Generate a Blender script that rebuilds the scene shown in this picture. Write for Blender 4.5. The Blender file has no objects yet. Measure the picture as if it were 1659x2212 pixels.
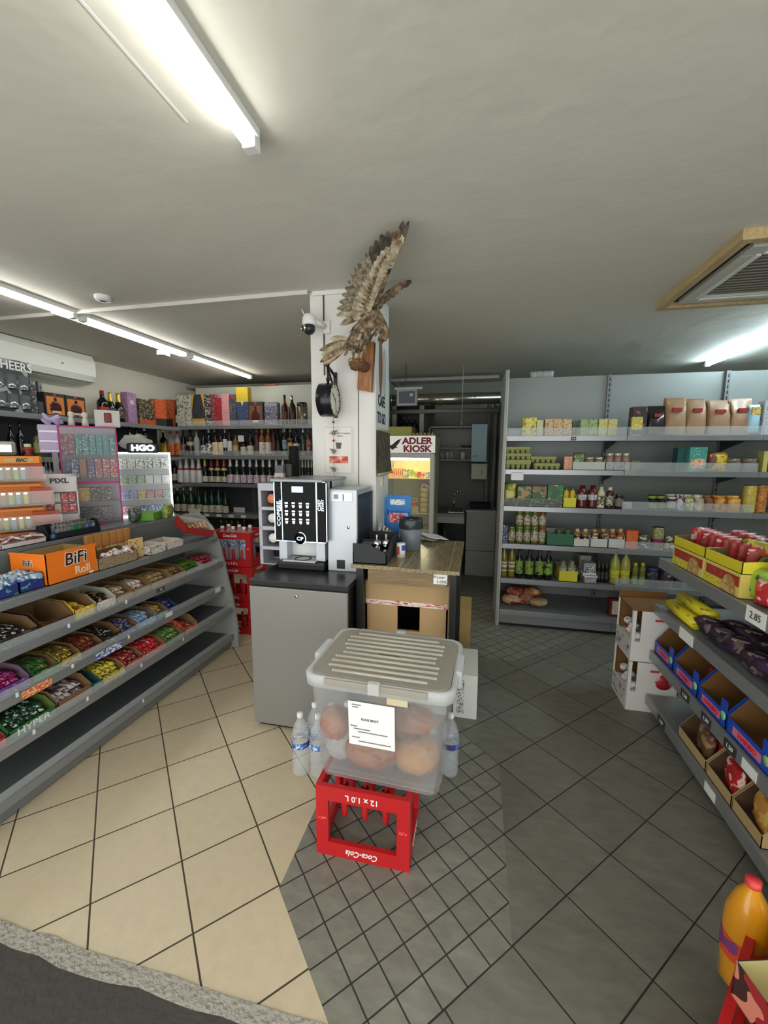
import bpy, bmesh, math, random
from mathutils import Vector, Matrix
random.seed(7)
sc = bpy.context.scene
COL = sc.collection
PI = math.pi
# ---------------------------------------------------------------- camera
F_PX, PITCH, ROLL, CAM_Z, YAW = 891.1, .1355, .0051, 1.62, .2200
def _rz(v):
    c, s = math.cos(YAW), math.sin(YAW)
    return Vector((c*v[0]-s*v[1], s*v[0]+c*v[1], v[2]))
_c, _s, _cp, _sp = math.cos(ROLL), math.sin(ROLL), math.cos(PITCH), math.sin(PITCH)
C_RIGHT = _rz((_c, _s*_sp, _s*_cp))
C_UP = _rz((-_s, _c*_sp, _c*_cp))
C_FWD = _rz((0, _cp, -_sp))
C_POS = Vector((0, 0, CAM_Z))
cd = bpy.data.cameras.new('camera')
cd.sensor_fit = 'HORIZONTAL'; cd.sensor_width = 36; cd.lens = 36*F_PX/1659; cd.clip_start = .05
cam = bpy.data.objects.new('camera', cd); COL.objects.link(cam)
M3 = Matrix((C_RIGHT, C_UP, -C_FWD)).transposed()
cam.matrix_world = Matrix.Translation(C_POS) @ M3.to_4x4()
sc.camera = cam
sc.cycles.transparent_max_bounces = 24
# ---------------------------------------------------------------- light levels
EXPOSURE = .80
TUBE_POWER = 12.0        # emission of the ceiling tubes
TUBE_POWER_LEFT = 17.0
TUBE_POWER_RIGHT = 62.0
DAYLIGHT = 1.9           # world seen through the open shop front
sc.view_settings.view_transform = 'Standard'; sc.view_settings.look = 'None'
sc.view_settings.gamma = 1; sc.view_settings.use_curve_mapping = False
sc.view_settings.exposure = EXPOSURE
w = bpy.data.worlds.new('world'); sc.world = w; w.use_nodes = True
w.node_tree.nodes['Background'].inputs[0].default_value = (.86, .87, .83, 1)
w.node_tree.nodes['Background'].inputs[1].default_value = DAYLIGHT
# ---------------------------------------------------------------- photo measurement helpers (pixel -> metres on a plane)
def ray(px, py): return C_FWD + C_RIGHT*((px-829.5)/F_PX) - C_UP*((py-1106)/F_PX)
def onz(px, py, z=0): r = ray(px, py); return C_POS + r*((z-CAM_Z)/r.z)
def ony(px, py, y): r = ray(px, py); return C_POS + r*(y/r.y)
def onx(px, py, x): r = ray(px, py); return C_POS + r*(x/r.x)
def x_at(px, y, z):
    n = C_RIGHT - C_FWD*((px-829.5)/F_PX); return -(n.y*y + n.z*(z-CAM_Z))/n.x
def y_at(px, x, z):
    n = C_RIGHT - C_FWD*((px-829.5)/F_PX); return -(n.x*x + n.z*(z-CAM_Z))/n.y
# ---------------------------------------------------------------- materials
def L(c):
    c = c/255; return c/12.92 if c <= .04045 else ((c+.055)/1.055)**2.4
def S(c): return (L(c[0]), L(c[1]), L(c[2]), 1)
MC = {}
def mat(c, rough=.5, metal=0, name=None, trans=0, emit=0, coat=0, bump=None, ior=1.45, spec=.5):
    k = ('m', c, rough, metal, trans, emit, coat, bump, spec)
    if k in MC: return MC[k]
    m = bpy.data.materials.new(name or 'paint'); m.use_nodes = True; b = m.node_tree.nodes['Principled BSDF']
    b.inputs['Base Color'].default_value = S(c); b.inputs['Roughness'].default_value = rough
    b.inputs['Metallic'].default_value = metal; b.inputs['Transmission Weight'].default_value = trans
    b.inputs['Coat Weight'].default_value = coat; b.inputs['IOR'].default_value = ior
    b.inputs['Specular IOR Level'].default_value = spec
    if emit:
        b.inputs['Emission Color'].default_value = S(c); b.inputs['Emission Strength'].default_value = emit
    if bump:
        nt = m.node_tree; n = nt.nodes.new('ShaderNodeTexNoise'); n.inputs['Scale'].default_value = bump[0]; n.inputs['Detail'].default_value = 4
        t = nt.nodes.new('ShaderNodeTexCoord'); nt.links.new(t.outputs['Object'], n.inputs['Vector'])
        bp = nt.nodes.new('ShaderNodeBump'); bp.inputs['Strength'].default_value = bump[1]; bp.inputs['Distance'].default_value = bump[2] if len(bump) > 2 else .01
        nt.links.new(n.outputs[0], bp.inputs['Height']); nt.links.new(bp.outputs[0], b.inputs['Normal'])
    MC[k] = m; return m
def prn(base, ink, ink2=None, amt=.5, rough=.45, sx=55, sz=130, coat=0, big=22):
    """printed packaging: a base colour with rows of fine print and larger picture patches"""
    k = ('p', base, ink, ink2, amt, rough, sx, sz, coat, big)
    if k in MC: return MC[k]
    m = bpy.data.materials.new('printed_packaging'); m.use_nodes = True; nt = m.node_tree; N = nt.nodes; K = nt.links.new
    b = N['Principled BSDF']; b.inputs['Roughness'].default_value = rough; b.inputs['Coat Weight'].default_value = coat
    tc = N.new('ShaderNodeTexCoord')
    oi = N.new('ShaderNodeObjectInfo'); ad = N.new('ShaderNodeVectorMath'); ad.operation = 'ADD'; K(tc.outputs['Object'], ad.inputs[0]); K(oi.outputs['Random'], ad.inputs[1])   # each copy gets its own part of the print
    mp = N.new('ShaderNodeMapping'); mp.inputs['Scale'].default_value = (sx, sx, sz); K(ad.outputs[0], mp.inputs[0])
    n = N.new('ShaderNodeTexNoise'); n.inputs['Scale'].default_value = 1; n.inputs['Detail'].default_value = 1; K(mp.outputs[0], n.inputs[0])
    r = N.new('ShaderNodeValToRGB'); r.color_ramp.interpolation = 'CONSTANT'; r.color_ramp.elements[1].position = .5+(.5-amt)*.36
    r.color_ramp.elements[0].color = (0, 0, 0, 1); K(n.outputs[0], r.inputs[0])
    mx = N.new('ShaderNodeMix'); mx.data_type = 'RGBA'; mx.inputs[6].default_value = S(base); mx.inputs[7].default_value = S(ink); K(r.outputs[0], mx.inputs[0])
    out = mx.outputs[2]
    if ink2:
        n2 = N.new('ShaderNodeTexNoise'); n2.inputs['Scale'].default_value = big; n2.inputs['Detail'].default_value = 2; K(ad.outputs[0], n2.inputs[0])
        r2 = N.new('ShaderNodeValToRGB'); r2.color_ramp.interpolation = 'CONSTANT'; r2.color_ramp.elements[1].position = .54
        r2.color_ramp.elements[0].color = (0, 0, 0, 1); K(n2.outputs[0], r2.inputs[0])
        m2 = N.new('ShaderNodeMix'); m2.data_type = 'RGBA'; m2.inputs[7].default_value = S(ink2); K(out, m2.inputs[6]); K(r2.outputs[0], m2.inputs[0])
        out = m2.outputs[2]
    K(out, b.inputs['Base Color'])
    MC[k] = m; return m
def clear(c=(240, 245, 245), see=.8, rough=.08, name='clear_plastic', diff=False):
    """thin clear or milky plastic: part see-through, part gloss or diffuse"""
    k = ('c', c, see, rough, diff)
    if k in MC: return MC[k]
    m = bpy.data.materials.new(name); m.use_nodes = True; nt = m.node_tree; N = nt.nodes; K = nt.links.new
    b = N['Principled BSDF']; b.inputs['Base Color'].default_value = S(c); b.inputs['Roughness'].default_value = rough
    if diff:
        d = N.new('ShaderNodeBsdfTranslucent'); d.inputs[0].default_value = S(c)
        mm = N.new('ShaderNodeMixShader'); mm.inputs[0].default_value = .5; K(b.outputs[0], mm.inputs[1]); K(d.outputs[0], mm.inputs[2]); src = mm.outputs[0]
    else: src = b.outputs[0]
    t = N.new('ShaderNodeBsdfTransparent'); mx = N.new('ShaderNodeMixShader'); mx.inputs[0].default_value = see
    K(src, mx.inputs[1]); K(t.outputs[0], mx.inputs[2]); K(mx.outputs[0], N['Material Output'].inputs[0])
    MC[k] = m; return m
def wood(c1, c2, scale=6, rough=.4, axis=1, stretch=14):
    k = ('w', c1, c2, scale, rough, axis)
    if k in MC: return MC[k]
    m = bpy.data.materials.new('wood'); m.use_nodes = True; nt = m.node_tree; N = nt.nodes; K = nt.links.new
    b = N['Principled BSDF']; b.inputs['Roughness'].default_value = rough
    tc = N.new('ShaderNodeTexCoord'); mp = N.new('ShaderNodeMapping'); s = [stretch]*3; s[axis] = 1; mp.inputs['Scale'].default_value = s
    K(tc.outputs['Object'], mp.inputs[0]); n = N.new('ShaderNodeTexNoise'); n.inputs['Scale'].default_value = scale; n.inputs['Detail'].default_value = 5
    K(mp.outputs[0], n.inputs[0]); r = N.new('ShaderNodeValToRGB'); r.color_ramp.elements[0].color = S(c1); r.color_ramp.elements[1].color = S(c2)
    r.color_ramp.elements[0].position = .35; r.color_ramp.elements[1].position = .65
    K(n.outputs[0], r.inputs[0]); K(r.outputs[0], b.inputs['Base Color']); MC[k] = m; return m
STEEL = mat((128, 131, 134), .42, .25, 'grey_powder_coat')
RAIL = mat((150, 153, 157), .3, .55, 'price_rail_metal')
DARKSTEEL = mat((62, 65, 68), .5, .2)
ACRYL = clear((225, 232, 235), .8, .05)
CARD = mat((166, 135, 96), .8, name='cardboard')
CARDIN = mat((126, 98, 66), .85, name='cardboard_inside')
WHITE = mat((225, 226, 224), .5)
BLACK = mat((18, 18, 20), .4)
CHROME = mat((215, 218, 220), .15, 1.0)
# ---------------------------------------------------------------- mesh builder
class B:
    def __init__(s): s.b = bmesh.new()
    def box(s, x0, x1, y0, y1, z0, z1, m=0, bev=0, M=None):
        r = bmesh.ops.create_cube(s.b, size=1)
        vs = r['verts']
        T = Matrix.Translation(((x0+x1)/2, (y0+y1)/2, (z0+z1)/2)) @ Matrix.Diagonal((abs(x1-x0), abs(y1-y0), abs(z1-z0), 1))
        bmesh.ops.transform(s.b, matrix=T, verts=vs)
        fs = {f for v in vs for f in v.link_faces}
        for f in fs: f.material_index = m
        if bev:
            es = list({e for v in vs for e in v.link_edges})
            rr = bmesh.ops.bevel(s.b, geom=es, offset=bev, segments=2, affect='EDGES', profile=.6)
            for f in rr['faces']: f.material_index = m
            vs = list({v for f in rr['faces'] for v in f.verts} | {v for f in fs if f.is_valid for v in f.verts})
        if M: bmesh.ops.transform(s.b, matrix=M, verts=vs)
        return s
    def lathe(s, prof, seg=16, m=0, a0=0, a1=2*PI, cx=0, cy=0, M=None):
        full = abs(a1-a0-2*PI) < 1e-4; n = seg if full else seg+1; rings = []
        for r, z in prof:
            if r < 1e-6: rings.append([s.b.verts.new((cx, cy, z))])
            else: rings.append([s.b.verts.new((cx+r*math.cos(a0+(a1-a0)*i/seg), cy+r*math.sin(a0+(a1-a0)*i/seg), z)) for i in range(n)])
        for A, Bv in zip(rings, rings[1:]):
            for i in range(seg):
                j = (i+1) % n
                if len(A) == 1 and len(Bv) == 1: continue
                q = [A[0], Bv[j], Bv[i]] if len(A) == 1 else ([A[i], A[j], Bv[0]] if len(Bv) == 1 else [A[i], A[j], Bv[j], Bv[i]])
                try:
                    f = s.b.faces.new(q); f.material_index = m; f.smooth = True
                except ValueError: pass
        if M:
            bmesh.ops.transform(s.b, matrix=M, verts=[v for r in rings for v in r])
        return s
    def cyl(s, p0, p1, r, r2=None, seg=12, m=0):
        p0, p1 = Vector(p0), Vector(p1); d = p1-p0; ln = d.length; r2 = r if r2 is None else r2
        M = Matrix.Translation(p0) @ d.to_track_quat('Z', 'Y').to_matrix().to_4x4()
        return s.lathe([(0, 0), (r, 0), (r2, ln), (0, ln)], seg, m, M=M)
    def path(s, pts, r, seg=8, m=0):
        for a, c in zip(pts, pts[1:]): s.cyl(a, c, r, seg=seg, m=m)
        return s
    def prism(s, pts, d, m=0):
        """pts: closed outline of 3-D points; d: thickness vector"""
        d = Vector(d); a = [s.b.verts.new(p) for p in pts]; c = [s.b.verts.new(Vector(p)+d) for p in pts]
        fs = [s.b.faces.new(a[::-1]), s.b.faces.new(c)]
        for i in range(len(a)):
            j = (i+1) % len(a); fs.append(s.b.faces.new([a[i], a[j], c[j], c[i]]))
        for f in fs: f.material_index = m
        return s
    def quad(s, pts, m=0):
        f = s.b.faces.new([s.b.verts.new(p) for p in pts]); f.material_index = m; return s
    def sphere(s, c, r, m=0, seg=14, sc_=(1, 1, 1), M=None):
        rr = bmesh.ops.create_uvsphere(s.b, u_segments=seg, v_segments=max(6, seg//2+1), radius=r)
        T = Matrix.Translation(c) @ (M or Matrix()) @ Matrix.Diagonal((*sc_, 1))
        bmesh.ops.transform(s.b, matrix=T, verts=rr['verts'])
        for f in {f for v in rr['verts'] for f in v.link_faces}: f.material_index = m; f.smooth = True
        return s
    def pillow(s, w, d, h, m=0, nx=8, nz=8, jit=.0, pinch='z', cz=None, M=None, crimp=.08):
        """a filled bag: thick in the middle, thin at the sealed ends"""
        cz = h/2 if cz is None else cz; G = {}
        vs = []
        for side in (0, 1):
            for i in range(nx+1):
                for k in range(nz+1):
                    u, v = i/nx, k/nz
                    if side and (i in (0, nx) or k in (0, nz)): G[1, i, k] = G[0, i, k]; continue
                    eu = max(0, 1-abs(2*u-1)**3)**.5; ev = max(0, 1-abs(2*v-1)**(3 if pinch == 'z' else 5))**.55
                    t = d/2*eu*ev
                    j = (random.random()-.5)*jit
                    p = Vector(((u-.5)*w*(1-.06*math.sin(v*PI)), (-1 if side == 0 else 1)*t + j, cz-h/2+v*h + (random.random()-.5)*jit))
                    nv = s.b.verts.new(p); G[side, i, k] = nv; vs.append(nv)
        for side in (0, 1):
            for i in range(nx):
                for k in range(nz):
                    q = [G[side, i, k], G[side, i+1, k], G[side, i+1, k+1], G[side, i, k+1]]
                    if side: q.reverse()
                    try: f = s.b.faces.new(q); f.material_index = m; f.smooth = True
                    except ValueError: pass
        if M: bmesh.ops.transform(s.b, matrix=M, verts=vs)
        return s
    def done(s, name, mats, parent=None, loc=None, smooth=False, rz=None):
        bmesh.ops.recalc_face_normals(s.b, faces=s.b.faces)
        me = bpy.data.meshes.new(name); s.b.to_mesh(me); s.b.free()
        if not isinstance(mats, (list, tuple)): mats = [mats]
        for x in mats: me.materials.append(x)
        if smooth:
            for p in me.polygons: p.use_smooth = True
        o = bpy.data.objects.new(name, me); COL.objects.link(o)
        if parent: o.parent = parent
        if loc is not None: o.location = loc
        if rz is not None: o.rotation_euler = (0, 0, rz)
        return o
def tag(o, label=None, cat=None, group=None, kind=None):
    if label: o['label'] = label
    if cat: o['category'] = cat
    if group: o['group'] = group
    if kind: o['kind'] = kind
    return o
def empty(name, loc=(0, 0, 0), rz=0, label=None, cat=None, group=None):
    o = bpy.data.objects.new(name, None); COL.objects.link(o); o.location = loc; o.rotation_euler = (0, 0, rz)
    o.empty_display_size = .05
    return tag(o, label, cat, group)
def struct(b, name, mats): return tag(b.done(name, mats), kind='structure')
KIDS = {}
def copy_tree(o, parent=None):
    c = o.copy(); COL.objects.link(c); c.parent = parent
    for ch in list(o.children): copy_tree(ch, c)
    return c
def text(s, size, m, parent, loc, rot=(PI/2, 0, 0), name='lettering', ext=.0006, sx=1, shear=0, align='CENTER', bold=0, label=None):
    cu = bpy.data.curves.new('t', 'FONT'); cu.body = s; cu.size = size; cu.extrude = ext; cu.align_x = align; cu.align_y = 'CENTER'; cu.shear = shear
    cu.offset = bold; cu.resolution_u = 3
    ob = bpy.data.objects.new('t', cu); COL.objects.link(ob)
    dg = bpy.context.evaluated_depsgraph_get(); me = bpy.data.meshes.new_from_object(ob.evaluated_get(dg))
    bpy.data.objects.remove(ob); me.materials.clear(); me.materials.append(m)
    for p in me.polygons: p.material_index = 0
    o = bpy.data.objects.new(name, me); COL.objects.link(o); o.parent = parent; o.location = loc; o.rotation_euler = rot; o.scale = (sx, 1, 1)
    if label: o['label'] = label
    return o
ORD = ['leftmost', 'second from left', 'third from left', 'fourth from left', 'fifth from left', 'sixth from left', 'seventh from left', 'eighth from left', 'ninth from left', 'tenth from left']
def ordinal(i, n):
    if i == 0: return 'leftmost'
    if i == n-1: return 'rightmost'
    return ORD[i] if i < len(ORD) else 'number %d from left' % (i+1)
# ---------------------------------------------------------------- goods (origin at the base centre, front towards -Y)
PROF = {
 'wine': [(0, 0), (.95, 0), (1, .03), (1, .58), (.86, .66), (.42, .75), (.36, .80), (.36, .99), (0, 1)],
 'spirit': [(0, 0), (.95, 0), (1, .03), (1, .62), (.88, .69), (.36, .77), (.33, .99), (0, 1)],
 'sparkling': [(0, 0), (.93, 0), (1, .03), (1, .42), (.88, .52), (.5, .70), (.38, .84), (.42, .97), (.3, 1), (0, 1)],
 'soda': [(0, 0), (.8, 0), (.97, .05), (.9, .17), (.98, .30), (.92, .36), (1, .44), (1, .62), (.82, .77), (.32, .92), (.32, 1), (0, 1)],
 'squeeze': [(0, 0), (.95, 0), (1, .08), (.86, .35), (1, .62), (.93, .76), (.55, .84), (.5, 1), (0, 1)],
 'round': [(0, 0), (.8, 0), (1, .12), (1, .5), (.8, .66), (.3, .74), (.28, 1), (0, 1)],
 'flask': [(0, 0), (1, 0), (1, .55), (.95, .62), (.3, .72), (.3, 1), (0, 1)],
}
CAPZ = {'wine': .86, 'spirit': .86, 'sparkling': .68, 'soda': .94, 'squeeze': .86, 'round': .9, 'flask': .88}
def rad_at(prof, z):
    for (r0, z0), (r1, z1) in zip(prof, prof[1:]):
        if z0 <= z <= z1 and z1 > z0: return r0+(r1-r0)*(z-z0)/(z1-z0)
    return prof[-2][0]
def bottle(w, h, glass, label, cap, style='wine', lab=(.14, .45), name='bottle', neck=None, capz=None):
    P = PROF[style]; R = w/2; dep = .55 if style == 'flask' else 1
    bm = B().lathe([(r*R, z*h) for r, z in P], 16)
    if dep != 1: bmesh.ops.scale(bm.b, vec=(1, dep, 1), verts=bm.b.verts)
    o = bm.done(name, glass)
    if label is not None:
        z0, z1 = lab; k = 1.02
        c = B().lathe([(rad_at(P, z0)*R*k, z0*h), (max(rad_at(P, (z0+z1)/2), .01)*R*k, (z0+z1)/2*h), (rad_at(P, z1)*R*k, z1*h)], 14, a0=-PI*1.02, a1=.02*PI)
        if dep != 1: bmesh.ops.scale(c.b, vec=(1, dep, 1), verts=c.b.verts)
        c.done('label', label, o)
    cz = CAPZ[style] if capz is None else capz
    if cap is not None:
        pts = [(rad_at(P, cz)*R*1.06, cz*h)] + [(r*R*1.06, z*h) for r, z in P if z > cz and r > 0] + [(0, h*1.003)]
        B().lathe(pts, 12).done('cap', cap, o)
    if neck is not None:
        z0, z1 = cz-.16, cz-.06
        B().lathe([(rad_at(P, z0)*R*1.03, z0*h), (rad_at(P, z1)*R*1.03, z1*h)], 12).done('neck_label', neck, o)
    return o
def jar(w, h, body, label, lid, name='jar', lidh=.14):
    R = w/2
    o = B().lathe([(0, 0), (R*.92, 0), (R, h*.05), (R, h*(.92-lidh)), (R*.88, h*(1-lidh)), (0, h*(1-lidh))], 16).done(name, body)
    if label is not None: B().lathe([(R*1.015, h*.16), (R*1.015, h*.68)], 14, a0=-PI*1.02, a1=.02*PI).done('label', label, o)
    B().lathe([(R*.93, h*(1-lidh)), (R*.95, h*(1-lidh*.9)), (R*.95, h*.985), (R*.9, h), (0, h)], 16).done('lid', lid, o)
    return o
def can(w, h, body, rim=None, name='can', band=None):
    R = w/2
    o = B().lathe([(0, 0), (R*.96, 0), (R, h*.03), (R, h*.97), (R*.96, h*.985)], 16).done(name, body)
    B().lathe([(R*.97, h*.975), (R*1.01, h*.985), (R*1.0, h), (R*.9, h*.985), (0, h*.985)], 16).done('lid', rim or CHROME, o)
    if band is not None: B().lathe([(R*1.01, h*.1), (R*1.01, h*.5)], 16).done('label', band, o)
    return o
def carton(w, h, body, panel=None, d=None, name='carton', pz=(.3, .75), px=.8, top=None):
    d = d or w*.6
    o = B().box(-w/2, w/2, -d/2, d/2, 0, h, bev=min(w, d, h)*.03).done(name, body)
    if panel is not None: B().box(-w/2*px, w/2*px, -d/2-.0012, -d/2+.001, h*pz[0], h*pz[1]).done('label', panel, o)
    if top is not None: B().box(-w/2*.99, w/2*.99, -d/2-.0006, d/2, h*.86, h*1.004).done('lid', top, o)
    return o
def bag(w, h, body, panel=None, d=None, name='bag', jit=.006, seal=True, pz=(.3, .7)):
    d = d or w*.5
    b = B().pillow(w, d, h, jit=jit, nx=8, nz=9)
    o = b.done(name, body)
    if panel is not None:
        c = B(); n = 6
        for i in range(n):
            pass
        c.box(-w*.3, w*.3, -d/2*1.02, -d/2*.80, h*pz[0], h*pz[1], bev=.004).done('label', panel, o)
    return o
def gusset_bag(w, h, body, panel=None, d=None, name='coffee_bag'):
    """stand-up paper bag: square base, crumpled sides, folded-over top seam"""
    d = d or w*.6; b = B(); rings = []; n = 20
    for k, (t, sx, sy) in enumerate([(0, 1, 1), (.05, 1.02, 1.02), (.3, 1.0, 1.0), (.55, .97, .95), (.72, .95, .7), (.85, .97, .35), (.93, 1, .12), (1, 1, .08)]):
        ring = []
        for i in range(n):
            a = 2*PI*i/n; cx, sy_ = math.cos(a), math.sin(a)
            ex = math.copysign(abs(cx)**.35, cx)*w/2*sx; ey = math.copysign(abs(sy_)**.35, sy_)*d/2*sy
            j = .006 if 0 < k < 7 else 0
            ring.append(b.b.verts.new((ex+random.uniform(-j, j), ey+random.uniform(-j, j), h*t+random.uniform(-j, j))))
        rings.append(ring)
    for A, C in zip(rings, rings[1:]):
        for i in range(n):
            f = b.b.faces.new([A[i], A[(i+1) % n], C[(i+1) % n], C[i]]); f.smooth = True
    b.b.faces.new(rings[0][::-1]); b.b.faces.new(rings[-1])
    o = b.done(name, body)
    if panel is not None: B().box(-w*.2, w*.2, -d/2-.004, -d/2+.02, h*.62, h*.72).done('label', panel, o)
    return o
def tray(w, d, h, out, inn, front=.45, th=.003, name='display_tray', notch=False):
    """open cardboard tray, low at the front (-Y)"""
    b = B(); f = h*front
    b.box(-w/2, w/2, -d/2, d/2, 0, th, 0)
    b.box(-w/2, w/2, d/2-th, d/2, 0, h, 0)
    for s_ in (-1, 1):
        x = s_*(w/2-th/2)
        b.prism([(x-th/2, -d/2, 0), (x-th/2, d/2, 0), (x-th/2, d/2, h), (x-th/2, -d/2+d*.25, h*.95), (x-th/2, -d/2, f)], (th, 0, 0), 0)
    b.box(-w/2, w/2, -d/2, -d/2+th, 0, f, 0)
    for fc in b.b.faces:
        c = fc.calc_center_median(); n = fc.normal
    bmesh.ops.recalc_face_normals(b.b, faces=b.b.faces)
    for fc in b.b.faces:
        c = fc.calc_center_median(); n = fc.normal
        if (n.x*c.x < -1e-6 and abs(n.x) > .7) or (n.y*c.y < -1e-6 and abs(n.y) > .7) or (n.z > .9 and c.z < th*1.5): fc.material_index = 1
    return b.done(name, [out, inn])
def bar_obj(l, w, h, body, name='snack_bar'):
    """flow-wrapped bar lying along Y with crimped ends"""
    b = B(); rings = []; n = 10
    for t, k in [(0, .0), (.06, .0), (.11, .8), (.2, 1), (.5, 1.03), (.8, 1), (.89, .8), (.94, .0), (1, .0)]:
        ring = []
        for i in range(n):
            a = 2*PI*i/n; cx, cz = math.cos(a), math.sin(a)
            ring.append(b.b.verts.new((math.copysign(abs(cx)**.6, cx)*w/2*(.85+.15*k), (t-.5)*l, h/2+math.copysign(abs(cz)**.6, cz)*h/2*max(k, .08))))
        rings.append(ring)
    for A, C in zip(rings, rings[1:]):
        for i in range(n):
            f = b.b.faces.new([A[i], A[(i+1) % n], C[(i+1) % n], C[i]]); f.smooth = True
    b.b.faces.new(rings[0][::-1]); b.b.faces.new(rings[-1])
    return b.done(name, body)
def move(o, loc, rz=0, label=None, cat=None, group=None):
    o.location = loc; o.rotation_euler = (0, 0, rz); return tag(o, label, cat, group)
def clone(proto, loc, rot, label, cat, group):
    """first call uses the proto itself"""
    if proto.get('used_'):
        c = copy_tree(proto)
    else: c = proto
    proto['used_'] = 1
    c.location = loc; c.rotation_euler = rot if isinstance(rot, (tuple, list)) else (0, 0, rot)
    tag(c, label, cat, group); return c
# ================================================================ ROOM
CEIL = 2.70
def tile_mat(name, base, var, grout, size, ang, ox, oy, gw, rough, slate=0, bumpd=.002):
    m = bpy.data.materials.new(name); m.use_nodes = True; nt = m.node_tree; N = nt.nodes; K = nt.links.new
    b = N['Principled BSDF']; b.inputs['Roughness'].default_value = rough
    tc = N.new('ShaderNodeTexCoord'); mp = N.new('ShaderNodeMapping')
    c, s = math.cos(-ang), math.sin(-ang)
    mp.inputs['Rotation'].default_value = (0, 0, -ang); mp.inputs['Scale'].default_value = (1, 1, 1)
    mp.inputs['Location'].default_value = (-(c*ox-s*oy), -(s*ox+c*oy), 0); K(tc.outputs['Object'], mp.inputs[0])
    sp = N.new('ShaderNodeSeparateXYZ'); K(mp.outputs[0], sp.inputs[0])
    def MA(op, a, bb=None):
        n = N.new('ShaderNodeMath'); n.operation = op
        for i, v in enumerate((a, bb)):
            if v is None: continue
            if isinstance(v, (int, float)): n.inputs[i].default_value = v
            else: K(v, n.inputs[i])
        return n.outputs[0]
    ds = []; ids = []
    for ax in (0, 1):
        u = MA('DIVIDE', sp.outputs[ax], size); fr = MA('FRACT', u); ids.append(MA('FLOOR', u))
        d = MA('MINIMUM', fr, MA('SUBTRACT', 1, fr)); ds.append(MA('MULTIPLY', d, size))
    dm = MA('MINIMUM', ds[0], ds[1])
    mr = N.new('ShaderNodeMapRange'); mr.inputs[1].default_value = gw*.75; mr.inputs[2].default_value = gw*1.25; K(dm, mr.inputs[0])   # 0 grout .. 1 tile
    cb = N.new('ShaderNodeCombineXYZ'); K(ids[0], cb.inputs[0]); K(ids[1], cb.inputs[1])
    wn = N.new('ShaderNodeTexWhiteNoise'); K(cb.outputs[0], wn.inputs[0])
    mx = N.new('ShaderNodeMix'); mx.data_type = 'RGBA'; mx.inputs[6].default_value = S(base); mx.inputs[7].default_value = S(var); K(wn.outputs[0], mx.inputs[0])
    col = mx.outputs[2]
    ns = N.new('ShaderNodeTexNoise'); ns.inputs['Detail'].default_value = 6; ns.inputs['Scale'].default_value = 9 if slate else 22
    ns.inputs['Roughness'].default_value = .65
    if slate:
        mp2 = N.new('ShaderNodeMapping'); mp2.inputs['Scale'].default_value = (1, 2.6, 1); mp2.inputs['Rotation'].default_value = (0, 0, .9); K(tc.outputs['Object'], mp2.inputs[0]); K(mp2.outputs[0], ns.inputs[0])
    else: K(tc.outputs['Object'], ns.inputs[0])
    rp = N.new('ShaderNodeMapRange'); rp.inputs[1].default_value = .3; rp.inputs[2].default_value = .7
    rp.inputs[3].default_value = .78 if slate else .93; rp.inputs[4].default_value = 1.18 if slate else 1.05; K(ns.outputs[0], rp.inputs[0])
    vm = N.new('ShaderNodeVectorMath'); vm.operation = 'SCALE'; K(col, vm.inputs[0]); K(rp.outputs[0], vm.inputs[3])
    m2 = N.new('ShaderNodeMix'); m2.data_type = 'RGBA'; m2.inputs[6].default_value = S(grout); K(mr.outputs[0], m2.inputs[0]); K(vm.outputs[0], m2.inputs[7])
    K(m2.outputs[2], b.inputs['Base Color'])
    ad = MA('ADD', mr.outputs[0], MA('MULTIPLY', ns.outputs[0], .5 if slate else .08))
    bp = N.new('ShaderNodeBump'); bp.inputs['Strength'].default_value = .5; bp.inputs['Distance'].default_value = bumpd; K(ad, bp.inputs['Height']); K(bp.outputs[0], b.inputs['Normal'])
    rr = N.new('ShaderNodeMapRange'); rr.inputs[3].default_value = .9; rr.inputs[4].default_value = rough; K(mr.outputs[0], rr.inputs[0]); K(rr.outputs[0], b.inputs['Roughness'])
    return m
FL_BEIGE = tile_mat('beige_tile', (198, 184, 158), (190, 176, 149), (62, 54, 42), .3013, .788, -1.744, 1.4548, .0030, .42)
FL_DARK = tile_mat('slate_tile', (114, 113, 104), (104, 102, 92), (38, 36, 33), .2974, .790, .5895, 1.6597, .0026, .5, 1)
FL_SMALL = tile_mat('small_slate_tile', (128, 127, 117), (118, 117, 107), (44, 42, 38), .0998, .7854, .169, 1.234, .0026, .5, 1)
hx0, hx1, hc = -.675, .169, -.253
HEX = [(hx0, 1.234), (hc, .812), (hx1, 1.234), (hx1, 2.081), (hc, 2.503), (hx0, 2.081)]
YF, YB = .90, 6.45
XL, XR = -4.4, 4.2
R2 = [(hx0, 3.26), (.39, 3.26), (1.14, 4.01), (1.14, 4.6), (.2, 4.6), (.2, YB), (hx0, YB)]
b = B()
def poly(p, m): b.quad([(x, y, 0) for x, y in p], m)
poly([(XL, YF), (-.34, YF), (hx0, 1.234), (hx0, YB), (XL, YB)], 0)
poly([(-.341, YF), (-.165, YF), (hx1, 1.234), (hx1, 2.081), (hc, 2.503), (hx0, 2.081), (hx0, 1.234)], 2)
poly([(-.165, YF), (XR, YF), (XR, 2.081), (hx1, 2.081), (hx1, 1.234)], 1)
poly([(hx0, 2.081), (hc, 2.503), (hx1, 2.081), (XR, 2.081), (XR, 3.26), (hx0, 3.26)], 1)
poly([(.39, 3.26), (XR, 3.26), (XR, 4.6), (1.14, 4.6), (1.14, 4.01)], 1)
poly([(.2, 4.6), (XR, 4.6), (XR, YB), (.2, YB)], 1)
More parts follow.
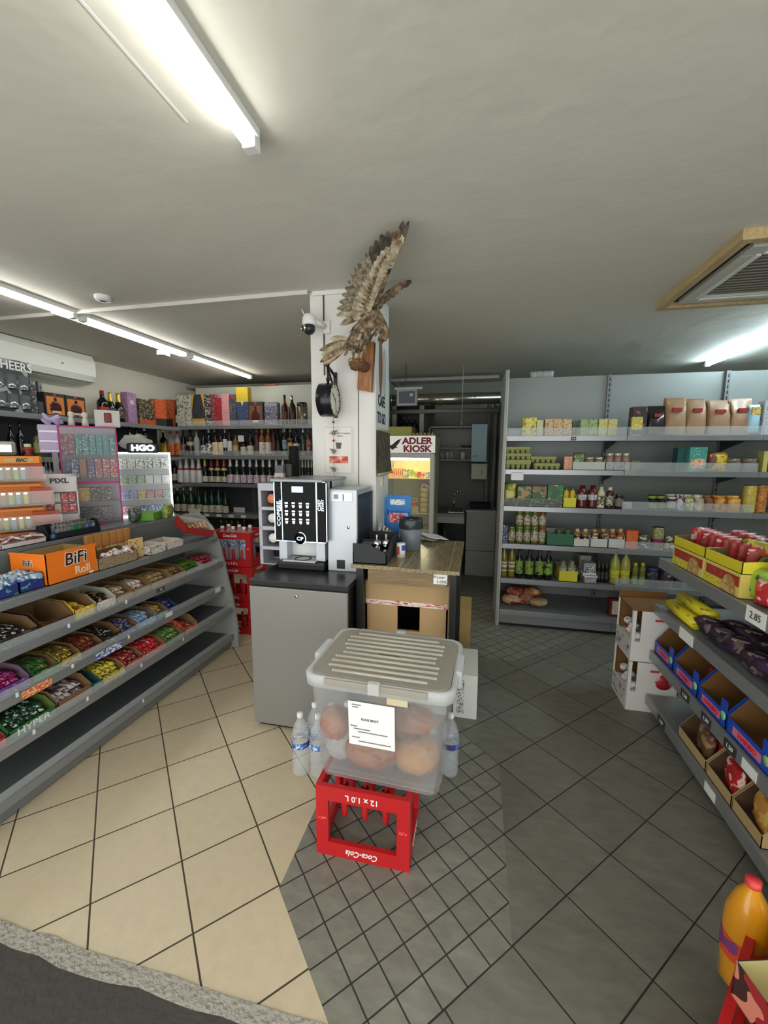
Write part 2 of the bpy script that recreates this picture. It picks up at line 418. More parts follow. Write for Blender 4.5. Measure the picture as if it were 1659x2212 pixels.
poly([(hx0, 3.26), (.39, 3.26), (1.14, 4.01), (1.14, 4.6), (.2, 4.6), (.2, YB), (hx0, YB)], 2)
fl = struct(b, 'floor', [FL_BEIGE, FL_DARK, FL_SMALL])
for f in fl.data.polygons: pass
# entrance slab outside the threshold
b = B(); b.box(XL, XR, -1.2, YF-.02, -.05, -.004)
tag(b.done('entrance_slab', mat((66, 62, 60), .85, bump=(40, .5, .01))), kind='structure')
b = B(); n = 90; top = []
pts0 = [(XL+(XR-XL)*i/n) for i in range(n+1)]
for i in range(n):
    for j in range(1): pass
ed0 = [YF-.035+random.uniform(-.012, .012) for _ in pts0]; ed1 = [YF+.018+random.uniform(-.008, .008) for _ in pts0]
for i in range(n):
    b.quad([(pts0[i], ed0[i], -.003), (pts0[i+1], ed0[i+1], -.003), (pts0[i+1], ed1[i+1], .003), (pts0[i], ed1[i], .003)])
struct(b, 'trim_1', mat((150, 147, 138), .9, bump=(60, .8, .02)))
# ceiling
CM = mat((208, 206, 194), .75, name='ceiling_paint', bump=(5, .35, .02))
b = B(); b.box(XL-.1, XR+.1, -1.2, YB+.1, CEIL, CEIL+.1); struct(b, 'ceiling', CM)
CREAM = mat((214, 210, 196), .7, name='cream_wall_paint', bump=(60, .15, .004))
NOOKW = mat((140, 142, 136), .75)
b = B(); b.box(XL-.1, XL, -1.2, YB, 0, CEIL); struct(b, 'wall_left', CREAM)
b = B(); b.box(XR, XR+.1, -1.2, YB, 0, CEIL); struct(b, 'wall_right', CREAM)
b = B(); b.box(XL, XR, YB, YB+.1, 0, CEIL); struct(b, 'wall_back', NOOKW)
b = B(); b.box(XL, -2.6, .55, .65, 0, CEIL); b.box(2.0, XR, .55, .65, 0, CEIL); b.box(-2.6, 2.0, -1.1, -1.0, 2.4, CEIL)
struct(b, 'wall_front', CREAM)
b = B(); b.box(-1.28, -1.2, 5.5, YB, 0, CEIL); struct(b, 'wall_nook', NOOKW)
b = B(); b.box(.28, .34, 4.62, YB, 0, 2.34); struct(b, 'wall_partition', NOOKW)
# column
COLW = mat((222, 220, 218), .6, name='column_paint', bump=(14, .12, .006))
b = B(); b.box(-1.132, -.672, 2.75, 3.14, 0, CEIL, bev=.003)
colm = struct(b, 'wall_column', COLW)
b = B(); b.box(-1.11, -.84, 2.735, 2.752, 2.672, 2.70, bev=.003); struct(b, 'trim_2', WHITE)
# joints and cable on the column
GREYL = mat((70, 68, 66), .6)
b = B()
xg = x_at(775, 2.75, 1.6); b.box(xg-.0025, xg+.0025, 2.747, 2.752, 1.3, 2.12)
xg2 = x_at(700, 2.75, 2.5); b.box(xg2-.004, xg2+.004, 2.742, 2.752, 2.16, 2.69)
struct(b, 'trim_3', GREYL)
# shallow conduit across the ceiling and its rib
b = B(); b.box(XL, -1.13, 2.70, 2.73, 2.672, 2.70, bev=.004); struct(b, 'trim_4', mat((206, 203, 196), .5))
b = B(); b.box(-1.14, -1.12, 2.3, 2.36, 2.69, 2.70); b.b.free()
b = B(); b.box(XL, .24, YB-.75, YB-.72, 2.62, 2.66); struct(b, 'trim_5', mat((150, 148, 142), .5))
b = B(); s0, s1 = onz(200, 30, CEIL), onz(415, 262, CEIL); b.box(s0.x-.004, s0.x+.004, -1.0, s1.y, CEIL-.0015, CEIL); struct(b, 'trim_6', mat((222, 222, 214), .4))
# ================================================================ CEILING LIGHTS
def tube(y0, y1, x, color, power, label, group, r=.015, name='ceiling_tube_light'):
    root = empty(name, (x, (y0+y1)/2, CEIL), 0, label, 'ceiling light', group)
    h = (y1-y0)/2
    B().box(-.018+.02, .018+.02, -h, h, -.028, 0, bev=.003).done('batten', WHITE, root)
    em = mat(color, .5, emit=power, name='tube_glow')
    B().cyl((0, -h+.035, -.045), (0, h-.035, -.045), r, seg=14).done('tube', em, root)
    for s_ in (-1, 1):
        B().box(-.02, .028, s_*h-.02, s_*h+.02, -.062, 0, bev=.004).done('end_cap', WHITE, root)
    return root
tube(.21, 1.41, -.785, (255, 253, 246), TUBE_POWER, 'ceiling tube light nearest the entrance, over the beige tiles', None, r=.018)
tube(-1.0, .19, -.785, (255, 253, 246), TUBE_POWER, 'added ceiling tube light above the doorway, out of view', None, r=.018)  # unseen extra tube, added to light the entrance
tube(1.49, 2.70, -3.03, (255, 254, 248), TUBE_POWER_LEFT, 'nearest tube of the row along the left wall', 'tube lights in the left row')
tube(2.78, 3.95, -3.03, (255, 254, 248), TUBE_POWER_LEFT, 'middle tube of the row along the left wall', 'tube lights in the left row')
tube(4.03, 5.22, -3.03, (255, 254, 248), TUBE_POWER_LEFT, 'farthest tube of the row along the left wall', 'tube lights in the left row')
tube(4.32, 5.54, 2.50, (216, 240, 250), TUBE_POWER_RIGHT, 'cool white tube light above the pantry shelving at right', 'cool white tubes of the right row')
tube(3.05, 4.25, 2.50, (216, 240, 250), TUBE_POWER_RIGHT, 'cool white tube just beyond the right frame edge', 'cool white tubes of the right row')
tube(1.78, 2.98, 2.50, (230, 240, 245), TUBE_POWER_RIGHT*.4, 'nearest cool white tube of the right row, out of the frame', 'cool white tubes of the right row')
# second, unlit thin batten next to the left row, its sensor box
o = B().box(-3.135, -3.115, 2.62, 4.0, 2.655, 2.685, bev=.003).box(-3.17, -3.09, 3.70, 3.80, 2.61, 2.655, bev=.006).done('cable_duct', WHITE)
tag(o, 'thin white cable duct beside the left row of tubes, box at its end', 'cable duct')
# smoke detector
r_ = empty('smoke_detector', onz(222, 640, CEIL), 0, 'round white smoke detector on the ceiling', 'smoke detector')
B().lathe([(0, -.034), (.028, -.034), (.045, -.028), (.052, -.012), (.052, 0)], 24).done('housing', WHITE, r_)
B().lathe([(0, -.037), (.018, -.037), (.02, -.034)], 18).done('sensor_cap', mat((60, 60, 62), .4), r_)
# ================================================================ CEILING CASSETTE (right) and split AC (left)
r_ = empty('ceiling_air_conditioner', (1.70, 2.95, CEIL), 0, 'square ceiling cassette air conditioner in a wooden frame, upper right', 'air conditioner')
WF = wood((196, 172, 128), (176, 150, 106), 5, .5)
a = .50; b = B()
for (x0, x1, y0, y1) in ((-a, a, -a, -a+.045), (-a, a, a-.045, a), (-a, -a+.045, -a+.045, a-.045), (a-.045, a, -a+.045, a-.045)): b.box(x0, x1, y0, y1, -.05, 0)
b.done('wooden_frame', WF, r_)
B().box(-a+.04, a-.04, -a+.04, a-.04, -.012, 0).done('recess_shade_panel', mat((28, 32, 40), .7), r_)  # flat sheet, shade of the gap around the cassette put into its colour
q = .40; PW = mat((196, 196, 184), .45); b = B()
for (x0, x1, y0, y1) in ((-q, q, -q, -q+.10), (-q, q, q-.10, q), (-q, -q+.10, -q+.10, q-.10), (q-.10, q, -q+.10, q-.10)): b.box(x0, x1, y0, y1, -.045, -.012, bev=.006)
b.done('panel', PW, r_)
b = B()
for s_ in (-1, 1): b.box(-q+.09, q-.09, s_*(q-.075)-.012, s_*(q-.075)+.012, -.052, -.04, bev=.004); b.box(s_*(q-.075)-.012, s_*(q-.075)+.012, -q+.09, q-.09, -.052, -.04, bev=.004)
b.done('louvre', mat((215, 220, 214), .25), r_)
b = B(); b.box(-.30, .30, -.30, .30, -.03, -.015, 0)
for i in range(14): b.box(-.30, .30, -.29+i*.043, -.282+i*.043, -.036, -.03, 1)
b.done('intake_grille', [mat((92, 88, 80), .6), mat((128, 124, 114), .5)], r_)
r_ = empty('wall_air_conditioner', (XL, 3.35, 2.42), 0, 'long white split air conditioner high on the left wall', 'air conditioner')
prof = [(0, 0, .28), (.20, 0, .27), (.235, 0, .20), (.235, 0, .05), (.17, 0, -.03), (0, 0, -.04)]
b = B(); b.prism([(x, -.58, z) for x, _, z in prof], (0, 1.16, 0)); b.done('housing', mat((226, 228, 222), .35), r_)
B().box(.12, .24, -.55, .55, -.02, .004, bev=.004, M=Matrix.Translation((.02, 0, .0))).done('air_flap', mat((196, 198, 192), .4), r_)
B().cyl((.234, .20, .12), (.238, .20, .12), .012).done('badge', mat((170, 172, 168), .3), r_)
# ================================================================ shelf units
LFZ = [.955, .742, .52, .347, .112]
def facing(rz): return rz
def shelf_board(root, x0, x1, yf, yb, z, rail=.036, th=.03, lip=0, name='shelf', tags=(), fence=0, facing='-y'):
    """one shelf board with its price rail (front at yf)"""
    s_ = B().box(x0+.002, x1-.002, yf+.004, yb, z-th, z, bev=.002).done(name, STEEL, root)
    B().box(x0+.002, x1-.002, yf-.010, yf+.004, z-rail-.004, z+.003, bev=.0015).done('price_rail', RAIL, s_)
    if fence: B().box(x0+.004, x1-.004, yf+.004, yf+.0065, z, z+fence).done('clear_fence', ACRYL, s_)
    for (tx, tw, th_) in tags:
        B().box(tx-tw/2, tx+tw/2, yf-.012, yf-.0095, z-rail, z-rail+th_).done('price_tag', WHITE, s_)
    return s_
def uprights(root, xs, y, z0, z1):
    for x in xs:
        b = B(); b.box(x-.018, x+.018, y-.035, y, z0, z1, 0)
        k = z0+.03
        while k < z1-.03:
            b.box(x-.005, x+.005, y-.0362, y-.034, k, k+.03, 1); k += .05
        b.done('upright', [STEEL, BLACK], root)
# --- pantry shelving, right background
PZ = [1.800, 1.500, 1.160, .805, .468, .165]
PY, PYB = 3.97, 4.55
BACKP = mat((140, 146, 145), .38, .15)
for bi, (x0, x1, nm) in enumerate([(.255, 1.25, 'grey pantry shelving bay nearest the kitchen nook, with a tall side panel'), (1.25, 2.245, 'middle bay of the grey pantry shelving, behind the noodle boxes'), (2.245, 3.24, 'bay of the grey pantry shelving at the right edge of the photo')]):
    r_ = empty('pantry_shelving', (0, 0, 0), 0, nm, 'shelving', 'pantry shelving bays')
    B().box(x0, x1, PYB, PYB+.02, .03, 2.41).done('back_panel', BACKP, r_)
    uprights(r_, [x1-.019] if bi < 2 else [], PYB, .17, 2.41)
    for k, z in enumerate(PZ[:-1]):
        s_ = shelf_board(r_, x0, x1, PY, PYB, z, rail=.038)
        b = B(); b.prism([(x1-.03, PYB-.03, z-.03), (x1-.03, PYB-.03, z-.13), (x1-.03, PY+.12, z-.03)], (.004, 0, 0)); b.done('bracket', DARKSTEEL, s_)
        if bi == 1 or k == 0: B().box(x0+.004, x1-.004, PY+.002, PY+.0045, z, z+.075).done('clear_fence', ACRYL, s_)
    s_ = shelf_board(r_, x0, x1, PY-.02, PYB, PZ[-1], rail=.04)
    B().box(x0+.002, x1-.002, PY, PY+.02, .03, .125).done('plinth', STEEL, r_)
    B().box(x0+.002, x1-.002, PY+.02, PY+.05, 0, .03).done('kick_strip', BLACK, r_)
    if bi == 0:
        b = B(); b.prism([(.225, PY-.01, 0), (.225, PYB+.03, 0), (.225, PYB+.03, 2.40), (.225, PY+.14, 2.40), (.225, PY-.0, 2.385)], (.027, 0, 0)); b.done('side_panel', mat((158, 160, 158), .45, .1), r_)
        B().box(.247, .254, PY-.012, PY-.002, 0, 2.385).done('panel_edge', mat((196, 198, 194), .4), r_)
        tz = PZ[0]-.038
        p = x_at(1238, PY, tz); B().box(p-.022, p+.022, PY-.013, PY-.011, tz, tz+.032).done('price_tag', mat((60, 60, 60), .5), r_)
        text('2.85', .018, WHITE, r_, (p, PY-.0135, tz+.016))
        p = x_at(1117, PY, 1.44); B().box(p-.055, p+.055, PY-.014, PY-.0115, 1.405, 1.475, bev=.01).done('paper_sign', WHITE, r_)
# --- liquor shelving along the back wall
QZ = [2.005, 1.607, 1.232, .81, .43, .16]
QY, QYB = 5.0, 5.42
bx = x_at(516, QY, 2.0); CREAMP = mat((196, 198, 184), .5)
for bi, (x0, x1, nm) in enumerate([(-4.02, bx, 'liquor shelving bay by the left corner, rear wall'), (bx, bx+1.33, 'liquor shelving bay behind the coffee machine, rear wall'), (bx+1.33, -1.15, 'liquor shelving bay mostly hidden behind the white column')]):
    r_ = empty('liquor_shelving', (0, 0, 0), 0, nm, 'shelving', 'liquor shelving bays at the rear')
    B().box(x0, x1, QYB, QYB+.02, 2.0, 2.575).done('header_panel', CREAMP, r_)
    B().box(x0, x1, QYB, QYB+.02, .03, 2.0).done('back_panel', mat((88, 90, 94), .5, .1), r_)
    uprights(r_, [x1-.05], QYB, .17, 2.0)
    for k, z in enumerate(QZ): s_ = shelf_board(r_, x0, x1, QY, QYB, z, rail=.04, fence=.07 if k in (0, 1) else 0)
    B().box(x0, x1, QY+.01, QY+.03, 0, .13).done('plinth', STEEL, r_)
r0 = r_
# --- liquor shelving along the left wall
for bi, (y0, y1, nm) in enumerate([(1.2, 3.12, 'liquor shelving bay on the left wall under the long air conditioner'), (3.12, 5.0, 'liquor shelving bay on the left wall nearest the corner')]):
    r_ = empty('wall_shelving', (-4.0, 0, 0), PI/2, nm, 'shelving', 'liquor shelving bays on the left wall')
    B().box(y0, y1, .36, .38, 0, 2.0).done('back_panel', mat((60, 62, 66), .5, .1), r_)
    for k, z in enumerate(QZ[:5]): shelf_board(r_, y0, y1, 0, .36, z-.02, rail=.04, fence=0)
    if bi == 1: uprights(r_, [3.38], .30, 1.98, 2.33); uprights(r_, [3.30], .30, 1.98, 2.33)
# --- left gondola with curved end
GX = [-2.078, -2.038, -2.04, -1.965, -1.972]
GZ = [.955, .742, .520, .347, .112]
YE = 2.97; GY0 = .98
r_ = empty('snack_gondola', (0, 0, 0), 0, 'long grey snack gondola with a curved end panel, left side', 'shelving')
ends = [(-2.40, 1.125), (-2.25, 1.139), (-2.187, 1.103), (-2.117, 1.02), (-2.057, .866), (-2.015, .67), (-1.962, .433), (-1.93, .191), (-1.925, 0), (-2.40, 0)]
b = B(); b.prism([(x, YE, z) for x, z in ends], (0, .022, 0)); b.done('end_panel', mat((150, 153, 150), .45, .1), r_)
B().box(-2.42, -2.40, GY0, YE, 0, 1.12).done('back_panel', mat((118, 120, 122), .5, .15), r_)
B().box(-2.60, -2.395, GY0, YE+.02, 1.095, 1.12, bev=.003).done('top_ledge', STEEL, r_)
for k, (x, z) in enumerate(zip(GX, GZ)):
    s_ = B().box(-2.40, x-.004, GY0, YE-.002, z-.028, z, bev=.002).done('shelf', mat((104, 108, 112), .4, .3) if k else STEEL, r_)
    B().box(x-.006, x+.010, GY0, YE-.004, z-.040, z+.002, bev=.002).done('price_rail', RAIL, s_)
    if k: B().box(x-.002, x+.0005, GY0, YE-.01, z, z+.042).done('clear_fence', ACRYL, s_)
    for yy in (1.98, 1.62, 1.35, 2.35)[:1 + (k % 4)]:
        if k: B().box(x+.010, x+.0115, yy, yy+.012, z-.01, z+.012).done('price_tag', WHITE, s_)
t0 = y_at(253, GX[2]+.01, GZ[2]-.03)
B().box(-2.40, -1.99, GY0, YE, .012, .075).done('plinth', mat((122, 126, 128), .4, .3), r_)
B().box(-2.40, -2.01, GY0, YE, 0, .012).done('kick_strip', BLACK, r_)
def rail_tag(x, z, px0, px1, h, col=WHITE, txt=None, sgn=1, parent=None, label=None):
    y0, y1 = sorted((y_at(px0, x, z), y_at(px1, x, z)))
    o = B().box(min(x, x+.0015*sgn), max(x, x+.0015*sgn), y0, y1, z-h/2, z+h/2).done('price_tag', col, parent)
    if txt: text(txt[0], h*.62, txt[1], parent, (x+.003*sgn, (y0+y1)/2, z), (PI/2, 0, PI/2*sgn))
    return o
rail_tag(GX[2]+.012, GZ[2]-.018, 208, 262, .04, prn((222, 226, 230), (60, 90, 160), amt=.5), parent=r_)
rail_tag(GX[2]+.012, GZ[2]-.018, 48, 112, .04, prn((205, 100, 52), (235, 190, 150), amt=.4), parent=r_)
rail_tag(GX[1]+.012, GZ[1]-.012, 338, 356, .026, mat((70, 72, 74), .5), (".99", WHITE), parent=r_)
rail_tag(GX[2]+.012, GZ[2]+.01, 465, 476, .04, WHITE, parent=r_)
rail_tag(GX[2]+.012, GZ[2]+.015, 358, 372, .03, WHITE, parent=r_)
# counter behind the gondola that carries the displays
o = B().box(-3.30, -2.62, GY0, 3.0, 1.06, 1.10, bev=.004).box(-3.28, -2.64, GY0, 2.98, 0, 1.06).done('sales_counter', mat((150, 150, 150), .5))
tag(o, 'grey sales counter behind the snack gondola, under the display stands', 'counter')
# --- right gondola
HX = 1.105; HZ = [1.017, .726, .424, .13]; HY1, HY0 = 2.74, 1.28
r_ = empty('noodle_gondola', (0, 0, 0), 0, 'grey gondola with noodles, biscuits and gummies, right side', 'shelving'); RG = r_
B().box(1.60, 1.62, HY0, HY1, 0, 1.15).done('back_panel', mat((118, 120, 122), .5, .15), r_)
for k, z in enumerate(HZ):
    s_ = B().box(HX+.004, 1.60, HY0, HY1, z-.028, z, bev=.002).done('shelf', STEEL, r_)
    B().box(HX-.012, HX+.006, HY0, HY1, z-.058, z+.003, bev=.003).done('price_rail', RAIL, s_)
B().box(1.135, 1.60, HY0, HY1-.01, .014, .09).done('plinth', mat((122, 126, 128), .4, .3), r_)
B().box(1.15, 1.60, HY0, HY1-.02, 0, .014).done('kick_strip', BLACK, r_)
DK = mat((52, 54, 56), .5)
rail_tag(HX-.013, HZ[0]-.02, 1612, 1655, .065, WHITE, ('2.85', GREYL), -1, r_)
rail_tag(HX-.013, HZ[1]-.03, 1468, 1497, .06, WHITE, None, -1, r_)
rail_tag(HX-.013, HZ[2]-.028, 1471, 1489, .045, DK, ('1.50', WHITE), -1, r_)
rail_tag(HX-.013, HZ[2]-.028, 1515, 1536, .045, DK, ('1.99', WHITE), -1, r_)
rail_tag(HX-.013, HZ[2]-.028, 1564, 1590, .045, DK, ('1.50', WHITE), -1, r_)
rail_tag(HX-.013, HZ[2]-.028, 1603, 1635, .045, WHITE, None, -1, r_)
rail_tag(HX-.013, HZ[3]-.028, 1421, 1436, .045, DK, ('1.50', WHITE), -1, r_)
rail_tag(HX-.013, HZ[3]-.028, 1522, 1545, .045, WHITE, None, -1, r_)
# ================================================================ CENTRE: red crate, plastic tub, coffee corner, table
RED = mat((178, 26, 31), .38, name='red_plastic', coat=.1)
REDT = prn((200, 30, 34), (224, 150, 148), amt=.34, sx=80, sz=200)
def crate(root_name, loc, rz, label, group=None, upside=False, text_on=True, w=.385, d=.29, h=.31, mats=None):
    r_ = empty(root_name, loc, rz, label, 'crate', group); R_ = mats or RED
    b = B(); t = .02; x, y = w/2, d/2
    # corner posts
    for sx_ in (-1, 1):
        for sy_ in (-1, 1):
            b.box(sx_*x, sx_*(x-.052), sy_*y, sy_*(y-t), .062, h-.062)
            b.box(sx_*x, sx_*(x-t), sy_*(y-t), sy_*(y-.05), .062, h-.062)
    for sy_ in (-1, 1):
        b.box(-x, x, sy_*y, sy_*(y-t), 0, .062); b.box(-x, x, sy_*y, sy_*(y-t), h-.062, h)
    for sx_ in (-1, 1):
        b.box(sx_*x, sx_*(x-t), -y+t, y-t, 0, .062); b.box(sx_*x, sx_*(x-t), -y+t, y-t, h-.062, h)
    bmesh.ops.remove_doubles(b.b, verts=b.b.verts, dist=.0004)
    fr_o = b.done('frame', R_, r_)
    # bottom grid (top side when the crate stands upside down) with socket holes and dividing pegs
    zg = h-.014 if upside else .01; b = B()
    for i in range(5): xx = -x+t+(w-2*t)*i/4; b.box(xx-.004, xx+.004, -y+t, y-t, zg-.01, zg+.004)
    for j in range(4): yy = -y+t+(d-2*t)*j/3; b.box(-x+t, x-t, yy-.004, yy+.004, zg-.01, zg+.004)
    for i in range(1, 4):
        for j in range(0, 4):
            xx = -x+t+(w-2*t)*i/4; yy = -y+t*1.1+(d-2*t)*j/3
            b.lathe([(.017, zg-.012), (.017, zg+.004), (.011, zg+.004), (.011, zg-.02)], 12, cx=xx, cy=yy)
    pg = b.done('bottom_grid', R_, r_) if upside else None
    for i in range(1, 4):
        for j in range(1, 3):
            xx = -x+t+(w-2*t)*i/4; yy = -y+.05+(d-2*t)*(j-1)/2.2
            if upside: B().lathe([(.016, h-.02), (.015, h-.12), (.013, h-.155), (.004, h-.168), (0, h-.168)], 12, cx=xx, cy=yy).done('divider_peg', R_, r_)
            else: b.lathe([(.016, .012), (.014, .1), (.012, .14), (.004, .15), (0, .15)], 12, cx=xx, cy=yy)
    if not upside: b.done('bottom_grid', R_, r_)
    if text_on:
        rot = (PI/2, PI, 0) if upside else (PI/2, 0, 0); zt = h-.034 if upside else .03; zc = .03 if upside else h-.03
        text('12 x 1.0 L', .034, WHITE, r_, (0.0, -y-.001, zt), rot, bold=.0006)
        text('Coca-Cola', .036, WHITE, r_, (0, -y-.001, zc), rot, shear=.3, sx=.85, bold=.0006)
        for sx_ in (-1, 1): B().box(sx_*(x-.026)-.016, sx_*(x-.026)+.016, -y-.0012, -y+.001, h*.52, h*.56).done('stamp', REDT, r_)
        text('Coca-Cola', .034, WHITE, r_, (x+.001, 0, zc), (PI/2, PI if upside else 0, -PI/2 if upside else PI/2), shear=.3, sx=.8)
    return r_
crate('bottle_crate', (-.397, 1.545, 0), 0, 'red plastic bottle crate standing upside down under the clear tub', upside=True)
# translucent tub
TUBM = clear((226, 230, 234), .69, .22, 'milky_plastic', True)
TRIM_ = clear((236, 238, 240), .25, .35, 'milky_plastic_thick', True)
tr = empty('storage_tub', (-.338, 1.63, .313), math.radians(-2.0), 'large milky plastic storage tub with ribbed taupe lid, on the red crate', 'storage tub')
def rr(hw, hd, r, z, n=5):
    o_ = []
    for cx, cy, a in ((hw-r, hd-r, 0), (-hw+r, hd-r, PI/2), (-hw+r, -hd+r, PI), (hw-r, -hd+r, 1.5*PI)):
        for i in range(n+1): t = a+PI/2*i/n; o_.append((cx+r*math.cos(t), cy+r*math.sin(t), z))
    return o_
def loft(b, loops, m=0, cap0=False, cap1=False, smooth=True):
    R_ = [[b.b.verts.new(p) for p in lp] for lp in loops]
    for A, C in zip(R_, R_[1:]):
        for i in range(len(A)):
            f = b.b.faces.new([A[i], A[(i+1) % len(A)], C[(i+1) % len(A)], C[i]]); f.smooth = smooth; f.material_index = m
    if cap0: b.b.faces.new(R_[0][::-1]).material_index = m
    if cap1: b.b.faces.new(R_[-1]).material_index = m
    return b
HT = .455
b = loft(B(), [rr(.225, .175, .03, .0), rr(.242, .186, .04, .006), rr(.246, .190, .04, .05), rr(.252, .196, .04, .052), rr(.277, .215, .045, HT-.03), rr(.279, .217, .045, HT-.004)], cap0=True)
b.done('body', TUBM, tr)
B().box(-.222, .222, -.168, .168, .004, .007).done('base', clear((206, 208, 210), .25, .4, 'milky_base', True), tr)
b = loft(B(), [rr(.278, .216, .05, HT-.045), rr(.297, .232, .06, HT-.042), rr(.299, .234, .06, HT-.004), rr(.292, .228, .055, HT+.006), rr(.28, .216, .05, HT+.002), rr(.278, .214, .05, HT-.02)])
b.done('rim', TRIM_, tr)
LIDM = mat((186, 180, 168), .42, name='taupe_plastic')
LIDC = clear((196, 190, 178), .18, .3, 'taupe_translucent', True)
b = loft(B(), [rr(.276, .212, .05, HT-.002), rr(.276, .212, .05, HT+.006)], cap0=True, cap1=True, smooth=False)
for s_ in (-1, 1): b.box(-.20, .20, s_*.236-.006, s_*.236+.006, HT-.022, HT+.004, bev=.003)
ld = b.done('lid', LIDC, tr)
b = B()
for i in range(10):
    y = -.175+.35*i/9; l = .215-(.03 if i in (0, 9) else 0)-(.02 if i in (4, 5) else 0)
    b.cyl((-l, y, HT+.004), (l, y, HT+.004), .0085, seg=8); b.sphere((-l, y, HT+.004), .0085, seg=8); b.sphere((l, y, HT+.004), .0085, seg=8)
b.done('ribs', LIDM, ld)
B().box(-.045, .045, -.003, .003, HT+.006, HT+.0075).done('slot', mat((100, 95, 90), .5), ld)
B().box(-.022, .022, -.252, -.228, HT-.03, HT+.016, bev=.004).done('latch', TRIM_, tr)
B().box(-.022, .022, .228, .252, HT-.03, HT+.012, bev=.004).done('latch', TRIM_, tr)
for s_ in (-1, 1):
    B().box(s_*.30-.012, s_*.30+.012, -.075, .075, HT-.055, HT+.014, bev=.006).done('handle', TRIM_, tr)
B().box(.045, .125, -.2205, -.2185, HT-.075, HT-.035, M=Matrix.Translation((0, .0, 0))).done('tape_strip', mat((196, 186, 150), .6), tr)
b = B(); b.quad([(-.095, -.213, .355), (.09, -.213, .355), (.09, -.2005, .165), (-.095, -.2005, .165)]); b.b.verts.ensure_lookup_table()
bmesh.ops.translate(b.b, vec=(-.014, -.009, .018), verts=b.b.verts); pp = b.done('paper_sheet', mat((232, 233, 234), .6), tr)
for k, (s_, z, x, sz) in enumerate([('XXXXXXXXX', .342, -.075, .010), ('XXXXXX', .332, -.08, .010), ('RUHE BROT', .282, -.02, .013), ('Zutaten', .250, -.085, .009), ('aaaaaaaa a aaaaaa', .238, -.055, .009), ('aaa aaaaa aaa aaaaaaaaaaaaaaaa', .226, -.012, .009), ('aaaaaaaa', .200, -.08, .009), ('aaa aaa aaaaaa aaa aaaaaa aaaaaaa', .184, -.005, .009)]):
    z += .018
    if s_[0] in 'aX': B().box(x-.004*len(s_)/2+.0, x+.004*len(s_)/2, -.2235+.066*(.373-z)-.0008, -.2235+.066*(.373-z), z-.0018, z+.0018).done('print_line', mat((120, 120, 124), .6), pp)
    else: text(s_, sz, mat((70, 70, 74), .6), pp, (x-.014+.012, -.2242+.066*(.373-z), z), (PI/2-.06, 0, 0))
# bread inside
def blob(name, loc, r, sc_, m, label, cat, rz=0, jit=.004, group=None, plastic=None):
    b = B().sphere((0, 0, 0), r, seg=22, sc_=sc_)
    for v in b.b.verts: v.co += Vector((random.uniform(-jit, jit), random.uniform(-jit, jit), random.uniform(-jit, jit)))
    o = b.done(name, m, None, loc, rz=rz, smooth=True); tag(o, label, cat, group)
    if plastic:
        b = B().sphere((0, 0, 0), r*1.06, seg=18, sc_=sc_)
        for v in b.b.verts: v.co += Vector((random.uniform(-jit, jit)*2.2, random.uniform(-jit, jit)*2.2, random.uniform(-jit, jit)*2.2))
        b.done('plastic_wrap', plastic, o)
    return o
BREAD = mat((150, 88, 42), .7, bump=(30, .4, .01)); BREADL = mat((186, 132, 68), .7, bump=(40, .5, .01)); BUN = mat((158, 88, 44), .65, bump=(60, .3, .006))
WRAP = clear((236, 236, 238), .88, .12, 'plastic_film')
blob('round_bread', (-.545, 1.525, .505), .066, (1, .95, 1.05), BUN, 'round brown bread bun at the left side inside the milky tub', 'bread', plastic=WRAP)
blob('bread_loaf', (-.385, 1.55, .398), .115, (1.05, .72, .66), BREAD, 'wrapped brown bread loaf at the middle bottom of the milky tub', 'bread', rz=.2, jit=.006, plastic=WRAP)
blob('bread_loaf', (-.20, 1.56, .395), .105, (.88, .85, .66), BREADL, 'pale wrapped bread at the right bottom of the milky tub', 'bread', jit=.006, plastic=WRAP)
blob('bread_loaf', (-.235, 1.60, .515), .085, (1.25, .8, .62), BREAD, 'brown wrapped loaf lying on the pale bread inside the tub', 'bread', jit=.005, plastic=WRAP)
PLW = clear((240, 240, 242), .35, .25, 'white_film', True)
blob('plastic_bag', (-.535, 1.55, .39), .066, (.95, .7, 1.0), PLW, 'crumpled clear plastic bag under the round bun in the tub', 'plastic bag', jit=.009)
# water bottles behind the tub
WATER = clear((226, 234, 238), .74, .06, 'water_bottle_plastic')
wl = prn((60, 120, 196), (225, 235, 245), (70, 60, 120), amt=.4)
def water_bottle():
    h = .33; R_ = .044; pr = [(0, .004), (.030, 0), (R_*.96, .01)]
    for k in range(9): z = .025+k*.014; pr += [(R_, z), (R_*.93, z+.007)]
    pr += [(R_, .155), (R_, .205), (R_*.98, .225), (R_*.75, .265), (R_*.4, .295), (.014, .305), (.014, .318)]
    o = B().lathe(pr, 18).done('water_bottle', WATER)
    B().lathe([(R_*1.02, .158), (R_*1.02, .190)], 18).done('label', wl, o)
    B().lathe([(.0155, .312), (.0155, .332), (0, .333)], 14).done('cap', WHITE, o)
    return o
wb = water_bottle(); wpos = []
for i, (x, y, lb) in enumerate([(-.83, 1.79, 'leftmost front clear water bottle with a blue label, beside the tub'), (-.738, 1.80, 'front clear water bottle right of the leftmost one, partly behind the tub'), (-.79, 1.885, 'rear clear water bottle behind the leftmost front one'), (-.70, 1.895, 'rear clear water bottle close behind the tub, left end')]):
    clone(wb, (x, y, 0), 0, lb, 'water bottle', 'water bottles on the floor behind the tub')
for i in range(6):
    clone(wb, (-.625+i*.088, 1.93, 0), 0, 'clear water bottle seen blurred through the milky tub, %s of six' % ordinal(i, 6), 'water bottle', 'water bottles on the floor behind the tub')
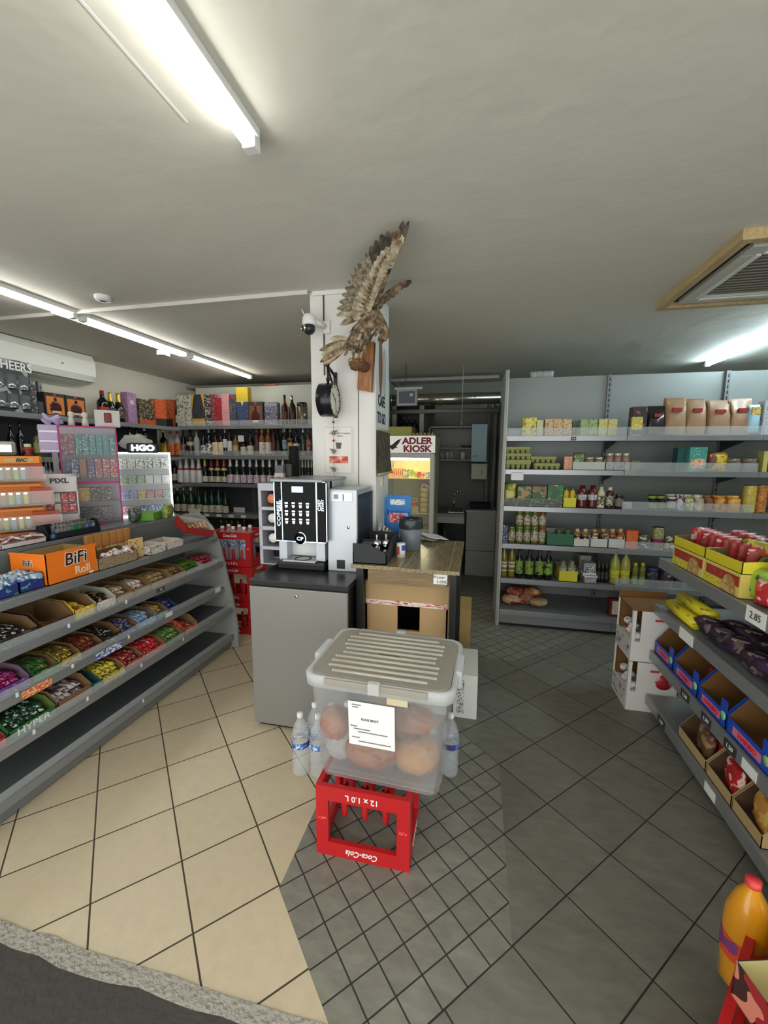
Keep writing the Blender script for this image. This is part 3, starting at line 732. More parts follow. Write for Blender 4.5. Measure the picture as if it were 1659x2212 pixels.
clone(wb, (-.085, 1.955, 0), 0, 'clear water bottle showing right of the tub by the table leg', 'water bottle', 'water bottles on the floor behind the tub')
# ---- coffee cabinet
SILV = mat((134, 134, 130), .4, .3, 'silver_paint'); SILVL = mat((188, 192, 198), .32, .3, 'silver_plastic')
r_ = empty('coffee_cabinet', (0, 0, 0), 0, 'silver fronted base cabinet with a black top under the coffee machine', 'cabinet')
B().box(-1.235, -.672, 2.10, 2.73, .0, .882).done('body', BLACK, r_)
dr = B().box(-1.26, -.668, 2.078, 2.10, .022, .872, bev=.004).done('door', SILV, r_)
p = ony(641, 1288, 2.078); B().cyl((p.x, 2.078, p.z), (p.x, 2.070, p.z), .009, seg=16).done('lock', CHROME, dr)
B().box(-1.262, -.662, 2.075, 2.74, .882, .913, bev=.003).done('countertop', mat((24, 24, 26), .3, name='black_laminate'), r_)
B().box(-1.2, -.7, 2.14, 2.7, 0.0, .01).done('plinth', BLACK, r_)
# ---- coffee machine
ZT = .913
r_ = empty('coffee_machine', (0, 0, 0), 0, 'silver coffee vending machine with glowing black touch panel', 'coffee machine')
xm0, xm1, yf = -1.215, -.905, 2.37; ztop = 1.475
b = B()
b.box(xm0, xm1, yf+.10, 2.745, ZT+.05, ztop-.012, bev=.004)
b.box(xm0, xm0+.055, yf, yf+.12, ZT+.05, 1.20, bev=.003); b.box(xm1-.06, xm1, yf, yf+.12, ZT+.05, 1.20, bev=.003)
b.box(xm0, xm1, yf-.05, yf+.14, 1.165, ztop-.012, bev=.003)
b.done('housing', SILVL, r_)
B().box(xm0-.004, xm1+.02, yf-.09, 2.748, ztop-.014, ztop+.004, bev=.006).done('top_cover', mat((150, 156, 160), .35, .3), r_)
B().box(xm0+.055, xm1-.06, yf+.085, yf+.099, ZT+.06, 1.166).done('dispensing_recess', mat((214, 214, 214), .35), r_)
B().box(xm0+.01, xm1+.01, yf-.05, 2.6, ZT, ZT+.045, bev=.008).done('base', BLACK, r_)
tray_ = B().box(xm0+.04, xm1-.05, yf-.04, yf+.10, ZT+.045, ZT+.056, bev=.003).done('drip_tray', mat((176, 178, 180), .35, .5), r_)
B().lathe([(.055, 0), (.055, .003), (.047, .003), (.047, 0)], 28, cx=(xm0+xm1)/2, cy=yf+.02, M=Matrix.Translation((0, 0, ZT+.056))).done('cup_ring', DARKSTEEL, tray_)
b = B(); xc = (xm0+xm1)/2+.02
b.box(xc-.035, xc+.045, yf+.03, yf+.084, 1.10, 1.165, bev=.015); b.cyl((xc-.03, yf+.05, 1.11), (xc-.035, yf+.05, 1.075), .009); b.cyl((xc+.04, yf+.05, 1.11), (xc+.045, yf+.05, 1.075), .009)
b.done('nozzle', mat((96, 88, 84), .3), r_)
# glowing front panel
P0 = ony(594, 1168, yf-.075); P1 = ony(704.5, 1040, yf-.075); px0, px1, pz0, pz1, py_ = P0.x, P1.x, P0.z, P1.z-.004, yf-.07
PANEL = mat((6, 7, 12), .2, name='black_glass', spec=.12); NAVY = mat((20, 32, 52), .15)
pn = B().box(px0, px1, py_, py_+.025, pz0, pz1, bev=.008).done('front_panel', PANEL, r_)
LED = mat((205, 232, 250), .5, emit=2.2, name='led_strip'); LEDW = mat((250, 252, 255), .5, emit=2.6, name='led_white')
b = B(); e = .0035
b.box(px0, px0+e, py_-.003, py_, pz0+.008, pz1-.008); b.box(px1-e, px1, py_-.003, py_, pz0+.008, pz1-.008)
b.box(px0+.008, px1-.008, py_-.003, py_, pz0, pz0+e); b.box(px0+.008, px1-.008, py_-.003, py_, pz1-e, pz1)
W_ = px1-px0; xa = px0+W_*.145; xb = px0+W_*.80
b.box(xa, xa+.003, py_-.003, py_, pz0+.004, pz1-.004); b.box(xb, xb+.006, py_-.003, py_, pz0+.004, pz1-.004)
b.done('light_strip', LED, pn)
Hh_ = pz1-pz0; BTN = mat((236, 238, 232), .5, emit=1.3)
for row in range(3):
    for cI in range(4):
        x = px0+W_*(.235+.135*cI); z = pz1-Hh_*(.36+.133*row)
        B().box(x-.010, x+.010, py_-.002, py_, z-.004, z+.005, bev=.0009).prism([(x-.009, py_, z-.011), (x+.009, py_, z-.011), (x+.006, py_, z-.027), (x-.006, py_, z-.027)], (0, -.002, 0)).done('touch_button', BTN, pn)
B().box(px0+W_*.345, px0+W_*.56, py_-.002, py_, pz1-Hh_*.18, pz1-Hh_*.08, bev=.0008).done('display', mat((168, 172, 226), .4, emit=1.0), pn)
text('COFFEE', .030, LED, pn, (px0+W_*.085, py_-.001, pz0+Hh_*.46), (PI/2, -PI/2, 0), sx=1.5)
text('BREAK', .020, LED, pn, (px0+W_*.127, py_-.001, pz0+Hh_*.60), (PI/2, -PI/2, 0), sx=1.2)
text('C3E7', .026, LED, pn, (px0+W_*.865, py_-.001, pz0+Hh_*.62), (PI/2, -PI/2, 0), sx=1.2)
text('START', .020, LED, pn, (px0+W_*.925, py_-.001, pz0+Hh_*.62), (PI/2, -PI/2, 0), sx=1.2)
lg = B().cyl((px0+W_*.49, py_, pz0+.022), (px0+W_*.49, py_-.004, pz0+.022), .036, seg=28).done('round_badge', PANEL, pn)
text('CP', .030, LED, lg, (px0+W_*.49, py_-.006, pz0+.02), sx=1.2)
b = B().lathe([(.0355, 0), (.038, 0), (.038, .002), (.0355, .002)], 20, a0=-1.0, a1=1.7, M=Matrix.Translation((px0+W_*.49, py_-.003, pz0+.022)) @ Matrix.Rotation(PI/2, 4, 'X')); b.done('light_arc', LEDW, lg)
# payment module
r_ = empty('payment_module', (0, 0, 0), 0, 'silver coin payment column attached right of the coffee machine', 'payment module')
B().box(-.880, -.693, 2.353, 2.735, ZT, 1.418, bev=.006).done('housing', SILVL, r_)
B().box(-.6935, -.690, 2.375, 2.73, ZT, 1.385).done('dark_side_panel', mat((34, 40, 44), .4), r_)
B().box(-.862, -.72, 2.349, 2.354, 1.345, 1.405, bev=.002).done('coin_plate', mat((205, 208, 214), .3, .3), r_)
B().box(-.835, -.808, 2.346, 2.350, 1.362, 1.388, bev=.002).done('coin_button', mat((110, 118, 112), .3, .5), r_)
B().box(-.779, -.774, 2.347, 2.350, 1.352, 1.390).done('coin_slot', BLACK, r_)
B().cyl((-.746, 2.354, 1.19), (-.746, 2.347, 1.19), .009, seg=14).done('lock', CHROME, r_)
B().box(-.822, -.770, 2.349, 2.354, .93, .985, bev=.002).done('coin_return', BLACK, r_)
# cup dispenser at the left
r_ = empty('cup_dispenser', (0, 0, 0), 0, 'grey cup holder column with dark square bays left of the coffee machine', 'cup dispenser')
cx0, cx1, cy = ony(563, 1225, 2.42).x, xm0-.006, 2.42; z0, z1 = ZT, 1.44; b = B()
zs = [ony(580, q, cy).z for q in (1060, 1095, 1102, 1137, 1145, 1180, 1187, 1219)]
b.box(cx0, cx1, cy+.15, cy+.16, z0, z1)
b.box(cx0, cx0+.022, cy, cy+.16, z0, z1); b.box(cx1-.012, cx1, cy, cy+.16, z0, z1)
for a_, c_ in ((z1, zs[0]), (zs[1], zs[2]), (zs[3], zs[4]), (zs[5], zs[6]), (zs[7], z0)): b.box(cx0, cx1, cy, cy+.15, min(a_, c_), max(a_, c_))
b.done('housing', mat((170, 172, 180), .4, .2), r_)
B().box(cx0+.02, cx1-.012, cy+.145, cy+.15, z0+.01, z1-.01).done('dark_inner_panel', BLACK, r_)
for k, (q0, q1) in enumerate(((zs[0], zs[1]), (zs[2], zs[3]), (zs[4], zs[5]))):
    zc = (q0+q1)/2; xx = (cx0+cx1)/2+.012
    o = B().lathe([(0, 0), (.030, 0), (.030, .002), (.036, .10), (.034, .10)], 20, M=Matrix.Translation((xx, cy+.01, zc)) @ Matrix.Rotation(-PI/2, 4, 'X')).done('paper_cup', mat((226, 140, 90), .6) if k == 0 else mat((232, 226, 220), .6))
    tag(o, ['orange paper cup lying in the top bay of the cup holder', 'white paper cup lying in the second bay of the cup holder', 'white paper cup lying in the third bay of the cup holder'][k], 'paper cup')
# black stack of cups and grey box on the machine
x0 = ony(636, 1034, 2.6)
o = B(); zz = ztop+.004
xk = x_at(636, 2.62, 1.5)
for k in range(15): o.lathe([(.034, zz+k*.0135), (.038, zz+k*.0135+.011), (.040, zz+k*.0135+.0125), (.036, zz+k*.0135+.0135)], 18, cx=xk, cy=2.62)
o.lathe([(.036, zz+.2), (0, zz+.2)], 18, cx=xk, cy=2.62)
tag(o.done('cup_stack', mat((20, 20, 22), .35)), 'tall stack of black paper cups on top of the coffee machine', 'cups')
xk = x_at(607, 2.55, 1.5)
o = B().box(xk-.03, xk+.03, 2.52, 2.60, zz, zz+.075, bev=.003).box(xk-.031, xk+.031, 2.519, 2.601, zz, zz+.025, 1).done('sugar_box', [mat((96, 94, 96), .6), mat((178, 172, 168), .6)])
tag(o, 'small grey and pale box left of the black cup stack', 'box')
o = B().box(xk+.032, xk+.075, 2.55, 2.63, zz, zz+.085, bev=.004).done('black_box', BLACK); tag(o, 'small black box between the grey box and the cup stack', 'box')
# ---- table
TW = wood((110, 98, 68), (146, 132, 96), 7, .22, 1, 16)
r_ = empty('high_table', (0, 0, 0), 0, 'high wooden table with black metal legs right of the coffee machine', 'table')
tx0, tx1, ty0, ty1, tz = -.69, -.072, 2.20, 3.03, 1.0
xm = x_at(866, ty0, 1.0)
tt = B().box(tx0, xm-.001, ty0+.015, ty1, tz-.022, tz, bev=.002).box(xm+.001, tx1, ty0, ty1, tz-.022, tz, bev=.002).done('tabletop', TW, r_)
b = B()
for k in range(3): b.box(xm+.02+k*.12, xm+.024+k*.12, ty0+.001, ty1, tz-.0005, tz+.0004)
b.done('plank_joints', mat((160, 150, 110), .4), tt)
xa0, xa1 = ony(795, 1235, 2.23).x, ony(965, 1245, 2.23).x
B().box(xa0, xa1, 2.225, 2.245, .895, .978).done('apron', wood((112, 92, 64), (134, 112, 80), 8, .5, 0), r_)
for (lx, ly) in ((-.638, 2.22), (-.105, 2.20), (-.638, 2.98), (-.105, 2.98)):
    B().box(lx-.022 if lx < -.3 else lx-.018, lx+.022 if lx < -.3 else lx+.018, ly, ly+.04, 0, tz-.022, bev=.002).done('leg', BLACK, r_)
c_ = empty('price_card', (-.176, 2.222, .945), 0, 'white handwritten price card on the table edge, water 5.00 euro', 'price card')
B().box(-.038, .038, -.002, 0, -.028, .03, bev=.0009).done('card', WHITE, c_)
text('Wasser', .022, GREYL, c_, (-.008, -.003, .012)); text('5.00€', .024, GREYL, c_, (.008, -.003, -.014))
# boxes under the table
r_ = empty('cardboard_box', (0, 0, 0), 0, 'large cardboard box with a square opening under the high table', 'cardboard box')
KRAFT = mat((176, 146, 106), .8, bump=(30, .15, .004)); bxx0, bxx1 = -.625, -.135; by = 2.30
p1 = ony(880, 1310, by).z
b = B(); b.box(bxx0, bxx1, by, by+.42, p1, .885, 0)
hx_, hx2 = x_at(858, by, .6), x_at(906, by, .6); zb = ony(880, 1363, by).z
b.box(bxx0, hx_, by, by+.02, .30, p1, 0); b.box(hx2, bxx1, by, by+.02, .30, p1, 0); b.box(hx_, hx2, by, by+.02, .30, zb, 0)
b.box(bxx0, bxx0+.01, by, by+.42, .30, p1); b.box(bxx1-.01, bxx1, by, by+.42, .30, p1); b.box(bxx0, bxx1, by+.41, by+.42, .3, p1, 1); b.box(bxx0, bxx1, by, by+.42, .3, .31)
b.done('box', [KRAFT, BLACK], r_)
z_ = ony(880, 1308, by).z
B().box(bxx0+.005, bxx1-.005, by-.0015, by, z_-.005, z_+.022).done('packing_tape', prn((224, 214, 206), (190, 70, 66), amt=.35, sx=30, sz=220), r_)
o = B().box(bxx0, -.345, by+.02, by+.42, 0, .295, bev=.003).done('cardboard_box', KRAFT); tag(o, 'plain closed cardboard box on the floor under the box with the opening', 'cardboard box')
r_ = empty('white_carton', (0, 0, 0), 0, 'white carton with small print on the floor by the table leg', 'carton')
B().box(-.33, .05, 2.43, 2.80, 0, .285, bev=.004).done('box', mat((212, 214, 210), .6), r_)
B().box(-.075, -.03, 2.428, 2.431, .03, .25).done('print_column', prn((212, 214, 210), (96, 98, 98), amt=.42, sx=120, sz=160), r_)
B().box(-.075, -.035, 2.56, 2.62, .2849, .2862).done('top_print', prn((212, 214, 210), (60, 62, 62), amt=.5, sx=180, sz=120), r_)
o = B().box(-.36, -.006, 3.10, 3.40, 0, .455, bev=.003).done('cardboard_box', mat((168, 140, 88), .8)); tag(o, 'tall brown cardboard box behind the right table leg', 'cardboard box')
# ---- things on the table
r_ = empty('stirrer_caddy', (0, 0, 0), 0, 'black angled caddy with chrome pots and paper clips on the table', 'caddy')
c0, c1, y0, y1 = -.687, -.485, 2.245, 2.60; b = B()
for x in (c0, c1-.006): b.prism([(x, y0, tz), (x, y1, tz), (x, y1, tz+.135), (x, y0+.14, tz+.12), (x, y0+.05, tz+.075), (x, y0, tz+.072)], (.006, 0, 0))
fr = ony(845, 1180, y0)
b.prism([(c0, y0, tz), (c1, y0, tz), (c1, y0, tz+.06), (c0+.10, y0, tz+.115), (c0, y0, tz+.118)], (0, .006, 0)); b.box(c0, c1, y1-.006, y1, tz, tz+.13); b.box(c0, c1, y0, y1, tz, tz+.006)
b.box(c0, c1, y0+.17, y0+.176, tz, tz+.11); b.done('body', mat((30, 32, 36), .5), r_)
B().box(c0+.02, c0+.09, y0+.05, y0+.16, tz+.088, tz+.10, bev=.008).done('dish', mat((120, 122, 126), .3, .5), r_)
B().box(c0+.11, c1-.02, y0+.03, y0+.12, tz+.062, tz+.066).done('foil_sheet', CHROME, r_)
for k, (dx, dy) in enumerate(((.115, .12), (.165, .15))):
    B().lathe([(0, 0), (.024, .0), (.026, .045), (.02, .05), (.006, .055), (.008, .085), (0, .088)], 16, cx=c0+dx, cy=y0+dy, M=Matrix.Translation((0, 0, tz+.065))).done('chrome_pot', CHROME, r_)
o = B(); x = x_at(829, 2.62, 1.05)
for k in range(5): o.box(-.055+k*.023, -.04+k*.023, 0, .05, 0, .17-.012*k, M=Matrix.Translation((x, 2.625, tz)) @ Matrix.Rotation(-.18, 4, 'X') @ Matrix.Rotation(.12, 4, 'Y'))
tag(o.done('newspapers', prn((206, 200, 190), (112, 106, 98), amt=.42, sx=200, sz=60)), 'folded newspapers standing in a clear holder by the column', 'newspapers')
r_ = empty('leaflet_stand', (x_at(858, 2.78, 1.1), 2.80, tz), .05, 'blue cardboard leaflet display with red sweets printed on it', 'leaflet stand')
BLUE = mat((28, 116, 190), .45)
hh = ony(855, 1070, 2.80).z-tz
b = B(); b.box(-.085, .085, .03, .036, 0, hh, bev=.001); b.box(-.08, .10, -.02, -.014, 0, hh*.62, bev=.001); b.box(-.08, -.074, -.02, .03, 0, hh*.7); b.box(.094, .10, -.02, .03, 0, hh*.62); b.box(-.10, -.085, .02, .03, 0, hh*.95); b.done('body', BLUE, r_)
B().box(-.06, .045, .0275, .0295, hh*.80, hh*.91).done('white_panel', prn((228, 234, 240), (120, 150, 190), amt=.35), r_)
B().box(-.06, .075, -.0225, -.0205, hh*.46, hh*.66, bev=.0008).done('sweets_picture', prn((196, 42, 46), (236, 150, 150), (150, 190, 230), amt=.45, sx=60, sz=60, big=30), r_)
text('ff', .05, WHITE, r_, (.01, -.0225, .06)); B().box(.02, .085, -.05, -.02, hh*.18, hh*.47, M=Matrix.Rotation(.1, 4, 'X')).done('leaflets', prn((216, 226, 228), (60, 90, 96), amt=.4), r_)
p = onz(886, 1188, 1.0)
r_ = empty('waste_bin', (p.x, p.y+.02, tz), 0, 'small grey table waste bin with a dark bag folded over its rim', 'waste bin')
B().lathe([(0, 0), (.062, 0), (.066, .005), (.076, .205), (.070, .205)], 26).done('bin', mat((104, 112, 120), .4), r_)
b = B().lathe([(.077, .145), (.080, .15), (.0785, .20), (.076, .215), (.060, .21), (.055, .10), (0, .09)], 26)
for v in b.b.verts: v.co += Vector((random.uniform(-.003, .003), random.uniform(-.003, .003), random.uniform(-.004, .004)))
b.done('bin_bag', clear((48, 52, 56), .25, .2, 'bin_bag_film'), r_)
p = onz(866, 1203, 1.0)
r_ = empty('sweetener_tub', (p.x, p.y, tz), 0, 'small white cylindrical tub with blue and red print on the table', 'tub')
B().lathe([(0, 0), (.027, 0), (.027, .088), (0, .088)], 20).done('body', WHITE, r_)
B().lathe([(.0275, .045), (.0275, .078)], 16, a0=-1.3, a1=.2).done('blue_label', mat((66, 70, 176), .5), r_)
B().lathe([(.0275, .02), (.0275, .07)], 8, a0=-2.4, a1=-1.7).done('red_label', mat((190, 70, 60), .5), r_)
p = onz(915, 1165, 1.0)
for k, (dx, dy, a, c) in enumerate([(0, .05, .3, (222, 206, 150)), (.03, 0, -.2, (226, 224, 220)), (.07, -.03, .5, (214, 212, 214))]):
    b = B(); b.box(-.08, .08, -.10, .10, 0, .004, M=Matrix.Rotation(.05*(k+1), 4, 'Y'))
    o = b.done('paper_bag', mat(c, .5), None, (p.x+dx, p.y+dy+.02, tz+.004+.012*k), rz=a); tag(o, ['yellowish flat paper bag at the bottom of the loose pile on the table', 'white flat paper bag in the middle of the loose pile on the table', 'clear crumpled sheet on top of the loose pile on the table'][k], 'paper bag', 'loose paper bags on the table')
# ---- signs on the column
def onxcol(px, py): return onx(px, py, -.672)
r_ = empty('cafe_sign', (-.671, 0, 0), 0, 'tall white sign on the column side reading CAFÉ TO GO, brown bean motif', 'sign')
pa = onxcol(812, 930); pb = onxcol(838, 750)
B().box(0, .003, pa.y-.02, 3.13, onxcol(822, 928).z, 2.36).done('panel', mat((206, 212, 210), .5), r_)
yc = (onxcol(822, 870).y); zc = onxcol(822, 868).z
text('CAFÉ', .105, BLACK, r_, (.005, yc+.01, zc), (PI/2, 0, PI/2), sx=.85, bold=.002)
text('TO GO', .105, BLACK, r_, (.005, yc+.01, onxcol(822, 905).z), (PI/2, 0, PI/2), sx=.72, bold=.002)
b = B(); c = onxcol(821, 790); n = 18
b.prism([(.003, c.y+.055*math.cos(t*2*PI/n), c.z+.20*math.sin(t*2*PI/n)) for t in range(n)], (.001, 0, 0)); b.done('brown_motif', mat((122, 84, 62), .6), r_)
b = B(); b.prism([(.004, c.y+.11+.05*math.cos(t*2*PI/n), c.z-.02+.16*math.sin(t*2*PI/n)) for t in range(n)], (.001, 0, 0)); b.done('grey_motif', mat((176, 178, 176), .6), r_)
r_ = empty('wall_scroll', (-.667, 0, 0), 0, 'dark ornamental picture scroll hanging on the column side below the sign', 'wall hanging')
s0, s1 = onxcol(822, 930).z, onxcol(822, 1022).z; y0, y1 = onxcol(809, 970).y-.01, 3.12
b = B(); n = 10
for k in range(n):
    za, zb_ = s0+(s1-s0)*k/n, s0+(s1-s0)*(k+1)/n; xa, xb_ = .012+.018*(k/n)**2, .012+.018*((k+1)/n)**2
    b.quad([(xa, y0, za), (xa, y1, za), (xb_, y1, zb_), (xb_, y0, zb_)])
b.done('cloth', prn((40, 32, 36), (104, 98, 62), (74, 70, 44), amt=.5, sx=40, sz=30, big=25), r_)
for z, x in ((s0, .014), (s1, .03)): B().cyl((x, y0-.005, z), (x, y1+.005, z), .008).done('rod', mat((170, 164, 130), .4), r_)
p = onxcol(823, 1040); o = B().box(-.672, -.655, p.y-.03, p.y+.03, p.z-.035, p.z+.035, bev=.003).done('light_switch', mat((206, 202, 176), .5)); tag(o, 'cream light switch on the column side under the scroll', 'light switch')
r_ = empty('menu_plate', (0, 2.742, 0), 0, 'clear acrylic plate on the column advertising a croissant and cup', 'sign')
q0 = ony(702, 1022, 2.74); q1 = ony(762, 922, 2.74)
B().box(q0.x, q1.x, 0, .004, q0.z, q1.z, bev=.001).done('plate', clear((235, 235, 230), .45, .1), r_)
B().box(q0.x+.006, q1.x-.01, -.001, .0, q0.z+.006, q1.z-.004).done('paper', mat((226, 222, 218), .6), r_)
xc = (q0.x+q1.x)/2
text('Kaffee mit Croissant', .018, GREYL, r_, (xc+.01, -.002, ony(735, 936, 2.74).z)); text('2.00 €', .016, GREYL, r_, (xc+.01, -.002, ony(735, 942, 2.74).z))
z = ony(732, 963, 2.74).z; B().prism([(xc-.022, -.0015, z+.022), (xc+.022, -.0015, z+.022), (xc+.015, -.0015, z-.02), (xc-.015, -.0015, z-.02)], (0, -.001, 0)).done('cup_picture', mat((92, 72, 72), .5), r_)
z = ony(732, 993, 2.74).z; B().box(xc-.068, xc+.068, -.003, -.0012, z-.024, z+.024).done('wrapper_picture', prn((214, 120, 96), (240, 200, 130), (180, 60, 60), amt=.45, sx=40, sz=40, big=20), r_)
# hanging turtle string
r_ = empty('elephant_string', (0, 0, 0), 0, 'string of red beads and small grey elephants hanging below the clock', 'hanging ornament')
xs = ony(721, 950, 2.715).x; ys = 2.712; zt, zb_ = ony(721, 898, ys).z, ony(721, 1031, ys).z
B().cyl((xs, ys, zb_), (xs, ys, zt), .0012, seg=6).done('thread', GREYL, r_)
for py in (912, 952, 1030): B().sphere((xs, ys, ony(721, py, ys).z), .0085, seg=10).done('bead', mat((160, 30, 48), .3), r_)
for k, py in enumerate((934, 974, 1013)):
    z = ony(721, py, ys).z; d = 1 if k == 0 else -1; b = B()
    b.sphere((xs, ys, z), .013, seg=12, sc_=(1.15, .7, .85)); b.sphere((xs+d*.015, ys, z+.006), .007, seg=8); b.cyl((xs+d*.02, ys, z+.008), (xs+d*.026, ys, z+.018), .0022, seg=6)
    for q in (-.008, .008): b.cyl((xs+q, ys, z-.006), (xs+q, ys, z-.02), .0032, seg=6)
    b.done('elephant_charm', mat((128, 124, 116), .45, .3), r_)
# clock
r_ = empty('station_clock', (-.955, 2.60, 1.975), 0, 'round double-sided black clock on a bracket, front of the white column', 'clock')
R_ = .105; MX = Matrix.Rotation(PI/2, 4, 'Y')
B().lathe([(R_*.93, -.05), (R_, -.046), (R_, .046), (R_*.93, .05), (R_*.9, .046)], 36, M=MX).done('rim', mat((16, 20, 30), .25), r_)
for s_ in (1, -1):
    d = B().lathe([(0, s_*.045), (R_*.93, s_*.045)], 36, M=MX).done('dial', mat((206, 208, 186), .5), r_)
    b = B()
    for k in range(12):
        a_ = k*PI/6; b.box(-.0005, .0005, -.003, .003, R_*.72, R_*.86, M=Matrix.Translation((s_*.0462, 0, 0)) @ Matrix.Rotation(a_, 4, 'X'))
    b.done('hour_marks', BLACK, d)
    B().box(-.0008, .0008, -.003, .003, -.01, R_*.55, M=Matrix.Translation((s_*.0475, 0, 0)) @ Matrix.Rotation(.9, 4, 'X')).done('hour_hand', BLACK, d)
    B().box(-.0008, .0008, -.002, .002, -.01, R_*.78, M=Matrix.Translation((s_*.0485, 0, 0)) @ Matrix.Rotation(3.4, 4, 'X')).done('minute_hand', BLACK, d)
b = B(); b.box(-.012, .012, .135, .150, -.10, .20, bev=.003); b.path([(0, .14, .17), (0, .05, .20), (0, -.03, .215)], .009); b.path([(0, .14, .08), (0, .07, .13), (0, 0, .20)], .007)
b.cyl((0, 0, .10), (0, 0, .22), .008); b.sphere((0, 0, .225), .014, seg=10); b.sphere((0, 0, .13), .014, seg=10); b.sphere((0, -.03, .215), .011, seg=10)
b.done('bracket', BLACK, r_)
# camera
r_ = empty('security_camera', (-1.15, 2.66, 2.50), 0, 'white dome security camera with two antennas, left of the column top', 'security camera')
q = ony(667, 695, 2.62)
ox, oz = q.x+1.15, q.z-2.50
B().lathe([(0, .052), (.028, .048), (.042, .03), (.046, .0), (.046, -.02), (0, -.02)], 24, cx=ox, cy=-.03, M=Matrix.Translation((0, 0, oz))).done('dome', WHITE, r_)
hd = B().sphere((ox, -.035, oz-.04), .040, seg=20).done('camera_head', mat((34, 36, 40), .3), r_)
B().cyl((ox-.018, -.070, oz-.045), (ox-.024, -.080, oz-.048), .020, seg=18).done('lens_ring', CHROME, hd); B().cyl((ox-.024, -.080, oz-.048), (ox-.026, -.083, oz-.049), .011, seg=14).done('lens', BLACK, hd)
b = B(); b.path([(ox+.03, -.01, oz+.01), (ox+.07, .06, oz-.005)], .016, 10); b.box(ox+.055, ox+.10, .070, .09, oz-.045, oz+.035, bev=.004); b.done('wall_mount', WHITE, r_)
for dx in (-.045, .02): B().cyl((ox+dx*.6, -.02, oz+.03), (ox+dx-.01, -.02, oz+.085), .005, .0035, seg=8).done('antenna', WHITE, r_)
# ================================================================ stuffed bird of prey on a wooden plank
def P3(px, py, y): return ony(px, py, y)
def feather(b, p, q, w, up, m=0, droop=.0, curl=.0):
    p, q = Vector(p), Vector(q); d = (q-p); ln = d.length; side = d.cross(Vector(up)).normalized(); nrm = side.cross(d).normalized()
    prof = [(0, .25), (.15, .75), (.4, 1), (.65, 1), (.85, .72), (.95, .38), (1, .04)]
    L_, R__, C_ = [], [], []
    for t, k in prof:
        c = p+d*t + nrm*(-droop*t*t*ln)
        L_.append(b.b.verts.new(c+side*w/2*k)); R__.append(b.b.verts.new(c-side*w/2*k)); C_.append(b.b.verts.new(c+nrm*w*.10*k))
    B2 = [b.b.verts.new(v.co - nrm*.002) for v in C_]
    for i in range(len(prof)-1):
        for q_ in ([L_[i], C_[i], C_[i+1], L_[i+1]], [C_[i], R__[i], R__[i+1], C_[i+1]], [L_[i+1], B2[i+1], B2[i], L_[i]], [B2[i+1], R__[i+1], R__[i], B2[i]]):
            f = b.b.faces.new(q_); f.material_index = m
def feather_mat(c1, c2, c3, scale=30, name='plumage'):
    m = bpy.data.materials.new(name); m.use_nodes = True; nt = m.node_tree; N = nt.nodes; K = nt.links.new; b = N['Principled BSDF']; b.inputs['Roughness'].default_value = .8
    tc = N.new('ShaderNodeTexCoord'); n = N.new('ShaderNodeTexNoise'); n.inputs['Scale'].default_value = scale; n.inputs['Detail'].default_value = 5; K(tc.outputs['Object'], n.inputs[0])
    r = N.new('ShaderNodeValToRGB'); e = r.color_ramp.elements; e[0].position = .36; e[0].color = S(c1); e[1].position = .66; e[1].color = S(c3); x = e.new(.5); x.color = S(c2)
    K(n.outputs[0], r.inputs[0]); K(r.outputs[0], b.inputs['Base Color']); bp = N.new('ShaderNodeBump'); bp.inputs['Strength'].default_value = .6; bp.inputs['Distance'].default_value = .01; K(n.outputs[0], bp.inputs['Height']); K(bp.outputs[0], b.inputs['Normal']); return m
FB = feather_mat((72, 56, 42), (112, 92, 70), (158, 140, 112), 34)
FP = feather_mat((128, 116, 94), (158, 147, 122), (184, 174, 150), 26, 'pale_plumage')
FD = feather_mat((40, 36, 33), (66, 58, 50), (90, 80, 68), 30, 'dark_plumage')
FBAR = feather_mat((84, 76, 62), (122, 112, 92), (150, 140, 116), 60, 'barred_plumage')
# body: one continuous skin from tail root over back and breast to neck and head
def skin(name, nodes, edges, mats, parent=None, sub=2):
    me = bpy.data.meshes.new(name); me.from_pydata([n[0] for n in nodes], edges, []); o = bpy.data.objects.new(name, me); COL.objects.link(o)
    md = o.modifiers.new('s', 'SKIN'); 
    for v, n in zip(me.skin_vertices[0].data, nodes): v.radius = n[1] if isinstance(n[1], tuple) else (n[1], n[1])
    me.skin_vertices[0].data[0].use_root = True
    s2 = o.modifiers.new('u', 'SUBSURF'); s2.levels = s2.render_levels = sub
    dg = bpy.context.evaluated_depsgraph_get(); m2 = bpy.data.meshes.new_from_object(o.evaluated_get(dg)); bpy.data.objects.remove(o)
    m2.materials.clear()
    for x in (mats if isinstance(mats, list) else [mats]): m2.materials.append(x)
    for p in m2.polygons: p.use_smooth = True
    o = bpy.data.objects.new(name, m2); COL.objects.link(o); o.parent = parent; return o
YB_ = 2.50
nodes = [(P3(785, 715, YB_), .062), (P3(758, 745, YB_+.02), .040), (P3(742, 752, YB_+.03), .022), (P3(805, 690, YB_-.01), .070), (P3(818, 695, YB_+.01), .052), (P3(829, 712, YB_+.02), .036), (P3(833, 727, YB_+.03), .028), (P3(827, 735, YB_+.0), .014),
         (P3(782, 745, YB_+.05), .036), (P3(770, 762, YB_+.1), .018), (P3(800, 665, YB_-.03), .045), (P3(808, 648, YB_-.05), .03)]
edges = [(0, 1), (1, 2), (0, 3), (3, 4), (4, 5), (5, 6), (6, 7), (0, 8), (8, 9), (3, 10), (10, 11)]
eg = skin('stuffed_bird', nodes, edges, FB); tag(eg, 'stuffed bird of prey with raised wings, mounted high on the column', 'stuffed bird')
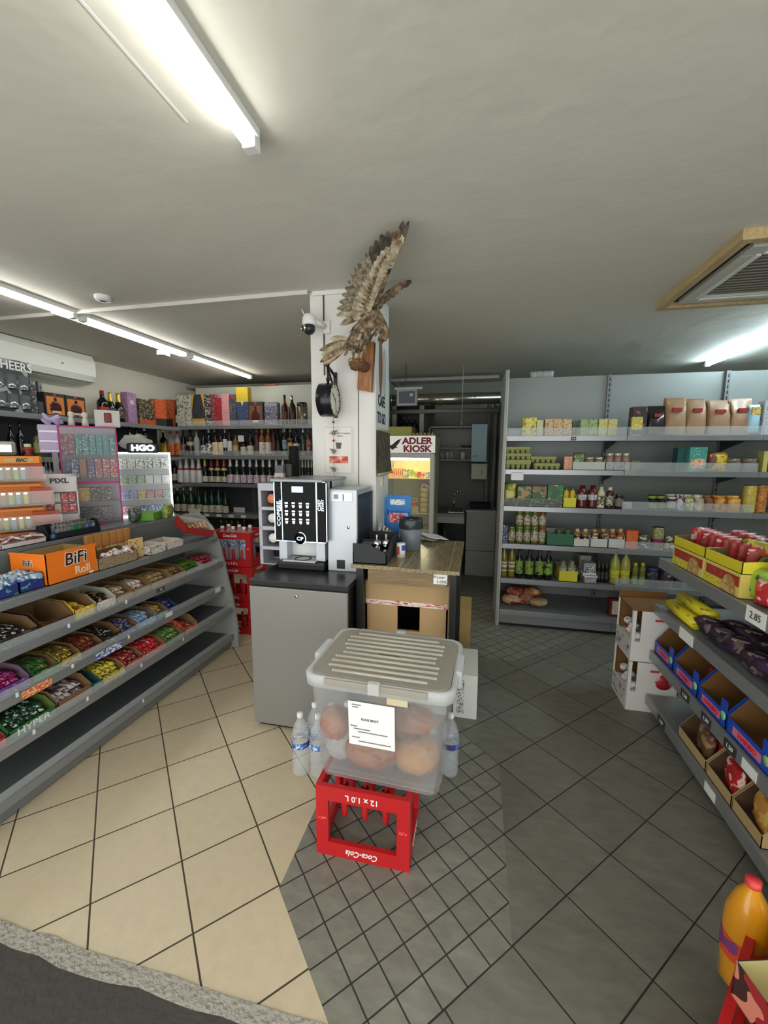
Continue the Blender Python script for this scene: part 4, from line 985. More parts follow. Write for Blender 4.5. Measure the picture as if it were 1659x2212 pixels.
# small contour feathers over the body
b = B(); rnd = random.Random(3)
for k in range(150):
    n = nodes[rnd.choice([0, 0, 0, 3, 3, 4, 1, 8, 10, 5])]; r = n[1]; a = rnd.uniform(0, 2*PI); z = rnd.uniform(-1, 1); dirv = Vector((math.cos(a)*(1-z*z)**.5, math.sin(a)*(1-z*z)**.5, z))
    if dirv.y > .4: continue
    c = n[0]+dirv*r*.93; dn = (Vector((-.5, -.05, -.8)) + dirv*.25).normalized(); ln = rnd.uniform(.03, .055)
    feather(b, c, c+dn*ln, .020, dirv, m=rnd.choice([0, 0, 1]))
b.done('contour_feathers', [FB, FP], eg)
B().sphere(nodes[6][0]+Vector((-.012, -.022, .008)), .0045, seg=8).done('eye', BLACK, eg)
b = B(); h_ = nodes[7][0]; b.cyl(h_, h_+Vector((.0, -.012, -.022)), .009, .002, seg=8); b.done('beak', mat((70, 62, 52), .3), eg)
def wing(name, arm, tips, wid, mats, up, cov):
    """arm: polyline of the wing bone; tips: list of (root param 0..1, tip point, width, mat)"""
    b = B(); ls = [0]
    for a_, c_ in zip(arm, arm[1:]): ls.append(ls[-1]+(c_-a_).length)
    def at(t):
        s_ = t*ls[-1]
        for i in range(len(arm)-1):
            if s_ <= ls[i+1]+1e-9: return arm[i].lerp(arm[i+1], (s_-ls[i])/(ls[i+1]-ls[i]))
        return arm[-1]
    for t, tip, w_, m in tips: feather(b, at(t), tip, w_, up, m)
    for lay, frac in enumerate(cov):
        for i, (t, tip, w_, m) in enumerate(tips):
            r0 = at(t) + Vector(up)*.006*(lay+1); feather(b, r0, r0.lerp(tip, frac), w_*1.15, up, 1 if lay % 2 == 0 else 2)
    for i in range(len(arm)-1): b.cyl(arm[i], arm[i+1], .022*(1-.25*i), .020*(1-.25*(i+1)), seg=10, m=2)
    return b.done(name, mats, eg)
arm = [P3(803, 668, 2.46), P3(822, 628, 2.33), P3(838, 588, 2.20), P3(856, 545, 2.09)]
tp = []
for t, px, py, y, w_, m in [(1.0, 884, 477, 1.985, .030, 3), (.97, 879, 490, 2.0, .034, 3), (.94, 872, 477, 1.99, .038, 3), (1.0, 870, 514, 2.05, .03, 3), (.90, 862, 492, 2.01, .045, 0), (.86, 850, 500, 2.03, .045, 0), (.80, 838, 499, 2.03, .05, 3), (.74, 824, 505, 2.06, .056, 3), (.68, 811, 518, 2.10, .058, 3), (.62, 799, 531, 2.13, .058, 3),
                             (.56, 789, 546, 2.17, .056, 4), (.50, 780, 562, 2.21, .055, 4), (.45, 772, 570, 2.24, .05, 4), (.40, 764, 578, 2.27, .05, 4), (.36, 757, 593, 2.30, .05, 4), (.31, 751, 607, 2.33, .05, 4), (.26, 744, 622, 2.36, .048, 4), (.21, 738, 636, 2.38, .048, 4), (.16, 732, 652, 2.40, .046, 4), (.11, 727, 667, 2.42, .046, 4), (.06, 726, 682, 2.44, .045, 1), (.02, 735, 702, 2.46, .045, 0)]:
    tp.append((t, P3(px, py, y), w_, m))
viewn = (-.15, -.95, -.25)
wing('left_wing', arm, tp, .05, [FB, FP, FB, FD, FBAR], viewn, (.62, .40, .22))
arm2 = [P3(806, 672, 2.52), P3(822, 652, 2.53), P3(842, 628, 2.55), P3(862, 613, 2.58)]
tp2 = [(1.0, P3(890, 607, 2.60), .02, 3), (.95, P3(889, 611, 2.60), .022, 3), (.9, P3(883, 617, 2.60), .024, 3), (.85, P3(872, 622, 2.6), .03, 0), (.75, P3(862, 633, 2.6), .035, 0), (.65, P3(852, 642, 2.6), .035, 0), (.5, P3(842, 648, 2.58), .04, 0), (.35, P3(833, 655, 2.57), .04, 0), (.2, P3(826, 664, 2.56), .045, 0), (.1, P3(818, 672, 2.55), .045, 0)]
wing('right_wing', arm2, tp2, .04, [FB, FB, FB, FD], (0, -.9, -.4), (.6,))
b = B()
for k, (px, py, y) in enumerate([(713, 731, 2.48), (690, 757, 2.46), (693, 768, 2.455), (691, 783, 2.45), (697, 787, 2.46), (703, 789, 2.47), (712, 782, 2.48), (738, 752, 2.50)]):
    feather(b, P3(757, 735, 2.51), P3(px, py, y), .042, viewn, 0 if k % 2 else 1)
b.done('tail_feathers', [FB, FP], eg)
LEGM = mat((150, 122, 70), .6)
knob = P3(772, 788, 2.62)
for s_ in (-1, 1):
    b = B(); a_ = P3(770+6*s_, 760, 2.58); f_ = knob+Vector((.018*s_, -.03, .035)); b.cyl(a_, f_, .008, .007, seg=8)
    for dx in (-.018, 0, .018): b.path([f_, f_+Vector((dx, -.018, -.008)), f_+Vector((dx*1.4, -.022, -.028))], .0042, 6)
    b.done('talon', LEGM, eg)
# wooden plank mount with knot
WPL = wood((128, 78, 44), (168, 114, 70), 7, .45, 2, 9)
r_ = empty('wooden_plank_mount', (0, 0, 0), 0, 'reddish brown wooden plank with a bark knot carrying the stuffed bird', 'wooden mount')
b = B(); q = [P3(788, 742, 2.70), P3(807, 738, 2.70), P3(801, 847, 2.70), P3(772, 841, 2.70), P3(773, 800, 2.70)]
b.prism([Vector((v.x, 2.70, v.z)) for v in q], (0, .05, 0)); 
for v in b.b.verts: v.co += Vector((random.uniform(-.003, .003), 0, random.uniform(-.004, .004)))
b.done('plank', WPL, r_)
b = B(); b.sphere(knob, .045, seg=18, sc_=(1.15, 1.3, .8))
for v in b.b.verts: v.co += Vector((random.uniform(-.006, .006),)*3)
b.cyl(knob, (knob.x+.03, 2.71, knob.z), .03, .035); b.done('bark_knot', mat((112, 76, 48), .85, bump=(40, 1, .02)), r_)
# ================================================================ kitchen nook behind
DG = mat((120, 122, 118), .5)
r_ = empty('display_fridge', (0, 0, 0), 0, 'lit glass-door fridge under an ADLER KIOSK header, behind the column', 'fridge')
fx0, fx1, fy = -1.13, -.487, 4.90; FW = mat((196, 196, 184), .4)
zh0, zh1 = 1.655, 1.855
B().box(fx0, fx1, fy+.01, fy+.62, zh0, zh1, bev=.004).done('header_box', FW, r_)
hd = B().box(fx0, fx1, fy, fy+.012, zh0, zh1).done('header_sign', mat((222, 220, 218), .5, emit=.25), r_)
MAR = mat((150, 30, 48), .5)
text('ADLER', .104, MAR, hd, (x_at(901, fy, 1.8), fy-.002, ony(902, 953, fy).z), bold=.0045, sx=1.12)
text('KIOSK', .104, MAR, hd, (x_at(901, fy, 1.7), fy-.002, ony(902, 970, fy).z), bold=.0045, sx=1.12)
# eagle emblem: spread wing, body, talons
def E(px, py): p = ony(px, py, fy); return (p.x, fy-.0015, p.z)
b = B(); b.prism([E(841, 963), E(848, 960), (E(857, 952)), E(867, 947), E(862, 957), E(856, 964), E(859, 967), E(853, 968), E(848, 972), E(843, 968), E(838, 965), E(838, 960)], (0, -.001, 0)); b.done('eagle_emblem', mat((64, 50, 44), .6), hd)
b = B(); t = .04; yb_ = fy+.60
b.box(fx0, fx0+t, fy+.03, yb_, 0, zh0, 0); b.box(fx1-t, fx1, fy+.03, yb_, 0, zh0, 0); b.box(fx0, fx1, yb_-t, yb_, 0, zh0, 0); b.box(fx0, fx1, fy+.03, yb_, 0, .12, 0); b.box(fx0, fx1, fy+.03, yb_, zh0-.03, zh0, 0)
b.done('cabinet', FW, r_)
B().box(fx0+t+.002, fx1-t-.002, yb_-t-.006, yb_-t-.001, .12, zh0-.03).done('inner_lining', mat((226, 216, 160), .6), r_)
b = B(); D0, D1 = fy, fy+.028
b.box(fx0+.005, fx0+.05, D0, D1, .1, zh0-.006, bev=.003); b.box(fx1-.055, fx1-.005, D0, D1, .1, zh0-.006, bev=.003); b.box(fx0+.05, fx1-.055, D0, D1, zh0-.06, zh0-.006, bev=.003); b.box(fx0+.05, fx1-.055, D0, D1, .1, .17, bev=.003)
dr = b.done('door', mat((206, 206, 196), .4), r_)
B().box(fx0+.05, fx1-.055, D0+.01, D0+.014, .17, zh0-.06).done('glass_pane', clear((235, 240, 235), .9, .03, 'glass'), dr)
B().cyl((fx0+.08, fy+.09, zh0-.065), (fx1-.08, fy+.09, zh0-.065), .022).done('interior_lamp', mat((255, 244, 200), .5, emit=14, name='fridge_lamp'), r_)
FS = [ony(900, 1033, fy+.05).z, ony(900, 1108, fy+.05).z, .72]
for z in FS: B().box(fx0+t, fx1-t, fy+.05, yb_-t, z-.012, z).done('shelf', mat((226, 220, 170), .4), r_)
def put(o, px, y, z, label, cat, group=None, rz=0): return move(o, (x_at(px, y, z), y, z), rz, label, cat, group)
z = FS[0]; yy = fy+.14
b = B()
for k in range(9): b.box(-.105+k*.024, -.088+k*.024, -.03, .06, .03, .12, bev=.004)
b.box(-.115, .115, -.05, .07, 0, .03, 0, bev=.004)
put(b.done('wafer_tray', prn((232, 140, 70), (244, 196, 130), amt=.45)), 860, yy, z, 'orange striped packs in a tray on the top fridge shelf', 'packs')
put(carton(.07, .10, prn((190, 190, 120), (110, 120, 60), (230, 230, 200)), name='cheese_pack'), 877, yy-.03, z, 'pale green pack right of the orange tray on the top fridge shelf', 'pack')
put(carton(.11, .11, prn((226, 214, 90), (90, 150, 60), (244, 236, 170)), name='cheese_pack'), 891, yy, z, 'yellow and green pack in the middle of the top fridge shelf', 'pack')
put(carton(.10, .075, prn((226, 96, 60), (246, 200, 150), (200, 60, 50)), name='cheese_pack'), 908, yy, z, 'red and cream pack near the right of the top fridge shelf', 'pack')
put(carton(.05, .07, prn((220, 220, 224), (40, 50, 90)), name='cheese_pack'), 924, yy, z, 'white and navy pack at the right end of the top fridge shelf', 'pack')
z = FS[1]
for k in range(5): move(B().lathe([(0, 0), (.048, .004), (.055, .03), (.05, .058), (0, .06)], 20).done('round_cheese', mat((232, 214, 130), .55)), (x_at(918, yy, 1.4), yy, z+k*.061), 0, 'yellow round cheese, level %s of the stack in the fridge' % ['one (lowest)', 'two', 'three', 'four', 'five (topmost)'][k], 'cheese', 'cheese wheels stacked in the fridge')
put(carton(.11, .05, prn((92, 70, 130), (226, 220, 236), (190, 60, 60)), name='sausage_pack'), 920, yy, z+.306, 'purple and red pack lying on top of the stacked cheese', 'pack')
put(carton(.085, .075, mat((226, 208, 140), .6), name='butter_pack'), 897, yy, z, 'cream coloured block at the bottom of the middle fridge shelf', 'pack')
put(carton(.10, .05, mat((232, 110, 60), .5), name='butter_pack'), 892, yy, z+.076, 'orange pack lying on the cream block in the fridge', 'pack')
put(B().box(-.06, .06, -.05, .05, 0, .012).done('butter_pack', mat((236, 226, 100), .5)), 893, yy, z+.15, 'flat yellow pack above the orange pack in the fridge', 'pack').location.z = z+.127
b = B()
for k in range(3): b.lathe([(0, 0), (.019, 0), (.021, .045), (0, .05)], 12, cx=-.04+k*.04)
put(b.done('yogurt_cups', mat((206, 196, 150), .3)), 893, yy, z+.139, 'small pale cups in a row above the flat yellow pack', 'cups')
# egg trays on the fridge
EGG = mat((170, 168, 96), .85)
def egg_tray():
    b = B(); b.box(-.14, .14, -.12, .12, 0, .012)
    for i in range(6):
        for j in range(5): b.lathe([(.021, .01), (.013, .04), (0, .042)], 8, cx=-.115+i*.046, cy=-.094+j*.047)
    return b.done('egg_tray', EGG)
put(B().box(-.15, .15, -.1, .1, 0, .115, bev=.012).done('egg_box', EGG), 866, 5.1, 1.856, 'mustard yellow egg box on top of the fridge', 'egg box')
put(egg_tray(), 916, 5.12, 1.856, 'open yellow egg tray with cups, on top of the fridge at right', 'egg tray')
# dark shelf with bottles above the fridge
r_ = empty('back_shelf', (0, 0, 0), 0, 'dark open shelf with pale posts above the fridge', 'shelf'); 
B().box(-1.19, -.62, 5.75, 6.10, 1.84, 1.86).done('board', DARKSTEEL, r_); B().box(-1.19, -.62, 6.08, 6.10, 1.86, 2.36).done('back_panel', BLACK, r_)
for px in (852, 911): x = x_at(px, 5.74, 2.0); B().box(x-.03, x+.03, 5.72, 5.76, 0, 2.36).done('post', mat((158, 158, 146), .6), r_)
for k, px in enumerate((873, 884, 895)):
    o = bottle(.085, .31, BLACK, mat([(196, 190, 170), (120, 60, 56), (150, 60, 60)][k], .6), mat((90, 80, 70), .4), 'wine'); put(o, px, 5.85, 1.861, ['dark bottle with a cream label on the shelf above the fridge, left', 'dark bottle with a brown label above the fridge, middle', 'dark bottle with a red label above the fridge, right'][k], 'bottle', 'bottles above the fridge')
# duct, wiring and box under the ceiling
r_ = empty('ventilation_duct', (0, 5.6, 2.36), 0, 'shiny round metal ventilation duct under the ceiling of the nook', 'duct')
DU = mat((176, 172, 160), .22, .95)
B().cyl((-1.19, 0, 0), (.26, 0, 0), .075, seg=28).done('pipe', DU, r_)
for px in (846, 952, 1027): x = x_at(px, 5.55, 2.36); B().lathe([(.0755, -.008), (.080, -.004), (.080, .004), (.0755, .008)], 28, M=Matrix.Translation((x, 0, 0)) @ Matrix.Rotation(PI/2, 4, 'Y')).done('joint_ring', DU, r_)
b = B(); b.cyl((-1.19, 5.72, 2.22), (.26, 5.72, 2.22), .03); tag(b.done('drain_pipe', mat((128, 128, 122), .5)), 'thin grey pipe running under the shiny duct', 'pipe')
p = ony(1000, 820, 5.2); b = B().cyl((p.x, 5.2, 2.02), (p.x, 5.2, CEIL), .004, seg=6).sphere((p.x, 5.2, 2.01), .012, seg=8); tag(b.done('pull_cord', mat((176, 176, 170), .4)), 'thin pull cord hanging from the ceiling of the nook', 'cord')
r_ = empty('exit_light_box', (0, 0, 0), 0, 'small square framed box hanging before the shiny duct', 'box')
p0 = ony(857, 877, 5.0); p1 = ony(901, 841, 5.0)
B().box(p0.x, p1.x, 5.0, 5.06, p0.z, p1.z, bev=.004).done('frame', mat((150, 152, 158), .35, .4), r_)
B().box(p0.x+.025, p1.x-.025, 4.997, 5.001, p0.z+.03, p1.z-.02).done('panel', mat((88, 92, 104), .3), r_)
B().box(p1.x-.085, p1.x-.05, 4.995, 4.998, p1.z-.08, p1.z-.045).done('sticker', mat((190, 188, 160), .5), r_)
B().box(p0.x-.03, p1.x+.06, 5.0, 5.05, p1.z, p1.z+.03, bev=.004).done('mounting_bar', mat((176, 174, 164), .5), r_)
B().box(p0.x+.1, p0.x+.11, 5.02, 5.03, p1.z+.03, CEIL).done('hanger', GREYL, r_)
# wall cupboard, towel dispenser, sink, grey cabinet
r_ = empty('wall_cupboard', (0, 0, 0), 0, 'open kitchen wall cupboard with two shelves and one pale blue door', 'cupboard')
c0 = ony(925, 995, 5.75); cx1 = x_at(1052, 5.75, 1.8); zt, zm, zb_ = ony(960, 921, 5.75).z, ony(960, 967, 5.75).z, ony(960, 995, 5.75).z; CG = mat((134, 136, 132), .5)
b = B(); b.box(c0.x, cx1, 5.75, 6.05, zt-.018, zt); b.box(c0.x, cx1, 5.75, 6.05, zb_, zb_+.018); b.box(c0.x, cx1, 6.04, 6.05, zb_, zt); b.box(c0.x, c0.x+.018, 5.75, 6.05, zb_, zt); b.box(cx1-.018, cx1, 5.75, 6.05, zb_, zt); b.done('body', CG, r_)
B().box(c0.x+.018, cx1-.018, 5.77, 6.04, zm-.016, zm).done('shelf', CG, r_)
xd0 = x_at(1019, 5.75, 1.8); xd1 = x_at(1046, 5.6, 1.8)
B().box(0, .20, -.009, .009, zb_-.01, zt+.02, bev=.002, M=Matrix.Translation((xd0, 5.70, 0)) @ Matrix.Rotation(-.15, 4, 'Z')).done('door', mat((150, 178, 190), .45), r_)
B().box(.03, .07, -.014, -.009, zb_+.06, zb_+.07, M=Matrix.Translation((xd0, 5.70, 0)) @ Matrix.Rotation(-.15, 4, 'Z')).done('handle', GREYL, r_)
GL = clear((205, 212, 212), .6, .05, 'drinking_glass')
for k, px in enumerate((955, 966, 975)): put(B().lathe([(0, .003), (.025, 0), (.032, .09 + .01*k), (.030, .09+.01*k)], 14).done('drinking_glass', GL), px, 5.85, zb_+.019, 'clear drinking glass on the lower cupboard shelf, %s of three' % ordinal(k, 3), 'glass', 'drinking glasses in the wall cupboard')
put(B().lathe([(0, 0), (.035, 0), (.045, .10), (.041, .10), (.03, .01)], 16).done('mug', mat((196, 196, 190), .5)), 987+12, 5.85, zb_+.019, 'white tapered mug on the lower cupboard shelf', 'mug')
put(B().lathe([(0, 0), (.05, 0), (.09, .03), (.088, .032), (0, .012)], 18).done('bowl', mat((70, 72, 70), .4)), 1008, 5.85, zm+.001, 'dark shallow bowl on the middle cupboard shelf', 'bowl')
r_ = empty('towel_dispenser', (0, 0, 0), 0, 'white paper towel dispenser on the wall under the blue cupboard door', 'dispenser')
d0 = ony(1017, 1035, 5.95); d1 = ony(1053, 1001, 5.95)
B().box(d0.x, d1.x, 5.93, 6.09, d0.z, d1.z, bev=.01).done('housing', mat((186, 184, 164), .4), r_); B().box(d1.x-.075, d1.x-.068, 5.926, 5.931, d0.z+.06, d0.z+.14).done('window', BLACK, r_)
r_ = empty('sink_unit', (0, 0, 0), 0, 'kitchen sink with a curved tap on a grey worktop, dark below', 'sink')
sx0, sx1 = -.48, -.135
B().box(-.487, sx1, 5.32, 5.98, .845, .885, bev=.003).done('worktop', mat((122, 124, 120), .5), r_)
B().box(-.487, sx1, 5.325, 5.345, .76, .845).done('apron', mat((146, 150, 148), .5), r_)
B().box(-.487, sx1, 5.90, 5.92, 0, .845).done('recess_shade_panel', BLACK, r_)  # black sheet stands in for the shade under the worktop
B().box(sx1-.22, sx1-.01, 5.42, 5.88, .884, .893, bev=.004).done('basin_rim', CHROME, r_); B().box(sx1-.20, sx1-.03, 5.45, 5.85, .8935, .8945).done('basin', mat((96, 98, 96), .3, .6), r_)
t0 = Vector((x_at(980, 5.8, .95), 5.86, .89)); pts = [t0, t0+Vector((0, 0, .16)), t0+Vector((.02, -.01, .22)), t0+Vector((.06, -.03, .25)), t0+Vector((.10, -.06, .24)), t0+Vector((.125, -.08, .19))]
B().path(pts, .010, 10).done('tap', CHROME, r_)
b = B(); b.cyl((-.40, 5.6, .1), (-.40, 5.6, .75), .03); b.cyl((-.40, 5.6, .4), (-.25, 5.7, .4), .03); b.box(-.45, -.30, 5.5, 5.6, .02, .25, bev=.01); b.box(-.27, -.17, 5.5, 5.65, .02, .3, bev=.01)
b.done('plumbing', mat((62, 62, 60), .6), r_)
r_ = empty('grey_cabinet', (0, 0, 0), 0, 'pale grey low cabinet beside the sink, dark blue cloth on top', 'cabinet')
g0, g1 = -.115, .27
B().box(g0, g1, 5.62, 6.1, 0, .875, bev=.006).done('body', mat((150, 154, 148), .45), r_); B().box(g0-.01, g1, 5.60, 6.1, .875, .905, bev=.003).done('top', mat((158, 162, 156), .45), r_)
B().box(g0, g1, 5.615, 5.622, .345, .352).done('gap', GREYL, r_)
b = B().box(-.08, .20, 5.75, 6.0, 0, .06, bev=.02)
for v in b.b.verts: v.co += Vector((random.uniform(-.01, .01), random.uniform(-.01, .01), random.uniform(-.008, .008)))
tag(b.done('folded_cloth', mat((24, 26, 52), .8), None, (0, 0, .915)), 'dark blue folded cloth on the pale grey cabinet', 'cloth')
b = B(); x = .235; b.cyl((x, 6.2, .5), (x, 6.2, 2.5), .03); b.cyl((x-.09, 6.25, .5), (x-.09, 6.25, 2.4), .03); tag(b.done('water_pipes', mat((134, 140, 134), .5)), 'two vertical grey pipes in the right corner of the nook', 'pipes')
# ================================================================ bottles and boxes on the liquor shelves
def gl(c, rough=.12): return mat(c, rough, coat=.3, name='bottle_glass')
BLK, GRN, BRN, DGR = gl((14, 15, 16)), gl((22, 44, 30)), gl((52, 28, 16)), gl((14, 24, 20))
AMB, CLR, GOLDL = gl((120, 66, 26)), clear((214, 220, 220), .6, .05, 'clear_glass'), mat((196, 168, 72), .3, .6, 'gold_foil')
SILF, REDF, ORF, CRM = mat((206, 208, 214), .3, .3, 'silver_foil'), mat((140, 26, 34), .35), mat((190, 80, 48), .35, .3), prn((216, 210, 188), (90, 84, 70), amt=.32, sx=120, sz=220)
WLB, PNK = prn((224, 222, 222), (120, 120, 124), amt=.3, sx=120, sz=220), prn((226, 218, 222), (196, 96, 116), (170, 170, 190), amt=.35, sx=90, sz=140, big=40)
MILK = mat((226, 224, 226), .3)
QI = QY+.06
def place(kind, px0, px1, py, y, z, nm_, cat='bottle', group=None, fx=None, **kw):
    """put one article between two measured columns, its top at row py, standing at depth y on a shelf at z (front -Y);
       fx set: the shelf runs along Y and the article faces +X (1) or -X (-1) at x = y"""
    if fx is None:
        xm_ = (px0+px1)/2; X0, X1 = x_at(px0, y, z+.1), x_at(px1, y, z+.1); wd = X1-X0
        X = (X0+X1)/2; h = ony(xm_, py, y).z - z; loc = (X, y, z); rz = 0
    else:
        Y0, Y1 = y_at(px0, y, z+.1), y_at(px1, y, z+.1); wd = abs(Y1-Y0); Yc = (Y0+Y1)/2
        h = onx((px0+px1)/2, py, y).z - z; loc = (y, Yc, z); rz = PI/2*fx
    for Z_ in (QZ if (fx or y > 4.9) else PZ):
        if z+.02 < Z_ and fx is None: top_ = Z_-.036-z
        elif z+.02 < Z_: top_ = Z_-.056-z
        else: continue
        h = min(h, top_) if z+h > Z_-.036 and z < Z_-.1 else h
    o = kind(wd*.985, h, **kw)
    d = 0
    return move(o, (loc[0], loc[1], loc[2]+.0006), rz, nm_, cat, group)
def zp(x, y): return 340+x/4.879, 780+y/4.879
# ---- top shelf of the rear liquor shelving
z = QZ[0]+.003; wr = 'on the rear top shelf'
def BX(px0, px1, py, label, body, panel=None, d=.09, pz=(.3, .75), fx=None, y=None, cat='gift box', grp='boxes on the top liquor shelf', top=None, px=.8):
    return place(carton, px0, px1, py, (QY+.09) if y is None else y, z, label, cat, grp, fx=fx, body=body, panel=panel, d=d, pz=pz, name='gift_box', top=top, px=px)
BLKB = prn((34, 34, 38), (170, 150, 96), amt=.24); ORB = prn((206, 92, 48), (60, 30, 24), amt=.3); 
BX(388, 403, 854, 'left one of the two white floral tall boxes '+wr, prn((206, 204, 192), (120, 116, 104), amt=.3, sx=40, sz=40), mat((196, 194, 182), .5), pz=(.48, .52), px=.99)
BX(404, 419, 854, 'right one of the two white floral tall boxes '+wr, prn((206, 204, 192), (120, 116, 104), amt=.3, sx=40, sz=40), mat((196, 194, 182), .5), pz=(.48, .52), px=.99)
o = BX(420, 447, 853, 'black ribbed box with yellow corners and base, '+wr, prn((36, 38, 44), (70, 74, 82), amt=.5, sx=200, sz=10), None)
w_, h_ = .5, 1
hh = ony(433, 853, QY+.09).z-z; ww = (x_at(447, QY+.09, 2.1)-x_at(420, QY+.09, 2.1))/2*.985
B().box(-ww-.001, ww+.001, -.0465, -.02, 0, hh*.24).done('yellow_base', prn((214, 172, 44), (60, 50, 30), amt=.25), o)
for s_ in (-1, 1): b = B(); b.prism([(s_*ww, -.0465, hh), (s_*ww*.55, -.0465, hh), (s_*ww, -.0465, hh*.5)], (0, .004, 0)); b.done('yellow_corner', mat((214, 172, 44), .5), o)
BX(448, 459, 853, 'slim black tall box with white vertical lettering '+wr, prn((34, 34, 38), (206, 206, 200), amt=.42, sx=30, sz=80), None)
BX(460, 470, 853, 'slim maroon tall box '+wr, prn((120, 40, 56), (190, 130, 140), amt=.3), None)
BX(471, 483, 860, 'slim bright red box between the maroon and pink boxes '+wr, prn((158, 32, 42), (196, 90, 90), amt=.2), None)
BX(484, 500, 852, 'pale pink tall box '+wr, prn((218, 152, 156), (120, 80, 80), amt=.16), None)
BX(501, 515, 853, 'dark grey tall box with a red top sticker '+wr, prn((54, 58, 68), (140, 140, 146), amt=.25), mat((176, 50, 40), .5), pz=(.86, .93), px=.5)
o = BX(516, 541, 838, 'tallest box, yellow above and navy below, '+wr, prn((48, 62, 108), (150, 150, 120), amt=.14), None)
hh = ony(528, 838, QY+.09).z-z; ww = (x_at(541, QY+.09, 2.1)-x_at(516, QY+.09, 2.1))/2*.985
B().box(-ww-.0012, ww+.0012, -.0465, .0465, hh*.62, hh+.001).done('yellow_top', mat((204, 176, 52), .45), o)
b = B(); b.prism([(-.02, -.048, hh*.62), (0, -.048, hh*.68), (.02, -.048, hh*.62), (0, -.048, hh*.52)], (0, .002, 0)); b.done('gold_emblem', mat((206, 190, 130), .4), o)
def bottle_box(px0, px1, py, label, frame, inner, y=None, fx=None):
    o = place(carton, px0, px1, py, QY+.09 if y is None else y, z, label, 'gift box', 'boxed round brandy bottles', fx=fx, body=frame, d=.1, name='gift_box')
    wv = o.dimensions.x if False else None
    me = o.data; xs = [v.co.x for v in me.vertices]; zs_ = [v.co.z for v in me.vertices]; W2, H2 = max(xs), max(zs_)
    B().box(-W2*.86, W2*.86, -.0515, -.049, H2*.06, H2*.84).done('window', inner, o)
    B().sphere((0, -.051, H2*.36), 1, seg=16, sc_=(W2*.62, .006, H2*.30)).done('bottle_front', mat((70, 28, 22), .15, coat=.4), o)
    B().box(-W2*.12, W2*.12, -.056, -.05, H2*.66, H2*.80).done('bottle_neck', mat((52, 34, 28), .2), o)
    B().box(-W2*.4, W2*.4, -.0585, -.055, H2*.12, H2*.22).done('label', mat((206, 196, 180), .5), o)
    B().box(-W2*.14, W2*.14, -.0513, -.05, H2*.90, H2*.97).done('sticker', mat((196, 60, 44), .5), o)
    return o
bottle_box(541, 573, 869, 'brown boxed round brandy bottle right of the tallest box on the rear top shelf', mat((52, 46, 44), .5), mat((120, 74, 50), .5))
o = BX(575, 603, 870, 'purple and grey gift box with a pale bottle picture '+wr, prn((72, 62, 110), (190, 190, 200), (120, 110, 120), amt=.3, big=14), mat((150, 150, 156), .4), pz=(.82, .97), px=.95)
place(bottle, 609, 622, 853, QI, z, 'dark brown bottle with a red neck band, right end of rear top shelf', 'bottle', glass=BRN, label=mat((88, 48, 36), .5), cap=BLK, neck=REDF)
place(bottle, 624, 639, 854, QI+.02, z, 'dark metallic bottle with a spout near the right end of the top liquor shelf', 'bottle', glass=mat((66, 52, 46), .25, .6), label=None, cap=CHROME)
place(jar, 642, 664, 870, QI+.04, z, 'squat glass jug with dark stopper at the right end of the top liquor shelf', 'jug', body=mat((110, 96, 78), .15, .3), label=None, lid=BLK)
o = B().box(-.09, .09, -.02, .05, 0, .012, bev=.003).done('orange_packet', mat((206, 104, 72), .5)); move(o, (x_at(585, 5.43, 2.58), 5.41, 2.577), 0, 'small orange packet lying on top of the rear header panel', 'packet')
# ---- left wall top shelf (articles face into the room)
z = QZ[0]-.017; xw = -4.07
o = BX(-30, 58, 778, 'large black CHEERS glass gift set on the left wall top shelf', prn((44, 48, 54), (150, 156, 160), amt=.3, sx=14, sz=16), None, y=-4.10, fx=1, d=.14)
me = o.data; W2, H2 = max(v.co.x for v in me.vertices), max(v.co.z for v in me.vertices)
text('CHEERS', .105, mat((226, 228, 226), .5), o, (W2*.12, -.0715, H2*.88), bold=.002, sx=.9)
for k in range(3):
    for j in range(2): B().lathe([(.05, 0), (.056, .12), (.0, .12)], 14, cx=-W2*.62+k*W2*.62, cy=-.045, M=Matrix.Translation((0, 0, H2*(.08+.37*j)))).done('glass_tumbler', mat((120, 128, 132), .1, .4), o)
BX(59, 73, 832, 'tall thin dark box with a white stroke beside the CHEERS set', prn((48, 48, 52), (150, 150, 150), amt=.2), None, y=xw, fx=1)
BX(74, 86, 868, 'small dark grey box between the gift set and the brandy boxes', mat((66, 66, 68), .5), None, y=xw, fx=1)
bottle_box(88, 133, 850, 'left boxed round brandy bottle with orange lining on the left wall shelf', mat((40, 34, 34), .5), mat((210, 120, 46), .5), y=-4.07, fx=1)
bottle_box(134, 177, 857, 'right boxed round brandy bottle with orange lining on the left wall shelf', mat((40, 34, 34), .5), mat((210, 120, 46), .5), y=-4.07, fx=1)
for k, (a_, c_, t_, cp, lb, nm) in enumerate([(213, 233, 844, REDF, mat((176, 40, 36), .5), 'dark bottle with red cap and red label right of the perforated upright'), (232, 248, 848, GOLDL, BLKB, 'gold capped black sparkling bottle, left one of the pair on the left wall shelf'), (249, 266, 850, GOLDL, BLKB, 'gold capped black sparkling bottle, right one of the pair on the left wall shelf')]):
    place(bottle, a_, c_, t_, xw, z, nm, 'bottle', 'bottles on the left wall top shelf', fx=1, glass=BLK, label=lb, cap=cp, style='wine' if k == 0 else 'sparkling')
BX(270, 290, 849, 'tall lilac box with a diamond emblem on the left wall top shelf', prn((150, 110, 150), (206, 186, 206), amt=.14), mat((206, 190, 210), .5), pz=(.62, .75), y=xw, fx=1, px=.4)
